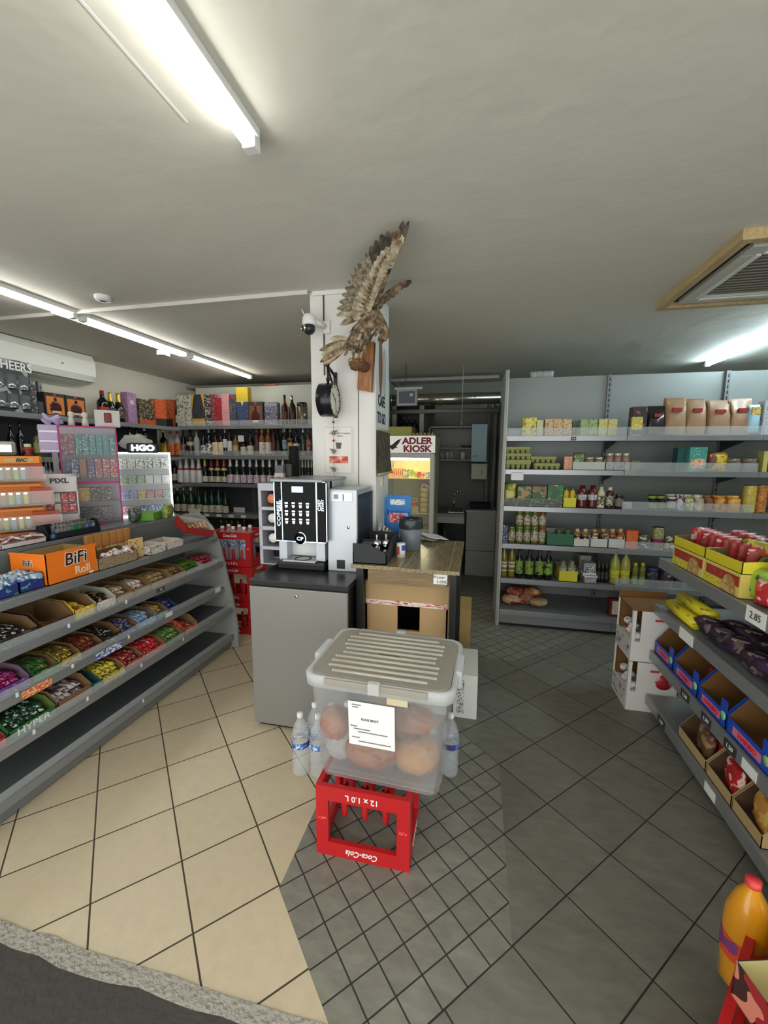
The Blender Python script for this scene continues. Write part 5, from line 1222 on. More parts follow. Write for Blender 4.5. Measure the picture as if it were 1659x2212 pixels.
o = BX(294, 328, 864, 'black box with orange base near the left corner of the top shelf', prn((38, 38, 42), (196, 180, 130), amt=.26), mat((190, 82, 44), .5), pz=(.0, .2), y=xw, fx=1, px=.99)
BX(330, 354, 864, 'left orange box with a pointed dark base near the corner of the top shelf', prn((214, 98, 52), (96, 46, 30), amt=.22), mat((46, 44, 48), .5), pz=(.0, .28), y=-4.06, fx=1, px=.99)
z = QZ[0]+.003
BX(357, 379, 864, 'right orange box with a pointed dark base near the corner of the top shelf', prn((214, 98, 52), (80, 40, 30), amt=.3), mat((46, 44, 48), .5), pz=(.0, .28), px=.99)
place(bottle, 380, 387, 868, QI+.02, z, 'small red labelled bottle between the orange and white boxes on the top shelf', 'bottle', glass=BLK, label=mat((190, 186, 180), .5), cap=REDF)
# ---- second shelf of the rear wall (z ~1.61)
z = QZ[1]+.003; wr = 'second rear shelf'
row2 = [  # x0, x1, top (zoom units), glass, label, cap, style, label band, text
 (-35, 12, 712, BLK, prn((206, 176, 66), (150, 120, 40), amt=.3), GOLDL, 'flask', (.02, .48), 'left yellow labelled rum bottle with a gold neck, '+wr),
 (32, 104, 708, BLK, prn((206, 176, 66), (150, 120, 40), amt=.3), GOLDL, 'flask', (.02, .48), 'right yellow labelled rum bottle with a gold neck, '+wr),
 (112, 180, 740, CLR, prn((206, 84, 70), (228, 150, 60), amt=.4, sz=60), REDF, 'flask', (.02, .5), 'left clear bottle with red and orange label bands, '+wr),
 (184, 250, 740, CLR, prn((206, 84, 70), (228, 150, 60), amt=.4, sz=60), REDF, 'flask', (.02, .5), 'right clear bottle with red and orange label bands, '+wr),
 (252, 302, 728, BLK, prn((60, 46, 40), (206, 170, 150), amt=.4), BLK, 'spirit', (.12, .45), 'slim dark bottle with a small oval label, '+wr),
 (318, 388, 715, gl((44, 34, 30)), prn((206, 198, 160), (60, 50, 40), amt=.3), BLK, 'spirit', (.38, .52), 'square dark whisky bottle with a slanted cream label, '+wr),
 (390, 448, 720, CLR, None, GREYL, 'round', (.1, .3), 'clear unlabelled spirit bottle, '+wr),
 (460, 518, 738, BLK, prn((206, 206, 204), (60, 60, 60), amt=.4, sx=30, sz=40), BLK, 'spirit', (.08, .42), 'left black bottle with a torn white label, '+wr),
 (518, 576, 705, BLK, prn((206, 206, 204), (60, 60, 60), amt=.4, sx=30, sz=40), SILF, 'spirit', (.08, .45), 'right black bottle with a torn white label, '+wr),
 (580, 638, 706, gl((48, 26, 18)), prn((222, 196, 160), (196, 96, 44), (232, 226, 210), amt=.4, sx=40, sz=40, big=40), GOLDL, 'flask', (.03, .5), 'brown bottle with a flowery orange label and gold cap, '+wr),
 (640, 694, 706, gl((48, 26, 18)), prn((222, 196, 160), (196, 96, 44), (232, 226, 210), amt=.4, sx=40, sz=40, big=40), REDF, 'flask', (.03, .5), 'brown bottle with a flowery orange label and red cap, '+wr),
 (697, 740, 700, BLK, WLB, SILF, 'spirit', (.3, .62), 'dark bottle with a white roundel label, '+wr),
 (742, 790, 704, BLK, WLB, BLK, 'spirit', (.18, .55), 'dark bottle with a tall white label next to the roundel bottle, '+wr),
 (800, 858, 756, gl((112, 84, 40)), prn((190, 170, 120), (90, 70, 40), amt=.3), BLK, 'round', (.2, .45), 'olive brown bottle with a small round crest, '+wr),
 (880, 942, 800, BLK, CRM, BLK, 'spirit', (.05, .48), 'left black bottle with a cream label under the white card, '+wr),
 (952, 1018, 745, BLK, CRM, BLK, 'spirit', (.05, .42), 'right black bottle with a cream label, by the shelf joint, '+wr),
 (1026, 1076, 700, gl((66, 36, 22)), mat((70, 46, 36), .5), ORF, 'spirit', (.2, .5), 'brown bottle with a dark label and copper cap, '+wr),
 (1077, 1139, 714, AMB, prn((216, 206, 196), (110, 90, 70), amt=.25), mat((206, 140, 80), .4), 'spirit', (.08, .5), 'left amber bottle with a white portrait label, '+wr),
 (1142, 1203, 714, AMB, prn((216, 206, 196), (110, 90, 70), amt=.25), mat((206, 140, 80), .4), 'spirit', (.08, .5), 'right amber bottle with a white portrait label, '+wr),
 (1206, 1250, 715, gl((58, 26, 22)), mat((88, 44, 36), .5), BRN, 'spirit', (.2, .5), 'slim reddish brown bottle, '+wr),
 (1252, 1300, 752, BLK, mat((44, 40, 40), .5), BLK, 'round', (.1, .4), 'small black bottle with a dark label, '+wr),
 (1320, 1370, 700, DGR, prn((150, 168, 180), (40, 60, 90), amt=.35), mat((150, 160, 120), .4), 'wine', (.25, .58), 'dark bottle with a pale blue label, '+wr),
 (1376, 1434, 700, BLK, prn((216, 170, 90), (120, 80, 40), amt=.25), GOLDL, 'wine', (.12, .62), 'dark bottle with a tall yellow orange label, '+wr),
 (1438, 1500, 735, DGR, CRM, BLK, 'wine', (.15, .5), 'squat dark bottle with a black and cream label, '+wr),
 (1508, 1568, 712, gl((24, 52, 40)), mat((150, 150, 140), .5), SILF, 'spirit', (.02, .12), 'green square bottle near the column, '+wr),
 (1570, 1622, 710, gl((72, 34, 28)), prn((120, 60, 50), (196, 170, 150), amt=.3), mat((40, 110, 70), .4), 'spirit', (.1, .6), 'reddish bottle with a green cap at the column, '+wr)]
for (a_, c_, t_, g_, l_, cp, st, lb, nm) in row2:
    place(bottle, *[zp(a_, 0)[0], zp(c_, 0)[0]], zp(0, t_)[1], QI, z, nm, 'bottle', 'spirit bottles on the second rear shelf', glass=g_, label=l_, cap=cp, style=st, lab=lb)
p = zp(850, 850); X = ony(p[0], p[1], QY-.02)
o = B().box(0, .085, -.002, 0, 0, .082, bev=.0008).done('paper_card', mat((200, 196, 190), .6)); move(o, (X.x, QY-.015, X.z), 0, 'square off-white paper card hanging at the front of the second rear liquor shelf', 'card')
# a second row behind, at the right (dark necks)
for k in range(6):
    place(bottle, 566+k*10.5, 574+k*10.5, 927, QI+.12, z, 'dark bottle in the back row of the second rear shelf, %s of six' % ordinal(k, 6), 'bottle', 'back row bottles on the second rear shelf', glass=[BRN, BLK, AMB, BLK, DGR, BRN][k], label=None, cap=[ORF, GOLDL, ORF, BLK, SILF, BLK][k], style='spirit')
# ---- third shelf: sparkling wine
z = QZ[2]+.003; wr = 'third rear shelf'
place(bottle, zp(150, 0)[0], zp(212, 0)[0], zp(0, 1010)[1], QI, z, 'dark wine bottle with a cream label at the left end of the third rear shelf', glass=BLK, label=CRM, cap=BLK, lab=(.08, .35))
def wbot(w, h):
    o = bottle(w, h, MILK, None, MILK, 'sparkling'); R_ = w/2
    B().lathe([(R_*.96, h*.515), (R_*.72, h*.60)], 14).done('red_band', mat((150, 50, 66), .4), o); return o
for k in range(4): place(wbot, *[q for q in (zp(216+65*k, 0)[0], zp(278+65*k, 0)[0])], zp(0, 1003)[1], QI, z, 'white sparkling wine bottle with a dark red band, %s of four' % ordinal(k, 4), 'bottle', 'white sparkling bottles on the third rear shelf')
for (a_, c_, l_, cp, nk, nm) in [(478, 536, mat((206, 204, 198), .5), GOLDL, None, 'black bottle with gold neck foil and white label, '+wr), (545, 604, CRM, REDF, prn((206, 190, 130), (190, 80, 90), amt=.3), 'green bottle with red foil and a yellow upper label, '+wr), (609, 670, CRM, ORF, mat((206, 190, 140), .4), 'dark sparkling bottle with copper foil, left one of the pair, '+wr), (677, 737, CRM, ORF, mat((206, 190, 140), .4), 'dark sparkling bottle with copper foil, right one of the pair, '+wr)]:
    place(bottle, zp(a_, 0)[0], zp(c_, 0)[0], zp(0, 1012)[1], QI, z, nm, 'bottle', 'dark sparkling bottles on the third rear shelf', glass=DGR, label=l_, cap=cp, neck=nk, style='sparkling', lab=(.05, .28))
for k in range(9): place(bottle, zp(743+69*k, 0)[0], zp(803+69*k, 0)[0], zp(0, 1012)[1], QI, z, 'dark sparkling bottle with silver foil and pinkish label, %s of nine' % ordinal(k, 9), 'bottle', 'silver foiled sparkling bottles on the third rear shelf', glass=DGR, label=PNK, cap=SILF, style='sparkling', lab=(.03, .36))
for k in range(4): place(bottle, 650+k*6.5, 657.5+k*6.5, 989, QI+(k % 2)*.08, z, 'slim dark bottle with pale gold foil by the column, %s of four' % ordinal(k, 4), 'bottle', 'gold foiled bottles by the column', glass=DGR, label=None, cap=mat((190, 180, 150), .3, .3), style='sparkling')
# ---- fourth shelf
z = QZ[3]+.003; wr = 'on the fourth rear liquor shelf'
for k, (a_, c_, t_) in enumerate([(118, 183, 1330), (187, 250, 1322), (254, 318, 1322), (322, 400, 1325)]): place(bottle, zp(a_, 0)[0], zp(c_, 0)[0], zp(0, t_)[1], QI, z, 'green bottle with a white cap and low cream label, %s of four' % ordinal(k, 4), 'bottle', 'white capped green bottles on the fourth rear shelf', glass=gl((26, 52, 36)), label=CRM, cap=SILF, style='wine', lab=(.04, .32))
for k, (a_, c_, t_) in enumerate([(414, 474, 1340), (480, 544, 1355), (547, 610, 1345), (613, 690, 1340), (692, 750, 1370)]): place(bottle, zp(a_, 0)[0], zp(c_, 0)[0], zp(0, t_)[1], QI, z, 'dark green wine bottle with a low cream label, %s of five' % ordinal(k, 5), 'bottle', 'cream labelled wine bottles on the fourth rear shelf', glass=gl((20, 48, 36)), label=CRM, cap=gl((20, 48, 36)), style='wine', lab=(.04, .34))
for (px, pw, nm) in ((517, 24, 'white price card standing at the back of the fourth rear shelf'), (420, 24, 'white price card leaning before the wine bottles, above the curved gondola end')):
    y_ = QY+.2 if px > 500 else QY-.02; x0, x1 = x_at(px-pw/2, y_, z), x_at(px+pw/2, y_, z); o = B().box(0, x1-x0, 0, .002, 0, .072 if px > 500 else .10).done('price_card', WHITE); move(o, (x0, y_, z+.001 if px > 500 else z-.04), 0, nm, 'price card')
for k in range(4): x0 = x_at(441+k*26.5, QY-.012, z-.02); o = B().box(0, .075, 0, .0015, -.018, .018).done('price_tag', WHITE); move(o, (x0, QY-.0125, z-.02), 0, 'small white price tag on the fourth shelf edge, %s of four' % ordinal(k, 4), 'price tag', 'price tags on the fourth rear shelf edge')
# ---- fifth shelf, necks seen over the red crates
z = QZ[4]+.003
for k, (px, t_, c_) in enumerate([(479, 1123, GOLDL), (490, 1124, GOLDL), (502, 1124, GOLDL), (515, 1125, GOLDL), (529, 1122, ORF), (541, 1128, BLK), (557, 1140, SILF)]):
    place(bottle, px-5.5 if k < 6 else px-9, px+5.5 if k < 6 else px+9, t_, QI+.1 if k < 5 else QI, z, 'dark wine bottle behind the red crates, %s of seven' % ordinal(k, 7), 'bottle', 'wine bottles on the fifth rear shelf', glass=BLK, label=CRM, cap=c_, style='wine', lab=(.02, .42) if k > 5 else (.1, .4))
# ---- left wall, second shelf
z = QZ[1]-.017
for (a_, c_, t_, g_, l_, cp, st, nm) in [(18, 33, 915, BLK, None, BLK, 'round', 'black round shouldered bottle on the left wall second shelf, left one'), (38, 54, 914, BLK, None, BLK, 'round', 'black round shouldered bottle on the left wall second shelf, right one'), (73, 104, 920, gl((98, 96, 52)), prn((140, 136, 80), (170, 166, 120), amt=.3), mat((150, 146, 110), .3), 'flask', 'large olive green flask bottle on the left wall second shelf'),
                                         (276, 287, 918, BLK, WLB, BLK, 'spirit', 'dark bottle with a pale label over the glowing display, left one'), (292, 303, 918, BLK, WLB, BLK, 'spirit', 'dark bottle with a pale label over the glowing display, middle one'), (308, 320, 922, BLK, CRM, SILF, 'spirit', 'dark bottle with a cream label over the glowing display, right one')]:
    place(bottle, a_, c_, t_, xw, z, nm, 'bottle', 'bottles on the left wall second shelf', fx=1, glass=g_, label=l_, cap=cp, style=st)
z = QZ[2]-.017
for k, px in enumerate((104, 112, 121, 131, 141, 150)): place(bottle, px-4, px+4, 988+(k % 3)*6, xw, z, 'small clear spirit bottle on the left wall third shelf, %s of six' % ordinal(k, 6), 'bottle', 'small clear bottles on the left wall third shelf', fx=1, glass=CLR, label=WLB, cap=SILF, style='spirit')
# ---- red crates stacked at the rear of the curved gondola
for k, (zz, nm) in enumerate([(0, 'lowest red bottle crate of the stack behind the snack gondola'), (.315, 'middle red bottle crate of the stack behind the snack gondola'), (.63, 'topmost red bottle crate of the stack, holding clear bottles')]):
    c = crate('bottle_crate', (-2.13, 3.36, zz), math.radians(3), nm, 'red crates stacked behind the gondola', w=.40, d=.30, h=.31, text_on=True)
for k in range(6):
    clone(wb, (-2.25+.11*(k % 3), 3.30+.10*(k//3), .646), 0, 'empty clear bottle standing in the topmost red crate, %s' % ['front left', 'front middle', 'front right', 'rear left', 'rear middle', 'rear right'][k], 'bottle', 'clear bottles in the topmost red crate').name = 'clear_bottle'
# ================================================================ snack gondola goods (trays face +X) and counter displays
SH = ['top', 'second', 'third', 'fourth', 'bottom']
def snack_tray(k, px0, px1, out, inn, barm, label, barlabel, n=8, h=.085, front=.5, layers=3, depth=None, name='snack_tray', barw=None, empty_=False, rnd=.0, text_=None):
    z, xf = GZ[k], GX[k]-.012; y0, y1 = sorted((y_at(px0, xf, z+.03), y_at(px1, xf, z+.03))); w_ = (y1-y0)*.97; yc = (y0+y1)/2; d = depth or .26
    t = tray(w_, d, h, out, inn, front=front, name=name); move(t, (xf-d/2-.002, yc, z+.001), PI/2, label, 'snack tray', 'display trays on the snack gondola')
    if text_: text(text_[0], text_[1], text_[2], t, (0, -d/2-.0015, h*front*.5), bold=.0008, sx=text_[3] if len(text_) > 3 else 1)
    if empty_: return t
    n = int(n*1.7) if n > 3 else n; layers = max(layers, 3) if n > 3 else 1; layers = min(layers, 3)
    bw = barw or max(.022, min(.036, w_/max(1, round(w_/.032)))); nc = max(1, int((w_-.012)/bw)); proto = None; cnt = 0
    for L_ in range(layers):
        for i in range(nc):
            if cnt >= n: break
            l = min(.14, d*.55); x = -w_/2+.006+bw*(i+.5)
            yy = -d/2+.012+l/2+random.uniform(0, .006)+L_*.012; zz = .004+L_*.024
            wp = Matrix.Rotation(PI/2, 4, 'Z') @ Vector((x, yy, zz)); loc = (xf-d/2-.002+wp.x, yc+wp.y, z+.001+zz)
            if proto is None: proto = bar_obj(l, bw*.93, .026, barm)
            clone(proto, loc, (0, 0, PI/2+random.uniform(-.03, .03)*(1+rnd)), barlabel, 'snack bar', barlabel); cnt += 1
    return t
K1, K2 = (40, 34, 32), (220, 214, 206)
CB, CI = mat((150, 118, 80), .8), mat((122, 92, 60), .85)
def T(*a, **k): return snack_tray(*a, **k)
# second shelf
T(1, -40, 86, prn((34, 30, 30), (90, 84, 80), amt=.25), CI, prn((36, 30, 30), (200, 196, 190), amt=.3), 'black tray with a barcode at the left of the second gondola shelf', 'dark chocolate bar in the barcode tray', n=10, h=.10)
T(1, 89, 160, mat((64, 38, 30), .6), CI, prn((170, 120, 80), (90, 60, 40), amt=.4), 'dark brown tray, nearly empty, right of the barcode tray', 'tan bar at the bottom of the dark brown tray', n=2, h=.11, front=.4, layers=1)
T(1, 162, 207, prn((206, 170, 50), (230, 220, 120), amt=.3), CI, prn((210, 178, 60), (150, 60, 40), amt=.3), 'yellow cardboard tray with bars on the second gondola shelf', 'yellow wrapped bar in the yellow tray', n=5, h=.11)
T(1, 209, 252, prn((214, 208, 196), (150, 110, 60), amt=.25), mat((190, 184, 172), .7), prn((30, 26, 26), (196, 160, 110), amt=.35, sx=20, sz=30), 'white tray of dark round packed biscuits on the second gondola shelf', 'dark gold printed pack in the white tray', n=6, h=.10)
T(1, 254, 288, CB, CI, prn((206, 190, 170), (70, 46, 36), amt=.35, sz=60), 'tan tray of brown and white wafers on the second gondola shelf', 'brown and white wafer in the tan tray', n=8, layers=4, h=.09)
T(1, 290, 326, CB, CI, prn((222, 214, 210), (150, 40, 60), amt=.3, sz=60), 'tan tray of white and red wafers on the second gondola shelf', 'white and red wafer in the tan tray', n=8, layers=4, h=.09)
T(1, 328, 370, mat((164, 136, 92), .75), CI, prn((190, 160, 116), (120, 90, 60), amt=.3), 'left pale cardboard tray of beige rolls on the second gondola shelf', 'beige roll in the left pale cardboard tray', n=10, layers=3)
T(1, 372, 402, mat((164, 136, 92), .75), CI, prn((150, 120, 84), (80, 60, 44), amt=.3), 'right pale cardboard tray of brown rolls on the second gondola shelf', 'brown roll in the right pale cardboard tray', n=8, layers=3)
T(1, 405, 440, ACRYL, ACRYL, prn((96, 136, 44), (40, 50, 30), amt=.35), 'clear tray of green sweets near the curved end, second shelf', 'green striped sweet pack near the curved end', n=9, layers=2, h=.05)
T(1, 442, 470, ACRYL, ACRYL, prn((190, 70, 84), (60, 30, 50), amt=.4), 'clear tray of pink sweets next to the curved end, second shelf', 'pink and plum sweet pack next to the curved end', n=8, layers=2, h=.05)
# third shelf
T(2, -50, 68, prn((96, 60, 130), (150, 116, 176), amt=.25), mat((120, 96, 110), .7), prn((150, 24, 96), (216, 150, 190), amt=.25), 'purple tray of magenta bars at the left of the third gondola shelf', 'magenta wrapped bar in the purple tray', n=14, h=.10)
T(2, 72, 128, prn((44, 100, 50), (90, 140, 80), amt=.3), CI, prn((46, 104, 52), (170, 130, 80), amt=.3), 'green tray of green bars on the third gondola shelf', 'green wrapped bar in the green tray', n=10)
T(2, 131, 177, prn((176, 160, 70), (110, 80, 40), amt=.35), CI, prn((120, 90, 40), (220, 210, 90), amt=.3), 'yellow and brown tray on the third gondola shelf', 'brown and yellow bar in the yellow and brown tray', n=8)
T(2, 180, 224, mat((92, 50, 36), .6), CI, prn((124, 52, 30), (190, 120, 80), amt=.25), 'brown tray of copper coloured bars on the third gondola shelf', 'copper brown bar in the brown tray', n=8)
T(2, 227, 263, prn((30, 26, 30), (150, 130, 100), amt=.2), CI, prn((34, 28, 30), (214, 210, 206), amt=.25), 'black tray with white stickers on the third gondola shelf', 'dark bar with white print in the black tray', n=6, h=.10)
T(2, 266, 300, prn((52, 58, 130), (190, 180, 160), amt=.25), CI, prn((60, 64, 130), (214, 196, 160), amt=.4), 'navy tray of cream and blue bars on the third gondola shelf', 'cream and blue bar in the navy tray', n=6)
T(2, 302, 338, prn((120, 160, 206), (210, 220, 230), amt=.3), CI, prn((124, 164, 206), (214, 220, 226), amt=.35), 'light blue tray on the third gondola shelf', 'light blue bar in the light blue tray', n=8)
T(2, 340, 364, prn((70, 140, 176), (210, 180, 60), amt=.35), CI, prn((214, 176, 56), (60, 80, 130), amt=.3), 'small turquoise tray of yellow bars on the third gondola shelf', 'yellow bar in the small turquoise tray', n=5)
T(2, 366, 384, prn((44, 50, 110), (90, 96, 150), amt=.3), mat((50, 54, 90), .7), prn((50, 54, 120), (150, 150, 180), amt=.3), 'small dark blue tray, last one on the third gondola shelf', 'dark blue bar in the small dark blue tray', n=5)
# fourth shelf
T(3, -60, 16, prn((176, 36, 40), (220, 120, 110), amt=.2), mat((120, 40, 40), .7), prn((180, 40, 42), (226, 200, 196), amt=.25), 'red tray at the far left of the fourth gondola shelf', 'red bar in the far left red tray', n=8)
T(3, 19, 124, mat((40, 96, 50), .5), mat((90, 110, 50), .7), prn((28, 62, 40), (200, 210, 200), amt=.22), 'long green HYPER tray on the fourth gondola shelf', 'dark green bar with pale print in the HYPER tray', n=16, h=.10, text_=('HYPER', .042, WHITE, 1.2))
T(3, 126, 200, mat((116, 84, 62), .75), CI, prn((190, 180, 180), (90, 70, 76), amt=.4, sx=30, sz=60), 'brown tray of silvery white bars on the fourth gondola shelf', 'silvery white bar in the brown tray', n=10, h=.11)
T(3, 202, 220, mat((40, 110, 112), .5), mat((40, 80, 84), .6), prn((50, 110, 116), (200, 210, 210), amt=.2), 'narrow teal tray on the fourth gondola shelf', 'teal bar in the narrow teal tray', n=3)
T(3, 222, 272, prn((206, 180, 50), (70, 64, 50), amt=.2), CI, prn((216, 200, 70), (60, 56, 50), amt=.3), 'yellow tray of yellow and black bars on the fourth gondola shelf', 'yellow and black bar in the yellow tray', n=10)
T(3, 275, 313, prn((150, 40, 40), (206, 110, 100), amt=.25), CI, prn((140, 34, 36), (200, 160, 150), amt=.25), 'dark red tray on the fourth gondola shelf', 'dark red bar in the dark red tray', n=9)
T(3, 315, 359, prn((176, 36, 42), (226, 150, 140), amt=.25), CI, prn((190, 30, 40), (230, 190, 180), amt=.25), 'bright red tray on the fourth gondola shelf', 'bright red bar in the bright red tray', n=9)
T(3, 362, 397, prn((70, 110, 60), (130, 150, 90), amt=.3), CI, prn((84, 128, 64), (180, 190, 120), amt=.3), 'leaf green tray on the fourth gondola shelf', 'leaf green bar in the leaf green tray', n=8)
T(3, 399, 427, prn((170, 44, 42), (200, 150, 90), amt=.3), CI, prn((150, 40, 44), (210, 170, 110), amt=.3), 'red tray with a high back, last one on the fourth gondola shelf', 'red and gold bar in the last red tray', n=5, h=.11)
# top shelf
zt = GZ[0]; xt = GX[0]
ORG = mat((232, 118, 24), .5, name='orange_cardboard')
y0, y1 = 1.60, 1.885; w_ = y1-y0
t = empty('sausage_box', (-2.10, (y0+y1)/2, zt+.001), PI/2, 'large orange BiFi Roll cardboard box on the top gondola shelf', 'cardboard box')
b = B(); d = .235; h = .165; th = .004
b.box(-w_/2, w_/2, 0, th, 0, h, 0); b.box(-w_/2, -w_/2+th, 0, d, 0, h*.98, 0); b.box(w_/2-th, w_/2, 0, d, 0, h*.9, 1); b.box(-w_/2, w_/2, d-th, d, 0, h*.9, 1); b.box(-w_/2, w_/2, 0, d, 0, th, 1)
b.box(-w_/2+th, w_/2-th, th, th+.002, .004, h*.99, 1); b.box(-w_/2+th, -w_/2+th+.002, th, d-th, .004, h*.97, 1)
b.done('box', [ORG, mat((160, 132, 88), .8)], t)
OUT, INK = mat((232, 228, 220), .5), mat((34, 30, 30), .5)
text('BiFi', .092, OUT, t, (.015, -.001, h*.66), bold=.0045, sx=.95, shear=.1); text('BiFi', .092, INK, t, (.015, -.0022, h*.66), bold=.001, sx=.95, shear=.1)
text('Roll', .058, mat((236, 206, 176), .5), t, (.05, -.0015, h*.24), bold=.0016)
text('BiFi', .046, OUT, t, (-w_/2-.001, d*.5, h*.66), (PI/2, 0, -PI/2), bold=.0022, sx=.9, shear=.1); text('BiFi', .046, INK, t, (-w_/2-.002, d*.5, h*.66), (PI/2, 0, -PI/2), bold=.0004, sx=.9, shear=.1)
text('Roll', .024, mat((236, 206, 176), .5), t, (-w_/2-.0015, d*.25, h*.22), (PI/2, 0, -PI/2))
B().box(.09, .112, -.003, 0, .004, .016).done('price_sticker', WHITE, t)
NAVYB = prn((36, 48, 120), (80, 150, 130), amt=.16, sx=30, sz=60)
for k, (ya, yb_) in enumerate(((1.36, 1.475), (1.48, 1.595))):
    t = tray(yb_-ya, .17, .062, NAVYB, mat((40, 60, 120), .6), front=.9, name='gum_tray'); move(t, (-2.20, (ya+yb_)/2, zt+.001), PI/2, ['left navy tray of clear gum packs beside the orange BiFi box', 'right navy tray of clear gum packs beside the orange BiFi box'][k], 'gum tray', 'navy gum trays')
    pr = None
    for i in range(8):
        if pr is None:
            pr = B().pillow(.07, .045, .035, nx=6, nz=6, jit=.004).done('gum_pack', prn((150, 176, 200), (70, 100, 150), (210, 226, 226), amt=.35, sx=30, sz=30, big=40))
        clone(pr, (-2.26+.042*(i % 4), (ya+yb_)/2-.028+.056*(i//4), zt+.042+.005*(i % 3)), (random.uniform(-.2, .2), random.uniform(-.2, .2), PI/2), ['silvery blue gum pack in the left navy tray', 'silvery blue gum pack in the right navy tray'][k], 'gum pack', ['gum packs in the left navy tray', 'gum packs in the right navy tray'][k])
# cardboard trays further back on the top shelf
def flat_tray(px0, px1, h, out, inn, label, front=.8, d=.2, x=None, dz=0):
    x = x or xt-.012; y0, y1 = sorted((y_at(px0, x, zt+.05), y_at(px1, x, zt+.05))); t = tray((y1-y0)*.98, d, h, out, inn, front=front, name='snack_tray'); move(t, (x-d/2, (y0+y1)/2, zt+.001+dz), PI/2, label, 'snack tray', 'trays on the top gondola shelf'); return x-d/2, (y0+y1)/2, (y1-y0)
X, Y, W_ = flat_tray(211, 298, .085, prn((150, 132, 104), (120, 100, 76), amt=.2), CI, 'long plain cardboard tray right of the orange BiFi box', d=.15)
pr = None
for i in range(6):
    if pr is None: pr = bag(.07, .05, prn((222, 218, 220), (190, 40, 50), amt=.3), d=.03, name='sweet_pack')
    clone(pr, (X+random.uniform(-.02, .03), Y-.05+.045*i, zt+.055), (.9, .3*i, 1.2), 'red and white sweet pack in the long plain tray', 'sweet pack', 'sweet packs in the long plain tray')
WAF = prn((214, 186, 128), (196, 90, 60), amt=.2, sx=60, sz=60)
for i in range(6):
    y = 2.02+.055*i
    for L_ in range(2):
        o = B().box(-.024, .024, -.012, .012, 0, .085, bev=.004).done('wafer_pack', WAF if L_ == 0 else mat((186, 130, 72), .5))
        move(o, (-2.30+.0*L_, y, zt+.001+.087*L_), PI/2, '%s wafer pack standing behind the plain tray, %s of six' % (['cream and orange lower', 'brown upper'][L_], ordinal(i, 6)), 'wafer pack', 'wafer packs behind the plain tray')
o = B().box(-.05, .05, -.012, .0, 0, .125, bev=.002).done('wafer_sign_box', WAF); move(o, (-2.15, 2.21, zt+.001), PI/2-.1, 'slanted cream pack with red vertical print before the wafer packs', 'wafer pack')
for (p0, p1, lb, bl) in ((325, 358, 'left white tray of cigarillo-like bars near the curved end, top shelf', 'brown and white slim pack in the left white tray'), (360, 396, 'right white tray of slim bars near the curved end, top shelf', 'orange and white slim pack in the right white tray')):
    X, Y, W_ = flat_tray(p0, p1, .06, prn((206, 202, 196), (150, 60, 60), amt=.16), mat((190, 186, 180), .7), lb, front=.75, d=.17)
    pr = None
    for i in range(9):
        if pr is None: pr = B().box(-.045, .045, -.012, .012, 0, .012, bev=.002).done('slim_pack', prn((216, 206, 190), (120, 80, 60) if p0 == 325 else (206, 110, 50), amt=.35))
        clone(pr, (X+.04-.03*(i//5), Y-.04+.02*(i % 5)*1.6, zt+.006+.013*(i % 3)), (0, 0, PI/2+.1*(i % 2)), bl, 'snack pack', bl)
b = B(); t = tray(.24, .17, .075, mat((150, 36, 32), .5), mat((186, 184, 178), .7), front=.7, name='snack_tray'); b.b.free()
move(t, (-2.17, 2.80, zt+.075), (PI/2), 'red and white tray propped at a slant near the curved end, top shelf', 'snack tray', 'trays on the top gondola shelf'); t.rotation_euler = (.35, .25, PI/2-.35)
pr = None
for i in range(6):
    if pr is None: pr = bar_obj(.12, .026, .016, prn((196, 150, 110), (120, 60, 50), amt=.3))
    clone(pr, (-2.17+.02*i-.05, 2.80+.02*i-.03, zt+.105), (.25, .2, .9), 'salmon brown bar in the slanted red and white tray', 'snack bar', 'bars in the slanted tray')
for k, (dx, dy, c1, c2, nm) in enumerate([(0, 0, (60, 76, 62), (150, 160, 150), 'dark green crinkled pack on the ledge before the glowing display'), (.02, .12, (88, 170, 50), (160, 110, 80), 'bright green open box on the ledge before the glowing display'), (.10, .22, (140, 160, 70), (90, 60, 40), 'yellow green pack on the ledge near the curved end')]):
    o = bag(.13, .11, prn(c1, c2, amt=.3), d=.07, name='snack_pack') if k != 1 else carton(.16, .06, prn(c1, c2, amt=.25), d=.12, name='snack_pack'); move(o, (-2.49+dx, 2.58+dy, 1.121), PI/2+.3, nm, 'snack pack', 'packs on the gondola ledge')
# -------- counter displays behind the gondola
def pol(px, py_b, z): p = onz(px, py_b, z); return p
def dsp(px0, px1, py_top, X, Y, zb):
    """width, height and yaw of a display that stands at (X, Y) and turns its face to the aisle"""
    p = Vector((X, Y, zb))-C_POS; dep = p.dot(C_FWD); w_ = (px1-px0)/F_PX*dep; yaw = math.atan2(-X, Y)
    c_ = (px0+px1)/2; r = ray(c_, py_top); t = (X*r.x+Y*r.y)/(r.x*r.x+r.y*r.y); return w_, CAM_Z+r.z*t-zb, yaw
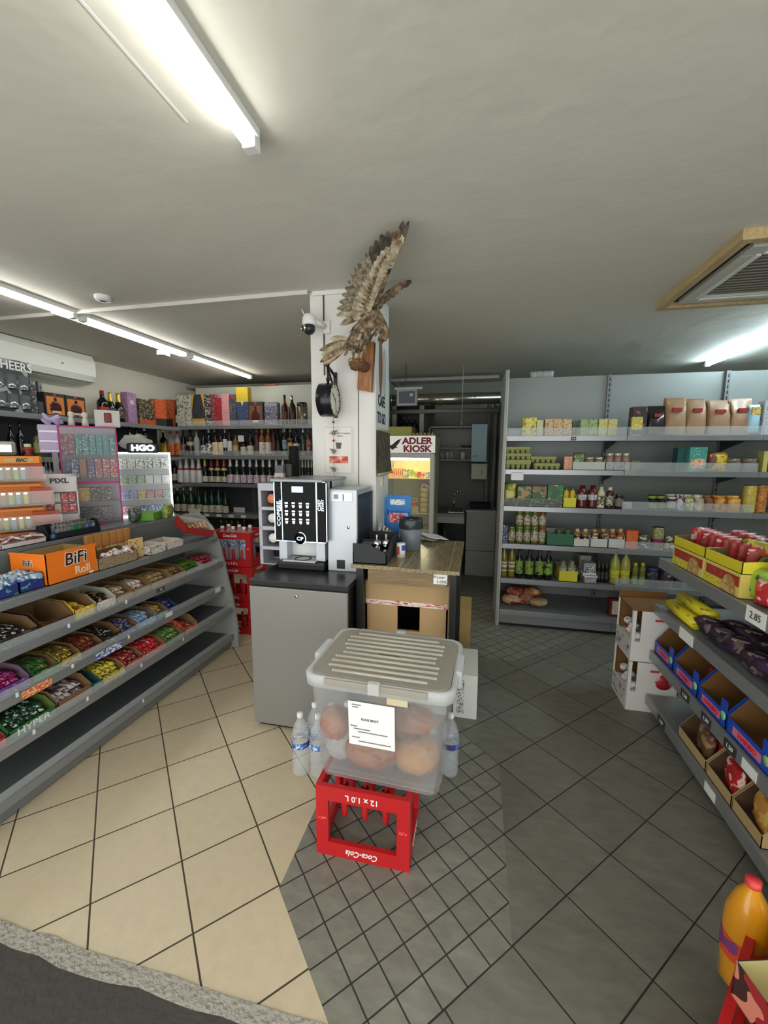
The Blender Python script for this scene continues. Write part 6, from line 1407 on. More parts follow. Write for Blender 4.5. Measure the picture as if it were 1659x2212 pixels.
# HGO glowing frame
zc = 1.121; X, Y = (lambda p: (p.x, p.y))(onz(320, 1124, 1.10)); X, Y = -2.70, -2.70*Y/X
w_, h, yaw = dsp(267, 368, 977, X, Y, 1.101)
r_ = empty('display_stand', (X, Y, 1.101), yaw, 'acrylic display case with a glowing white frame and HGO header', 'display stand')
HG = (X, Y, yaw, h)
b = B(); q = .014
fr_ = rr(w_/2, .03, .02, 0)
for (x0, x1, z0, z1) in ((-w_/2, -w_/2+q, .0, h), (w_/2-q, w_/2, 0, h), (-w_/2, w_/2, h-q, h), (-w_/2, w_/2, 0, q)): b.box(x0, x1, -.012, .006, z0, z1, bev=.005)
b.done('light_frame', mat((248, 252, 255), .5, emit=2.0, name='white_neon'), r_)
B().box(-w_/2, w_/2, .10, .104, 0, h).done('back_panel', mat((190, 194, 196), .5), r_)
B().box(-w_/2+q, w_/2-q, .0, .003, q, h-q).done('front_pane', clear((226, 230, 232), .94, .05, 'acrylic_pane'), r_)
hb = B().box(-w_*.29, w_*.29, -.02, .01, h-.01, h+.075, bev=.02).done('header', mat((34, 38, 48), .3), r_)
text('HGO', .066, mat((250, 252, 255), .5, emit=3.0), hb, (0, -.021, h+.033), bold=.003, sx=1.1)
rw = 4; PKC = [[((196, 200, 180), (90, 100, 80)), ((200, 202, 190), (80, 80, 80)), ((190, 196, 190), (70, 70, 76))], [((150, 166, 140), (90, 110, 80)), ((206, 204, 206), (180, 180, 190))], [((150, 156, 190), (90, 90, 130)), ((196, 176, 90), (150, 120, 60)), ((190, 150, 150), (150, 80, 90)), ((150, 160, 150), (90, 100, 110))], [((170, 110, 120), (220, 210, 210)), ((70, 76, 110), (200, 200, 210)), ((80, 120, 170), (210, 214, 220)), ((190, 190, 190), (70, 70, 70))]]
for k in range(rw):
    zz = q+.01+(h-2*q)*(rw-1-k)/rw
    B().box(-w_/2+q, w_/2-q, .012, .098, zz-.006, zz).done('shelf', mat((206, 208, 210), .5), r_)
    n_ = 6
    for i in range(n_):
        c1, c2 = PKC[k][i*len(PKC[k])//n_]; ph = h/rw*(.62 if k == 0 else .5)
        M_ = Matrix.Rotation(yaw, 4, 'Z') @ Vector((-w_/2+q+(w_-2*q)*(i+.5)/n_, .045, zz+.0008))
        o = carton((w_-2*q)/n_*.9, ph, prn(c1, c2, amt=.35, sx=90, sz=90), d=.03, name='vape_pack'); move(o, (X+M_.x, Y+M_.y, 1.101+M_.z), yaw, 'small pack in the glowing HGO display, row %s from the top, %s' % (['one', 'two', 'three', 'four'][k], ordinal(i, n_)), 'pack', 'packs in the glowing display')
# pink framed stand
X, Y = -2.72, -2.72*2.40/(-2.66)*1.0; p = onz(208, 1137, 1.101); Y = -2.72*p.y/p.x*-1; X, Y = -2.72, 2.72*p.y/(-p.x)
w_, h, yaw = dsp(157, 258, 921, X, Y, 1.101)
r_ = empty('display_stand', (X, Y, 1.101), yaw, 'tall acrylic display with a magenta frame and rows of small boxes', 'display stand')
MAG = mat((176, 32, 110), .4); b = B(); q = .010
for (x0, x1, z0, z1) in ((-w_/2, -w_/2+q, 0, h), (w_/2-q, w_/2, 0, h), (-w_/2, w_/2, h-q, h), (-w_/2, w_/2, h*.44-.008, h*.44+.008), (-w_/2, w_/2, -.0, .012)): b.box(x0, x1, -.006, .006, z0, z1, bev=.002)
b.done('magenta_frame', MAG, r_)
B().box(-w_/2, w_/2, .11, .114, 0, h).done('back_panel', mat((170, 160, 172), .5), r_); B().box(-w_/2+q, w_/2-q, 0, .002, .012, h-q).done('front_pane', clear((226, 226, 232), .93, .05, 'acrylic_pane'), r_)
rows = [(.70, 8, .17, [((118, 50, 70), (190, 150, 160)), ((118, 50, 70), (190, 150, 160)), ((40, 110, 116), (150, 200, 200)), ((40, 110, 116), (150, 200, 200)), ((44, 116, 120), (150, 200, 200)), ((50, 124, 124), (90, 160, 160)), ((50, 124, 124), (90, 160, 160)), ((40, 110, 116), (150, 200, 200))]),
        (.47, 7, .15, [((60, 70, 110), (120, 130, 160)), ((56, 66, 120), (190, 196, 210)), ((150, 100, 70), (120, 80, 60)), ((70, 60, 110), (190, 180, 200)), ((150, 66, 70), (200, 180, 180)), ((150, 66, 70), (200, 180, 180)), ((160, 70, 70), (206, 190, 190))]),
        (.23, 4, .11, [((50, 46, 44), (150, 130, 80)), ((190, 150, 60), (220, 190, 110)), ((44, 46, 42), (150, 150, 90)), ((50, 44, 46), (160, 150, 150))]), (.03, 4, .11, [((50, 50, 52), (130, 130, 130)), ((46, 46, 50), (140, 120, 130)), ((56, 50, 54), (140, 130, 136)), ((90, 84, 90), (150, 140, 150))])]
for k, (zf, n_, ph, cs) in enumerate(rows):
    zz = h*zf+.012; ph = min(ph*.9, h*.2)
    B().box(-w_/2+q, w_/2-q, .012, .108, zz-.005, zz).done('shelf', mat((120, 126, 130), .5), r_)
    for i in range(n_):
        M_ = Matrix.Rotation(yaw, 4, 'Z') @ Vector((-w_/2+q+(w_-2*q)*(i+.5)/n_*(.86 if n_ == 4 else 1), .05, zz+.0008)); c1, c2 = cs[i]
        o = carton((w_-2*q)/n_*.88, ph, prn(c1, c2, amt=.3, sx=80, sz=80), d=.04, name='vape_pack'); move(o, (X+M_.x, Y+M_.y, 1.101+M_.z), yaw, 'small box in the magenta display, row %s from the top, %s' % (['one', 'two', 'three', 'four'][k], ordinal(i, n_)), 'pack', 'packs in the magenta display')
mag = (X, Y, yaw, w_, h)
# small things on top of the magenta stand
Mz = 1.101+h
o = carton(.155, .12, prn((200, 198, 196), (190, 190, 190), amt=.2), d=.05, name='tea_box'); c = Matrix.Rotation(yaw, 4, 'Z') @ Vector((.125, .06, 0)); move(o, (X+c.x, Y+c.y, Mz+.001), yaw, 'white box with a dark red drink picture on top of the magenta display', 'box')
B().box(-.02, .025, -.027, -.0245, .03, .10, bev=.008).done('drink_picture', mat((120, 40, 42), .4), o)
for i in range(2):
    c = Matrix.Rotation(yaw, 4, 'Z') @ Vector((-.09+.08*i, .06, 0)); o = B().lathe([(0, 0), (.022, 0), (.018, .04), (.012, .06), (.020, .075), (.016, .095), (0, .10)], 14).done('figurine', mat((206, 202, 196), .5)); move(o, (X+c.x, Y+c.y, Mz+.001), yaw, ['left small white figurine on top of the magenta display', 'right small white figurine on top of the magenta display'][i], 'figurine', 'white figurines')
# lilac acrylic box left of it with a lilac bow
Xa, Ya = (lambda p: (p.x, p.y))(onz(133, 1120, 1.101)); Xa, Ya = -2.98, 2.98*Ya/(-Xa)
w2, h2, yaw2 = dsp(107, 156, 918, Xa, Ya, 1.101)
r_ = empty('display_stand', (Xa, Ya, 1.101), yaw2, 'lilac lit acrylic display left of the magenta one, ribbon bow on top', 'display stand'); LIL = clear((206, 190, 214), .45, .1, 'lilac_acrylic')
B().box(-w2/2, w2/2, 0, .1, h2-.20, h2, bev=.006).done('case', LIL, r_); B().box(-w2*.1, w2*.1, .03, .08, 0, h2-.20).done('stem', mat((170, 172, 176), .4), r_)
for zz in (.19, .12, .05): B().box(-w2/2+.006, w2/2-.006, .006, .094, h2-zz, h2-zz+.008).done('shelf', mat((220, 214, 236), .4, emit=.5), r_)
b = B()
for i in range(9): b.sphere((random.uniform(-.05, .05), .05+random.uniform(-.02, .02), h2+.02+random.uniform(0, .035)), .026, seg=8, sc_=(1.3, .8, .6), M=Matrix.Rotation(random.uniform(0, 3), 4, 'Y'))
b.done('ribbon_bow', mat((176, 160, 196), .6), r_)
# PIXL display
p = onz(137, 1130, 1.101); X, Y = -2.64, 2.64*p.y/(-p.x); w_, h, yaw = dsp(106, 166, 1030, X, Y, 1.101)
r_ = empty('display_stand', (X, Y, 1.101), yaw, 'white rounded PIXL display stand with small red packs', 'display stand')
PW2 = mat((206, 198, 200), .4); b = B(); n = 8
for s_ in (-1, 1): b.box(s_*w_/2, s_*(w_/2-.008), 0, .08, 0, h*.93)
b.box(-w_/2, w_/2, .072, .08, 0, h*.95); b.box(-w_/2, w_/2, 0, .008, 0, h*.34); b.box(-w_/2, w_/2, 0, .008, h*.74, h)
b.done('body', PW2, r_); B().cyl((-w_/2, .03, h*.97), (w_/2, .03, h*.97), .03, seg=16).done('rounded_top', PW2, r_)
text('PIXL', .044, BLACK, r_, (0, -.003, h*.93), bold=.0018, sx=1.15)
for k in range(2):
    for i in range(4):
        M_ = Matrix.Rotation(yaw, 4, 'Z') @ Vector((-w_/2+.012+(w_-.024)*(i+.5)/4, .05, h*(.36+.19*k))); 
        if k: B().box(-w_/2+.008, w_/2-.008, .02, .075, h*.545, h*.549).done('shelf', PW2, r_) if i == 0 else None
        o = carton((w_-.024)/4*.85, h*.15, prn((190, 60, 62) if i != 1 else (206, 200, 196), (214, 190, 190), amt=.3, sx=90, sz=90), d=.03, name='vape_pack'); move(o, (X+M_.x, Y+M_.y, 1.102+M_.z+.003), yaw, 'small pack in the PIXL display, %s row, %s' % (['lower', 'upper'][k], ordinal(i, 4)), 'pack', 'packs in the PIXL display')
# lighter display tray on the ledge
y0, y1 = 1.865, 2.205
t = tray(y1-y0, .085, .085, mat((26, 34, 40), .4), mat((30, 32, 34), .5), front=.45, name='lighter_tray'); move(t, (-2.45, (y0+y1)/2, 1.1205), PI/2, 'black tray of coloured lighters on the gondola ledge', 'lighter tray')
B().cyl((-.14, -.0425, .022), (-.14, -.044, .022), .014, seg=16).done('blue_emblem', mat((60, 120, 190), .5), t)
LC = [(120, 124, 126), (40, 130, 80), (60, 140, 50), (40, 90, 170), (60, 150, 60), (90, 70, 130), (140, 144, 146), (30, 120, 90)]
def lighter(c): 
    o = B().box(-.011, .011, -.006, .006, 0, .055, bev=.004).done('lighter', mat(c, .3)); B().box(-.010, .010, -.005, .005, .055, .070, bev=.002).done('metal_head', CHROME, o); return o
LP = {}
for r__ in range(2):
    for i in range(11):
        c = LC[(i*3+r__) % 8] if i > 3 else (128, 132, 134); LP.setdefault(c, None)
        if LP[c] is None: LP[c] = lighter(c)
        clone(LP[c], (-2.425-.03*r__, y0+.07+.0235*i, 1.1265+.016*r__), PI/2, 'lighter in the black tray, %s row, %s' % (['front', 'rear'][r__], ordinal(i, 11)), 'lighter', 'lighters in the black tray')
# heap of small white packs
y0, y1 = 1.62, 1.855
t = tray(y1-y0, .12, .05, mat((206, 196, 192), .6), mat((170, 120, 120), .6), front=.5, name='small_pack_tray'); move(t, (-2.47, (y0+y1)/2, 1.1205), PI/2, 'shallow tray heaped with small white and red packs on the gondola ledge', 'tray')
pr = None
for i in range(16):
    if pr is None: pr = B().box(-.028, .028, -.018, .018, 0, .011, bev=.002).box(-.024, .024, -.0185, .0185, .0095, .0113, 1).done('paper_pack', [mat((216, 208, 200), .5), prn((150, 60, 70), (206, 180, 180), amt=.3)])
    clone(pr, (-2.47+random.uniform(-.03, .035), y0+.03+(y1-y0-.06)*((i % 8)/7), 1.127+.013*(i//8)*2+random.uniform(0, .008)), (random.uniform(-.5, .5)*(i > 7), random.uniform(-.4, .4)*(i > 7), random.uniform(0, 3)), 'small white and red pack in the heap on the gondola ledge', 'small pack', 'heap of small packs on the ledge')
# BIC lighter display
p = onz(30, 1182, 1.121); X, Y = -2.66, 2.66*p.y/(-p.x); w_, h, yaw = dsp(-28, 98, 985, X, Y, 1.121)
r_ = empty('display_stand', (X, Y, 1.121), yaw, 'orange BIC lighter display with clear compartments, far left', 'display stand')
OR = mat((226, 130, 30), .4, name='orange_plastic'); ORT = clear((236, 110, 60), .45, .15, 'orange_acrylic', True)
B().box(-w_/2, w_/2, .09, .10, 0, h).done('back_panel', OR, r_)
B().box(-w_/2, w_/2-.01, .02, .09, h-.045, h, bev=.004).done('header', OR, r_); B().box(0, w_*.38, .016, .02, h-.038, h-.012).done('logo_plate', mat((196, 160, 100), .5), r_)
text('BIC', .028, BLACK, r_, (w_*.22, .0145, h-.025), bold=.001, shear=.25, sx=1.2)
for k in range(3):
    zz = h*(.72-.30*k)-.01; ww = .03*k
    B().box(-w_*.20, w_*.52+ww, -.02, .088, zz, zz+.008, bev=.002).done('black_shelf', BLACK, r_)
    B().box(-w_*.20, w_*.52+ww, -.024, -.021, zz, zz+.085).done('clear_front', clear((226, 226, 226), .8, .05), r_)
    B().box(w_*.30, w_*.50+ww, .03, .088, zz+.01, zz+.10).done('orange_side', ORT, r_)
    B().box(-w_/2, w_*.45, .04, .09, zz-.035, zz-.02).done('ledge', OR, r_)
    for i in range(5):
        c = [(190, 196, 60), (150, 156, 160), (140, 130, 110), (130, 190, 60), (120, 170, 190)][(i+k) % 5]; M_ = Matrix.Rotation(yaw, 4, 'Z') @ Vector((-w_*.15+w_*.095*i, .0, zz+.009))
        LP.setdefault(c, None)
        if LP[c] is None: LP[c] = lighter(c)
        clone(LP[c], (X+M_.x, Y+M_.y, 1.121+M_.z), yaw, 'lighter in the orange BIC display, %s shelf, %s' % (['upper', 'middle', 'lower'][k], ordinal(i, 5)), 'lighter', 'lighters in the BIC display')
zb = 1.121+h
c = Matrix.Rotation(yaw, 4, 'Z') @ Vector((.0, .05, 0)); b = B().box(-w_*.5, w_*.18, -.035, .035, 0, .085, bev=.022); o = b.done('chrome_tin', CHROME); move(o, (X+c.x, Y+c.y, zb+.001), yaw, 'shiny chrome rounded tin on top of the orange lighter display', 'tin')
c = Matrix.Rotation(yaw, 4, 'Z') @ Vector((w_*.33, .05, 0)); o = B().lathe([(0, 0), (.02, 0), (.012, .02), (.03, .04), (.032, .05), (.0, .052)], 16).lathe([(.016, .052), (.018, .07), (0, .072)], 12, m=1).done('red_bowl', [mat((130, 50, 42), .4), mat((206, 196, 160), .5)]); move(o, (X+c.x, Y+c.y, zb+.001), yaw, 'small dark red bowl with a pale lump on the orange lighter display', 'bowl')
# crumpled bag on top of the glowing frame
b = B().sphere((0, 0, 0), .10, seg=18, sc_=(1.5, .6, .7))
for v in b.b.verts: v.co += Vector((random.uniform(-.014, .014), random.uniform(-.014, .014), random.uniform(-.014, .014)))
o = b.done('plastic_bag', clear((222, 222, 216), .45, .3, 'white_film2', True)); tag(o, 'crumpled white plastic bag on top of the glowing HGO frame', 'plastic bag')
M_ = Matrix.Rotation(HG[2], 4, 'Z') @ Vector((-.05, .10, 0)); o.location = (HG[0]+M_.x, HG[1]+M_.y, 1.101+HG[3]+.075)
# ================================================================ pantry goods
def pz(x, y): return 1060+x/2.7696, 780+y/2.7696
def pw(x, y): return 1060+x/3.95, 1000+y/3.95
PI_ = PY+.07
def G(kind, x0, x1, yt, k, nm_, cat, cv=pz, grp=None, y=None, dz=0, **kw):
    a, c, t = cv(x0, 0)[0], cv(x1, 0)[0], cv(0, yt)[1]
    zz = PZ[k]+.003+dz
    return place(kind, a, c, t, y if y is not None else PI_, zz, nm_, cat, grp or 'goods on the %s pantry shelf' % ['top', 'second', 'third', 'fourth', 'fifth', 'bottom'][k], **kw)
def GR(n, kind, x0, x1, yt, k, nm_, cat, cv=pz, grp=None, gap=.0, **kw):
    for i in range(n):
        a = x0+(x1-x0)*i/n; c = x0+(x1-x0)*(i+1)/n-gap
        G(kind, a, c, yt, k, '%s, %s of %s' % (nm_, ordinal(i, n), ['', 'one', 'two', 'three', 'four', 'five', 'six'][n]), cat, cv, grp or nm_, **kw)
cf = dict(d=.10)
# top shelf
o = B().box(-.05, .05, 0, .002, 0, .06).done('paper_card', mat((140, 160, 190), .6)); move(o, (x_at(1109, PI_, 1.85), PI_, PZ[0]+.004), .1, 'pale blue paper card at the left end of the top pantry shelf', 'card')
G(carton, 185, 270, 342, 0, 'yellow tea box with a raised lid on the top pantry shelf', 'tea box', body=prn((206, 192, 60), (226, 216, 130), (150, 130, 50), amt=.35, big=30), d=.12, name='tea_box')
G(carton, 272, 310, 356, 0, 'narrow cream tea box right of the yellow one, top pantry shelf', 'tea box', body=prn((206, 206, 166), (170, 180, 120), amt=.3), d=.1, name='tea_box')
GR(3, carton, 320, 480, 350, 0, 'peach coloured tea box on the top pantry shelf', 'tea box', body=prn((206, 176, 130), (150, 104, 80), amt=.25, sx=40), d=.1, gap=1, name='tea_box')
G(carton, 484, 526, 362, 0, 'dim green box between the peach and green tea boxes', 'tea box', body=prn((84, 106, 86), (120, 140, 110), amt=.3), d=.08, y=PI_+.1, name='tea_box')
GR(2, carton, 530, 632, 352, 0, 'light green tea box on the top pantry shelf', 'tea box', body=prn((150, 174, 116), (96, 120, 80), amt=.3, sx=40), d=.1, gap=1, name='tea_box')
GR(2, carton, 637, 750, 350, 0, 'pale yellow tea box on the top pantry shelf', 'tea box', body=prn((196, 190, 120), (156, 146, 80), amt=.25, sx=40), d=.1, gap=3, name='tea_box')
G(carton, 832, 920, 276, 0, 'black and red coffee pack behind yellow sticks, top pantry shelf', 'coffee pack', body=prn((32, 38, 42), (176, 50, 50), (40, 40, 46), amt=.25, sx=25, sz=25), d=.1, y=PI_+.05, name='coffee_pack')
G(carton, 840, 905, 335, 0, 'yellow upright sweet box before the black coffee pack', 'box', body=prn((186, 170, 70), (220, 206, 120), amt=.3), panel=mat((90, 40, 60), .5), pz=(.05, .3), d=.03, y=PY+.03, px=1.0, name='sweet_box')
G(gusset_bag, 928, 1030, 270, 0, 'glossy black vacuum coffee pack with a red roundel', 'coffee pack', body=mat((34, 30, 32), .22, coat=.5), panel=mat((150, 40, 44), .5), d=.12, y=PI_+.05)
KR = mat((150, 118, 88), .45, coat=.15, name='kraft_foil')
for i, (a, c, t) in enumerate([(1022, 1152, 222), (1148, 1268, 226), (1272, 1412, 236), (1402, 1546, 226)]):
    G(gusset_bag, a, c, t, 0, y=PI_+.06, nm_='tall kraft brown coffee bag with a small red label, %s of four' % ordinal(i, 4), cat='coffee bag', grp='kraft coffee bags on the top pantry shelf', body=KR, panel=mat((150, 34, 38), .5), d=.15)
G(bag, 1520, 1608, 262, 0, 'pale blue pasta bag with yellow pasta showing at the top', 'pasta bag', body=mat((160, 200, 214), .4), d=.08, panel=prn((206, 184, 100), (150, 120, 60), amt=.4), pz=(.65, .92))
G(carton, 1606, 1700, 240, 0, 'light grey tall box at the right edge of the top pantry shelf', 'box', body=prn((176, 176, 180), (120, 116, 120), amt=.2), d=.09, name='cereal_box')
# second shelf
def egg_carton(w, h, body):
    b = B(); n = 5
    b.box(-w/2, w/2, -.055, .055, h*.48, h, bev=min(.012, h*.2))
    for i in range(n):
        for j in (-1, 1): b.lathe([(0, 0), (w/n*.34, 0), (w/n*.47, h*.5)], 10, cx=-w/2+w*(i+.5)/n, cy=j*.027)
    return b.done('egg_carton', body)
EC = mat((150, 154, 98), .85, bump=(60, .3, .004))
for i, t in enumerate((590, 548, 504)): G(egg_carton, 88, 240, t, 1, 'green egg carton in the left stack, %s' % ['lowest', 'middle one', 'topmost'][i], 'egg carton', grp='stacked egg cartons', body=EC, dz=i*.048) if i == 0 else place(egg_carton, *[pz(88, 0)[0], pz(240, 0)[0]], 0, PI_, PZ[1], '', '', body=EC) if False else None
hb = ony(1119, pz(0, 590)[1], PI_).z-PZ[1]-.003
we = x_at(pz(240, 0)[0], PI_, 1.55)-x_at(pz(88, 0)[0], PI_, 1.55); xc = x_at(pz(164, 0)[0], PI_, 1.55); pr = egg_carton(we, .058, EC)
for i in range(1, 3): clone(pr, (xc-.006*i, PI_, PZ[1]+.004+hb+.0595*(i-1)), 0, 'green egg carton in the left stack, %s' % ['', 'middle one', 'topmost'][i], 'egg carton', 'stacked egg cartons')
xc = x_at(pz(332, 0)[0], PI_, 1.55); clone(pr, (xc, PI_, PZ[1]+.004), 0, 'green egg carton in the right stack, lower one', 'egg carton', 'stacked egg cartons'); clone(pr, (xc-.03, PI_+.03, PZ[1]+.064), 0, 'green egg carton in the right stack, upper one', 'egg carton', 'stacked egg cartons')
G(carton, 438, 486, 572, 1, 'small orange box right of the egg cartons', 'box', body=prn((206, 136, 96), (226, 190, 150), amt=.35), d=.05, name='spice_box')
def GT(x0, x1, yt, k, label, out, cv=pz, d=.16, front=.75, y=None, inn=None):
    a, c = cv(x0, 0)[0], cv(x1, 0)[0]; y = y or PY+.02+d/2; X0, X1 = x_at(a, y-d/2, PZ[k]), x_at(c, y-d/2, PZ[k]); h = ony((a+c)/2, cv(0, yt)[1], y-d/2).z-PZ[k]
    return move(tray(X1-X0, d, h/front, out, inn or mat((150, 146, 140), .7), front=front, name='carton_tray'), ((X0+X1)/2, y, PZ[k]+.0035), 0, label, 'tray', 'trays on the pantry shelves')
GT(487, 683, 606, 1, 'low white tray of soup bags and small jars, second pantry shelf', mat((186, 186, 182), .6))
G(bag, 492, 566, 548, 1, 'green soup bag standing in the low white tray', 'soup bag', body=prn((96, 130, 66), (206, 200, 180), (150, 110, 90), amt=.3, sx=30, sz=30, big=16), d=.04, dz=.005)
JG = mat((104, 82, 60), .2, coat=.3); LG = mat((196, 192, 184), .3, .4)
for i in range(2): G(jar, 567+54*i, 618+54*i, 576, 1, ['left', 'right'][i]+' small brown jar with a pale lid in the low white tray', 'jar', grp='small jars in the low white tray', body=mat((140, 112, 74), .3), label=mat((150, 128, 88), .5), lid=LG, dz=.005)
GT(685, 833, 606, 1, 'low grey printed tray of three pâté jars, second pantry shelf', prn((170, 170, 170), (110, 110, 112), amt=.3))
for i in range(3): G(jar, 690+48*i, 733+48*i, 552, 1, 'pinkish brown spread jar with a pale lid, %s of three' % ordinal(i, 3), 'jar', grp='spread jars in the printed tray', body=mat((136, 108, 92), .3), label=mat((150, 124, 108), .5), lid=LG, dz=.005)
G(carton, 836, 890, 596, 1, 'small olive tin box behind the shelf fence', 'tin', body=prn((106, 112, 76), (80, 90, 60), amt=.3), d=.05, name='fish_tin')
G(carton, 1170, 1275, 516, 1, 'teal hot drink box with an orange cup picture, second pantry shelf', 'box', body=prn((60, 140, 128), (150, 190, 180), amt=.2), panel=prn((206, 130, 80), (226, 200, 170), amt=.4), pz=(.12, .5), d=.10, name='drink_box')
G(carton, 1100, 1168, 518, 1, 'dark teal box left of the teal hot drink box', 'box', body=mat((30, 84, 84), .5), d=.10, y=PI_+.05, name='drink_box')
G(bag, 1282, 1420, 546, 1, 'crumpled yellow snack bag with a red brand mark, second pantry shelf', 'snack bag', body=prn((206, 178, 40), (150, 130, 40), (120, 60, 60), amt=.2, sx=20, sz=30, big=12), d=.09, jit=.012)
for i in range(2):
    for j in range(2): G(jar, 1404+98*i, 1494+98*i, 585, 1, 'round brown packed cake, %s column, %s' % (['left', 'right'][i], ['lower', 'upper'][j]), 'cake pack', grp='round brown packed cakes', body=mat((112, 96, 82), .2, coat=.5), label=None, lid=mat((136, 122, 108), .25), dz=j*.075)
G(carton, 1612, 1640, 540, 1, 'narrow yellow box at the right of the second pantry shelf', 'box', body=mat((186, 180, 100), .5), d=.08, name='cereal_box')
G(carton, 1642, 1700, 540, 1, 'dark blue box at the right edge of the second pantry shelf', 'box', body=mat((40, 44, 90), .5), d=.08, name='cereal_box')
# third shelf
KN = dict(d=.05)
G(bag, 112, 220, 168, 2, 'yellow green soup bag at the left end of the third pantry shelf', 'soup bag', cv=pw, body=prn((150, 156, 50), (90, 120, 40), (206, 196, 110), amt=.3, sx=25, sz=25, big=14), d=.06)
G(carton, 225, 345, 196, 2, 'green soup mix box with a meal picture, first of three, third pantry shelf', 'soup box', cv=pw, body=prn((50, 92, 40), (130, 150, 90), (170, 130, 90), amt=.25, sx=25, sz=25, big=14), d=.06, name='soup_box')
G(carton, 350, 472, 198, 2, 'green soup mix box with brown meal picture, second of three, third pantry shelf', 'soup box', cv=pw, body=prn((56, 88, 44), (150, 140, 110), (140, 104, 80), amt=.3, sx=25, sz=25, big=12), d=.06, name='soup_box')
G(carton, 480, 610, 186, 2, 'bright green soup mix box, third of three, third pantry shelf', 'soup box', cv=pw, body=prn((40, 120, 56), (150, 180, 150), (60, 90, 60), amt=.3, sx=25, sz=25, big=14), d=.06, name='soup_box')
GT(108, 612, 318, 2, 'long low dark green tray holding the soup mixes', prn((66, 76, 66), (140, 150, 140), amt=.2), cv=pw, d=.03, front=.9, y=PY+.017)
GT(615, 728, 300, 2, 'low yellow tray of two lemon bottles, third pantry shelf', mat((206, 200, 50), .5), cv=pw, d=.12)
for i in range(2): G(bottle, 618+54*i, 668+54*i, 208, 2, ['left', 'right'][i]+' yellow lemon bottle with a green cap in the yellow tray', 'bottle', cv=pw, grp='lemon bottles', glass=mat((206, 170, 50), .3), label=None, cap=mat((40, 130, 70), .4), style='squeeze', dz=.005)
KET = mat((92, 22, 20), .25, coat=.3)
for i in range(2): G(bottle, 735+90*i, 823+90*i, 192, 2, ['left', 'right'][i]+' large ketchup bottle with a white label, standing on its cap', 'ketchup bottle', cv=pw, grp='ketchup bottles', glass=KET, label=prn((190, 190, 196), (90, 96, 110), amt=.3), cap=None, style='squeeze', lab=(.35, .8)); 
G(bottle, 904, 975, 204, 2, 'cream coloured mayonnaise squeeze bottle, third pantry shelf', 'bottle', cv=pw, glass=mat((206, 196, 160), .4), label=prn((60, 52, 46), (206, 196, 160), amt=.4), cap=mat((200, 192, 160), .4), style='squeeze', lab=(.15, .6))
G(bottle, 982, 1048, 208, 2, 'dark red sauce bottle with a white lid and label, third pantry shelf', 'bottle', cv=pw, glass=mat((70, 26, 22), .25), label=prn((186, 180, 160), (60, 50, 46), amt=.4), cap=mat((200, 196, 180), .4), style='squeeze', lab=(.15, .6))
zj = PZ[2]+.003
for j in range(2): G(jar, 1062, 1132, 266, 2, 'dark jam jar in the pair stacked by the shelf upright, %s' % ['lower', 'upper'][j], 'jar', cv=pw, grp='stacked jam jars', body=mat((48, 26, 22), .2, coat=.3), label=mat((120, 110, 100), .5), lid=mat((70, 66, 66), .3, .4), dz=j*.131)
G(jar, 1132, 1214, 338, 2, 'flat round white tin on the third pantry shelf', 'tin', cv=pw, body=mat((166, 168, 168), .4), label=None, lid=mat((196, 198, 198), .3))
def pv(x, y): return 1380+x/5.946, 1030+y/5.946
for i in range(2):
    for j in range(2): G(jar, 130+110*i, 235+110*i, 296, 2, 'black lidded jar with a lime green label, %s stack, %s' % (['left', 'right'][i], ['lower', 'upper'][j]), 'jar', cv=pv, grp='lime labelled jars', body=mat((30, 34, 24), .25), label=mat((130, 150, 60), .5), lid=BLACK, dz=j*.128)
for j in range(2): G(jar, 362, 478, 258, 2, 'dark jar with a white label right of the lime jars, %s' % ['lower', 'upper'][j], 'jar', cv=pv, grp='white labelled dark jars', body=mat((54, 46, 40), .25), label=mat((180, 176, 170), .5), lid=LG, dz=j*.148)
for (a, c, c1, c2, nm) in [(482, 582, (196, 192, 202), (110, 50, 76), 'white and maroon can'), (590, 706, (150, 160, 70), (206, 200, 190), 'green and white can'), (712, 836, (176, 150, 120), (214, 206, 200), 'tan and white can'), (842, 952, (140, 90, 44), (110, 70, 40), 'brown can'), (957, 1120, (206, 140, 40), (150, 84, 30), 'wide golden can'), (1126, 1300, (210, 146, 44), (226, 180, 90), 'second wide golden can')]:
    for j in range(2): G(can, a, c, 275, 2, '%s, %s of its stack, third pantry shelf' % (nm, ['lower', 'upper'][j]), 'can', cv=pv, grp='stacked cans on the third pantry shelf', body=prn(c1, c2, amt=.4, sx=30, sz=24), dz=j*.138)
G(can, 1326, 1496, 108, 2, 'tall yellow can near the right of the third pantry shelf', 'can', cv=pv, body=prn((186, 160, 60), (206, 190, 110), amt=.35)); G(can, 1502, 1634, 108, 2, 'tall orange can near the right of the third pantry shelf', 'can', cv=pv, body=prn((206, 140, 60), (150, 80, 30), amt=.35))
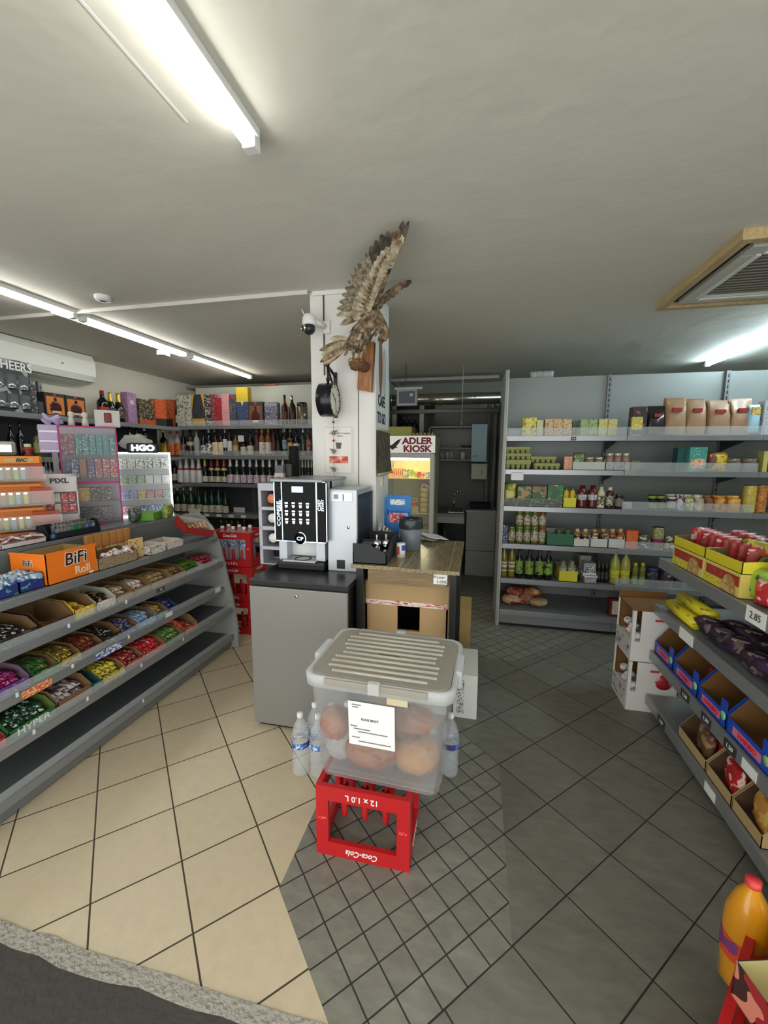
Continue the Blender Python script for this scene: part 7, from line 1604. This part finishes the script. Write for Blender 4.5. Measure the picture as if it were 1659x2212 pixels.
# fourth shelf
G(carton, 90, 145, 526, 3, 'slim navy blue pack at the left end of the fourth pantry shelf', 'pack', cv=pw, body=prn((34, 44, 84), (170, 180, 190), amt=.25), d=.06, name='salt_pack')
PK = mat((110, 104, 46), .2, coat=.3); PL = prn((186, 182, 160), (90, 60, 50), amt=.35)
for i in range(5): G(jar, 148+65*i, 210+65*i, 541, 3, 'pickle jar in the bottom row, %s of five' % ordinal(i, 5), 'jar', cv=pw, grp='pickle jars', body=PK, label=PL, lid=mat((96, 130, 60) if i < 4 else (150, 60, 40), .3, .3))
hj = ony(pw(180, 0)[0], pw(0, 541)[1], PI_).z-PZ[3]
for i in range(4):
    a, c = pw(214+65*i, 0)[0], pw(276+65*i, 0)[0]; X0, X1 = x_at(a, PI_, 1.0), x_at(c, PI_, 1.0)
    o = jar((X1-X0)*.98, hj*.97, PK, PL, mat((96, 130, 60) if i < 3 else (150, 60, 40), .3, .3)); move(o, ((X0+X1)/2, PI_, PZ[3]+hj+.002), 0, 'pickle jar in the upper row, %s of four' % ordinal(i, 4), 'jar', 'pickle jars')
GT(475, 705, 610, 3, 'dark green tray of dark green tins, fourth pantry shelf', mat((40, 96, 64), .5), cv=pw, front=.8)
for i in range(2): G(can, 548+75*i, 618+75*i, 568, 3, ['left', 'right'][i]+' dark green tin in the dark green tray', 'tin', cv=pw, grp='dark green tins', body=mat((46, 70, 40), .4), dz=.006)
MU = [((150, 108, 50), (214, 190, 150)), ((120, 70, 30), (196, 150, 90)), ((170, 90, 36), (206, 170, 110))]
for g, (a, c) in enumerate([(705, 840), (847, 995), (1000, 1140)]):
    GT(a, c, 652, 3, ['left', 'middle', 'right'][g]+' white fronted tray of mustard jars', mat((196, 194, 190), .5), cv=pw, front=.6, d=.2)
    for i in range(2): w2 = (c-a)/2; G(bottle, a+w2*i+3, a+w2*(i+1)-3, 563, 3, '%s mustard bottle in the %s white fronted tray' % (['left', 'right'][i], ['left', 'middle', 'right'][g]), 'bottle', cv=pw, grp='mustard bottles', glass=mat(MU[g][0], .25, coat=.3), label=prn((60, 36, 26), (214, 206, 196), amt=.4, sx=20, sz=30), cap=mat(MU[g][1], .4), style='squeeze', lab=(.3, .75), dz=.004)
G(carton, 1146, 1244, 572, 3, 'bright orange box with two white drops, fourth pantry shelf', 'box', cv=pw, body=prn((214, 92, 30), (206, 170, 140), amt=.12), d=.08, name='sauce_box')
for (a, c, nm) in ((1252, 1366, 'left'), (1482, 1570, 'right')):
    for j in range(4): G(can, a, c, 682, 3, 'flat fish tin in the %s stack of four, %s' % (nm, ['lowest', 'second', 'third', 'topmost'][j]), 'fish tin', cv=pw, grp='stacked fish tins', body=prn((84, 72, 50), (190, 186, 176), amt=.4, sx=20, sz=40), dz=j*.0415)
G(can, 1372, 1474, 548, 3, 'tall can with a green top and magenta base, fourth pantry shelf', 'can', cv=pw, body=prn((120, 116, 60), (170, 166, 130), amt=.35), band=mat((120, 30, 70), .5))
# fifth shelf
OIL = gl((120, 110, 30), .1)
for i in range(2): G(bottle, 80+65*i, 143+65*i, 716, 4, ['left', 'right'][i]+' sunflower oil bottle with a white sun label', 'oil bottle', cv=pw, grp='sunflower oil bottles', glass=OIL, label=prn((196, 192, 186), (200, 130, 50), amt=.15), cap=mat((170, 170, 60), .4), style='soda', lab=(.2, .52))
for i, (a, c) in enumerate([(212, 274), (290, 364), (378, 450), (452, 526)]): G(bottle, a, c, 722, 4, 'dark olive oil bottle with a lime green oval label, %s of four' % ordinal(i, 4), 'oil bottle', cv=pw, grp='olive oil bottles', glass=BLK, label=prn((120, 150, 60), (40, 50, 30), amt=.22, sx=25, sz=40), cap=BLK, style='wine', lab=(.14, .58))
GT(578, 740, 925, 4, 'bright yellow tray of two spice tubs, fifth pantry shelf', mat((206, 196, 50), .5), cv=pw, front=.75, d=.2)
for i in range(2): G(bottle, 580+75*i, 652+75*i, 835, 4, ['left', 'right'][i]+' clear spice tub with a white label in the yellow tray', 'spice tub', cv=pw, grp='spice tubs', glass=mat((120, 124, 96), .25), label=prn((196, 194, 180), (90, 96, 60), amt=.3), cap=mat((120, 126, 96), .3), style='squeeze', lab=(.1, .65), dz=.005)
def tubbox(w, h, a, b_):
    o = B().box(-w/2*.9, w/2*.9, -.06, .06, 0, h*.8, bev=.006).done('plastic_tub', a); B().box(-w/2, w/2, -.066, .066, h*.78, h, bev=.004).done('lid', b_, o); B().box(-w*.3, w*.3, -.0615, -.0595, h*.2, h*.6).done('label', prn((190, 190, 190), (70, 74, 90), amt=.4), o); return o
for j in range(4): G(tubbox, 785, 900, 950, 4, 'white lidded spread tub in the front stack, %s' % ['lowest', 'second', 'third', 'topmost'][j], 'tub', cv=pw, grp='stacked spread tubs', a=mat((150, 152, 152), .4), b_=mat((206, 206, 202), .4), dz=j*.062)
for j in range(4): G(tubbox, 752, 860, 945, 4, 'white lidded spread tub in the rear stack, %s' % ['lowest', 'second', 'third', 'topmost'][j], 'tub', cv=pw, grp='stacked spread tubs', a=mat((150, 152, 152), .4), b_=mat((206, 206, 202), .4), dz=j*.074, y=PI_+.16)
for i in range(3): G(bottle, 905+34*i, 936+34*i, 815, 4, 'small black sauce bottle, %s of three, fifth pantry shelf' % ordinal(i, 3), 'bottle', cv=pw, grp='black sauce bottles', glass=BLK, label=mat((60, 58, 56), .5), cap=BLK, style='spirit')
LEM = mat((166, 164, 78), .25, coat=.3)
for i, a in enumerate((1015, 1103)): G(bottle, a, a+84, 766, 4, ['left', 'right'][i]+' tall cloudy lemonade bottle with a white cap', 'bottle', cv=pw, grp='lemonade bottles', glass=LEM, label=prn((206, 200, 40), (170, 170, 70), amt=.25), cap=mat((206, 204, 190), .4), style='soda', lab=(.22, .45))
for i in range(2):
    for j in range(2): G(bottle, 1202+62*i, 1258+62*i, 850, 4, 'small olive oil bottle with a yellow cap, %s, %s row' % (['left', 'right'][i], ['front', 'rear'][j]), 'bottle', cv=pw, grp='small yellow capped bottles', glass=mat((112, 116, 44), .2), label=mat((140, 150, 90), .5), cap=mat((190, 190, 40), .4), style='squeeze', lab=(.05, .4), y=PI_+.07*j)
for i, (a, c) in enumerate([(1322, 1430), (1436, 1552), (1558, 1660)]): G(jar, a, c, 892, 4, 'dark purple instant drink tub, %s of three' % ordinal(i, 3), 'tub', cv=pw, grp='dark purple tubs', body=mat((36, 32, 44), .35), label=prn((50, 42, 56), (170, 130, 130), amt=.2, sx=25, sz=40), lid=mat((56, 50, 96), .35))
# base shelf
z = PZ[5]+.003
BAGB = prn((170, 140, 104), (196, 176, 146), (150, 60, 54), amt=.3, sx=14, sz=14, big=9)
for i, (x, y, zz, rz_, s_) in enumerate([(.385, 4.12, 0, .1, 1), (.50, 4.16, 0, -.2, 1), (.63, 4.09, 0, .3, .9), (.42, 4.15, .075, .2, .95), (.58, 4.17, .07, -.1, .9)]):
    b = B().sphere((0, 0, .05), .085*s_, seg=16, sc_=(1.2, .9, .58))
    for v in b.b.verts: v.co += Vector((random.uniform(-.006, .006),)*3)
    o = b.done('bread_bag', [prn((150, 60, 52), (206, 180, 160), (196, 160, 120), amt=.35, sx=14, sz=14, big=9), BAGB, BAGB, BAGB, prn((176, 110, 60), (206, 180, 140), amt=.35, sx=14, sz=14)][i], None, (x, y+.02, z+zz), rz=rz_, smooth=True)
    tag(o, ['red and beige bread bag at the left of the bottom pantry shelf', 'beige roll bag, middle of the bottom pantry shelf heap', 'beige flat bread bag at the right of the bottom shelf heap', 'beige bread bag lying on top of the heap, left', 'orange topped bread bag lying on top of the heap, right'][i], 'bread bag', 'bread bags on the bottom pantry shelf')
for i, (a, c) in enumerate([(1003, 1100), (1106, 1212)]): G(carton, a, c, 1156, 5, ['left', 'right'][i]+' red rice pack with a white picture on the bottom pantry shelf', 'rice pack', cv=pw, grp='red rice packs', body=mat((110, 24, 34), .45), panel=prn((196, 190, 170), (110, 90, 70), amt=.15), pz=(.12, .92), px=.55, d=.08, name='rice_pack')
WPK = prn((206, 204, 204), (170, 90, 100), amt=.1, sx=20, sz=20)
for i, (a, c) in enumerate([(1216, 1312), (1326, 1436)]):
    for j in range(2):
        t = 1218; G(carton, a, c, t, 5, 'white box with a thin red arc, %s column, %s' % (['left', 'right'][i], ['lower', 'upper'][j]), 'box', cv=pw, grp='white boxes on the bottom pantry shelf', body=WPK, d=.1, dz=j*.116, name='flour_box')
# small clear cups on top of the shelving
for i in range(4): o = B().lathe([(0, 0), (.030, 0), (.036, .055), (.033, .055)], 14).done('plastic_cup', clear((226, 228, 230), .3, .2, 'cup_plastic', True)); x = x_at(1161+i*12.5, 4.3, 2.43); move(o, (x, 4.56, 2.412), 0, 'small clear cup on top of the pantry back panel, %s of four' % ordinal(i, 4), 'cup', 'clear cups on the pantry top')
# ================================================================ right gondola goods
def RY(px, z): return y_at(px, HX, z)
def rtray(k, px0, px1, h, out, inn, label, name='gummy_tray', front=.5, d=.24, dz=0, x=None):
    z = HZ[k]+.002+dz; y0, y1 = sorted((RY(px0, z+.03), RY(px1, z+.03))); x = x or HX+.008
    t = tray((y1-y0)*.98, d, h, out, inn, front=front, name=name); return move(t, (x+d/2, (y0+y1)/2, z), -PI/2, label, 'tray', 'trays on the noodle gondola'), x+d/2, y0, y1, z
YB1 = mat((206, 190, 96), .6, name='yellow_box'); YN = mat((210, 196, 40), .5); RDB = mat((156, 50, 42), .5); TAN = mat((190, 150, 90), .7)
for i, (a, c) in enumerate([(1447, 1512), (1513, 1590)]):
    z = HZ[0]+.004; y0, y1 = sorted((RY(a, z), RY(c, z))); w_ = (y1-y0)*.985; x = HX+.01; d = .24
    o = B().box(-w_/2, w_/2, -d/2, d/2, 0, .105, bev=.002).done('noodle_carton', YB1); move(o, (x+d/2, (y0+y1)/2, z), -PI/2, ['rear', 'front'][i]+' large closed yellow and red noodle carton on the top gondola shelf', 'carton', 'yellow noodle cartons')
    B().box(-w_*.44, w_*.47, -d/2-.0012, -d/2, .045, .09).done('red_band', prn((156, 48, 40), (180, 90, 76), amt=.12), o)
    B().box(-w_*.49, w_*.2, -d/2-.0012, -d/2, .006, .038).done('yellow_band', prn((210, 196, 50), (150, 140, 40), amt=.3), o)
    b = B(); n = 18; b.prism([(w_*.22+w_*.2*math.cos(PI*t/n), -d/2-.0022, .004+.078*math.sin(PI*t/n)) for t in range(n+1)], (0, .001, 0)); b.done('noodle_picture', prn((166, 130, 76), (196, 166, 110), amt=.4, sx=60, sz=60), o)
    t = tray(w_, d, .06, YN, mat((120, 96, 66), .8), front=.85, name='noodle_tray'); move(t, (x+d/2, (y0+y1)/2, z+.1055), -PI/2, ['rear', 'front'][i]+' open yellow tray on top of the noodle cartons', 'tray', 'open yellow noodle trays')
NP = prn((176, 40, 44), (204, 180, 176), (160, 70, 60), amt=.3, sx=18, sz=22, big=16); pr = None; nn = 0
for i in range(9):
    if pr is None: pr = bag(.11, .10, NP, d=.035, name='noodle_pack', jit=.004)
    y = 2.62-.062*i; clone(pr, (1.235, y, HZ[0]+.115), (.12, 0, PI/2*0+.25), 'red noodle pack standing in the yellow trays, number %d from the rear' % (i+1), 'noodle pack', 'red noodle packs')
for i in range(5): clone(pr, (1.40, 2.60-.075*i, HZ[0]+.11), (.12, 0, .25), 'red instant noodle pack in the back row, %d from the rear' % (i+1), 'noodle pack', 'red noodle packs in the back row')
SB = mat((34, 150, 176), .3, coat=.2)
for lv, (n, y0, z0) in enumerate([(4, 1.98, 1.255), (4, 1.95, 1.375), (3, 1.95, 1.495)]):
    for i in range(n):
        o = can(.072, .115, prn((34, 146, 172), (200, 206, 200), amt=.18, sx=20, sz=25)); x = 1.44; move(o, (x+.012*lv, y0+.10+.076*i+(.02 if lv == 1 else 0), z0-.13), 0, 'turquoise peanut can, %s row, %s' % (['lowest', 'middle', 'top'][lv], ['nearest', 'second', 'third', 'farthest'][i]), 'can', 'turquoise peanut cans')
for (y, x, z, w_, h, c1, c2, c3, nm) in [(2.04, 1.25, 1.02, .13, .17, (30, 70, 44), (150, 160, 150), (120, 130, 60), 'dark green noodle pack beside the yellow cartons'), (1.99, 1.18, 1.02, .12, .14, (150, 180, 60), (60, 110, 50), (206, 130, 80), 'lime green meal pack before the dark green one'), (1.92, 1.22, 1.02, .13, .19, (170, 190, 70), (60, 120, 60), (206, 130, 70), 'lime and orange meal pack near the price card 2.85'), (1.90, 1.16, 1.02, .10, .11, (176, 40, 44), (214, 190, 180), (200, 80, 60), 'small red pasta pack near the price card 2.85'), (1.80, 1.17, 1.02, .12, .16, (84, 40, 120), (130, 90, 160), None, 'purple pack at the right edge of the top gondola shelf'),
                                        (2.14, 1.27, 1.185, .22, .06, (170, 160, 50), (120, 116, 40), (206, 196, 70), 'yellow green noodle pack lying across the cartons'), (1.98, 1.28, 1.24, .20, .06, (196, 192, 190), (30, 90, 50), (190, 110, 70), 'white and green soup pack lying on top of the pile')]:
    o = bag(w_, h, prn(c1, c2, c3, amt=.28, sx=22, sz=26, big=14), d=.05, name='noodle_pack', jit=.006); move(o, (x, y, z), -PI/2+.35, nm, 'food pack', 'food packs on the top gondola shelf')
# second shelf: yellow packs, purple biscuits, pink tube
YP = prn((206, 192, 30), (130, 120, 30), amt=.12, sx=10, sz=60)
def log_pack(l, r, m, name):
    b = B().cyl((-l/2, 0, r), (l/2, 0, r), r, seg=14); 
    for s_ in (-1, 1): b.box(s_*l/2, s_*(l/2+.018), -r*.8, r*.8, r-.002, r+.002)
    return b.done(name, m, smooth=False)
for i, (x, y, z_, l) in enumerate([(1.145, 2.50, 0, .30), (1.21, 2.55, .0, .30), (1.185, 2.46, .062, .30)]):
    o = log_pack(l, .034, YP, 'biscuit_roll'); move(o, (x, y, HZ[1]+.003+z_), PI/2, ['front yellow biscuit roll on the second gondola shelf', 'rear yellow biscuit roll on the second gondola shelf', 'yellow biscuit roll lying on the other two'][i], 'biscuit roll', 'yellow biscuit rolls')
    for v in o.data.vertices: v.co.z = v.co.z*.95
PUR = prn((40, 24, 40), (96, 80, 84), (58, 34, 66), amt=.22, sx=12, sz=12, big=16)
FILM = mat((50, 34, 40), .12, coat=.8)
pr = None
for i in range(5):
    for j in range(2):
        y = 2.27-.118*i; x = 1.165+.115*j
        if pr is None:
            b = B().pillow(.17, .085, .105, nx=8, nz=6, jit=.006, M=Matrix.Rotation(-PI/2, 4, 'X')); pr = b.done('biscuit_pack', PUR); bmesh_shift = [setattr(v, 'co', v.co+Vector((0, -.05, .045))) for v in pr.data.vertices]
            B().sphere((0, 0, .078), .04, seg=14, sc_=(1.15, .9, .25)).done('clear_window', mat((150, 140, 130), .12, .3, coat=.8), pr)
        clone(pr, (x, y, HZ[1]+.004+(.0 if (i+j) % 2 else .012)), -PI/2+.12*((i+j) % 3-1), 'dark purple biscuit pack with a shiny window, %s row, %d from the rear' % (['front', 'back'][j], i+1), 'biscuit pack', 'purple biscuit packs')
o = log_pack(.28, .045, mat((196, 64, 84), .25, coat=.4), 'pink_roll'); move(o, (1.16, 1.62, HZ[1]+.003), PI/2, 'glossy pink roll of sweets at the right edge of the second gondola shelf', 'roll')
# third shelf: blue gummy boxes
BLU = mat((24, 70, 176), .4); GI = mat((110, 76, 36), .85)
for i, (a, c) in enumerate([(1411, 1449), (1451, 1502), (1504, 1563), (1565, 1660)]):
    t, X, y0, y1, z = rtray(2, a, c, .17, BLU, GI, 'blue gummy sweet carton with a cut-out front, %s from the rear' % ['first', 'second', 'third', 'fourth'][i], front=.42, d=.28)
    w_ = y1-y0; B().box(-w_*.34, w_*.30, -.1415, -.140, .016, .052, bev=.0006).done('red_brand_plate', mat((206, 110, 130), .5), t); text('HARIBO', .030, mat((196, 30, 60), .5), t, (-.0*w_, -.1425, .034), bold=.0008, sx=min(1.1, w_*6.5))
    B().cyl((w_*.40, -.1425, .05), (w_*.40, -.140, .05), .020, seg=16).done('green_seal', mat((140, 190, 130), .5), t)
    B().box(w_*.30, w_*.49, -.1405, -.137, .05, .125).done('front_corner', BLU, t)
    cs = [((206, 70, 50), (226, 180, 60)), ((200, 60, 44), (220, 190, 60)), None, ((120, 190, 40), (200, 40, 90))][i]
    if cs:
        for k in range(3):
            o = bag(.09, .05, prn(cs[0], cs[1], amt=.4, sx=30, sz=30), d=.03, name='gummy_bag'); move(o, (X+.05, y0+.05+(w_-.09)*k/2, z+.006), -PI/2+.2*k, 'colourful gummy bag at the bottom of the %s blue carton, %s' % (['first', 'second', 'third', 'fourth'][i], ['near', 'middle', 'far'][k]), 'gummy bag', 'gummy bags in the blue cartons')
o = bag(.12, .15, prn((110, 60, 150), (206, 190, 220), amt=.3), d=.05, name='gummy_bag'); move(o, (1.15, 1.52, HZ[2]+.004), -PI/2, 'purple sweet bag at the right edge of the third gondola shelf', 'gummy bag')
# base shelf: cardboard trays with bags
for i, (a, c) in enumerate([(1462, 1520), (1522, 1575), (1577, 1640)]):
    t, X, y0, y1, z = rtray(3, a, c, .15, mat((170, 146, 102), .75), mat((84, 62, 44), .85), 'brown cardboard tray of sweet bags on the lowest gondola shelf, %s from the rear' % ['first', 'second', 'third'][i], front=.35, d=.30)
    for k in range(4):
        cs = [((96, 66, 44), (150, 120, 90)), ((170, 30, 36), (214, 190, 180)), ((190, 130, 60), (206, 170, 90)), ((90, 60, 44), (196, 40, 44))][(k+i) % 4]
        o = bag(min(.17, (y1-y0)*.8), .15, prn(cs[0], cs[1], amt=.35, sx=24, sz=24), d=.055, name='sweet_bag', jit=.008); move(o, (X-.095+.055*k, (y0+y1)/2+.012*(k-1.5), z+.005), -PI/2+.15*(k-1), '%s sweet bag in the %s cardboard tray of the lowest shelf' % (['frontmost', 'second', 'third', 'rearmost'][k], ['first', 'second', 'third'][i]), 'sweet bag', 'sweet bags on the lowest gondola shelf')
# white carton display at the gondola end
r_ = empty('promo_display', (1.135, 2.90, 0), 0, 'white cardboard display of egg-shaped sweets at the end of the gondola', 'cardboard display'); WC = mat((206, 204, 200), .6)
hw = .145; 
for k, z0 in enumerate((0, .335)):
    b = B(); b.box(-hw, hw, -.14, .14, z0, z0+.13, 0); b.box(-hw+.05, hw, -.14, -.134, z0+.13, z0+.33, 0); b.box(hw-.006, hw, -.14, .14, z0+.13, z0+.33, 0); b.box(-hw, hw, .134, .14, z0+.13, z0+.33, 0); b.box(-hw, -hw+.02, -.14, -.12, z0+.13, z0+.33, 0)
    b.box(-hw+.01, hw-.01, .10, .134, z0+.13, z0+.33, 1); b.done('carton', [WC, GI], r_)
    B().box(-hw-.001, -hw+.001, -.12, .12, z0+.02, z0+.12).done('side_print', prn((196, 194, 192), (120, 124, 150), amt=.35, sx=14, sz=50), r_)
    B().box(-.02, .03, -.1412, -.139, z0+.27, z0+.285).done('red_strip', mat((176, 60, 66), .5), r_)
B().cyl((.06, -.139, .21), (.06, -.1415, .21), .05, seg=24).done('red_emblem', prn((170, 36, 44), (206, 150, 150), amt=.3, sx=20, sz=20), r_)
B().box(-hw, hw, -.135, .14, .665, .672).done('top_card', GI, r_)
b = B(); b.box(-hw, hw, .134, .14, .672, .715, 0); b.done('brown_header', GI, r_)
for i in range(2):
    for j in range(4):
        o = B().sphere((0, 0, .025), .034, seg=12, sc_=(1.1, .8, .72)).done('wrapped_sweet', prn((206, 204, 204), (150, 60, 60), amt=.14, sx=30, sz=30)); move(o, (1.03, 2.80+.0*j+.05*j, .335*i+.131+.0 if j % 2 == 0 else .335*i+.175), .3*j, 'white wrapped sweet in the %s opening of the cardboard display, %s' % (['lower', 'upper'][i], ['first', 'second', 'third', 'fourth'][j]), 'sweet', 'wrapped sweets in the cardboard display')
# ================================================================ foreground right: red crate with orange drinks, open box
cr = crate('bottle_crate', (.825, .998, 0), math.radians(51.6), 'red crate with orange drinks at the lower right corner', w=.44, d=.30, h=.31, text_on=False)
ORJ = mat((206, 140, 24), .25, coat=.5, name='orange_drink')
def soda(h=.345, r=.05):
    pr_ = [(0, .003), (r*.7, 0), (r*.95, .015), (r*.92, .06), (r, .09), (r, .20), (r*.93, .235), (r*.62, .29), (r*.3, .32), (r*.29, .335)]
    o = B().lathe(pr_, 20).done('soda_bottle', ORJ); B().lathe([(r*1.02, .10), (r*1.02, .165)], 20).done('label', prn((206, 70, 40), (226, 220, 226), (120, 60, 120), amt=.3, sx=12, sz=40, big=12), o)
    B().lathe([(r*.34, .325), (r*.34, .345), (0, .347)], 16).done('cap', mat((206, 60, 60), .35), o); return o
pr = soda(.37, .055)
for i, (x, y) in enumerate([(.800, 1.215), (.845, 1.10)]):
    clone(pr, (x, y, .10), 0, ['orange drink bottle with a red cap, leftmost at the lower right corner', 'orange drink bottle at the right frame edge, lower right corner'][i], 'soda bottle', 'orange drink bottles')
ct = tray(.26, .22, .10, prn((60, 34, 30), (206, 130, 110), (150, 40, 44), amt=.3, sx=14, sz=14, big=9), mat((176, 164, 112), .7), front=.97, name='open_carton'); move(ct, (.808, .940, .3115), math.radians(15), 'open printed carton with a pale inside on the red crate, lower right', 'carton')
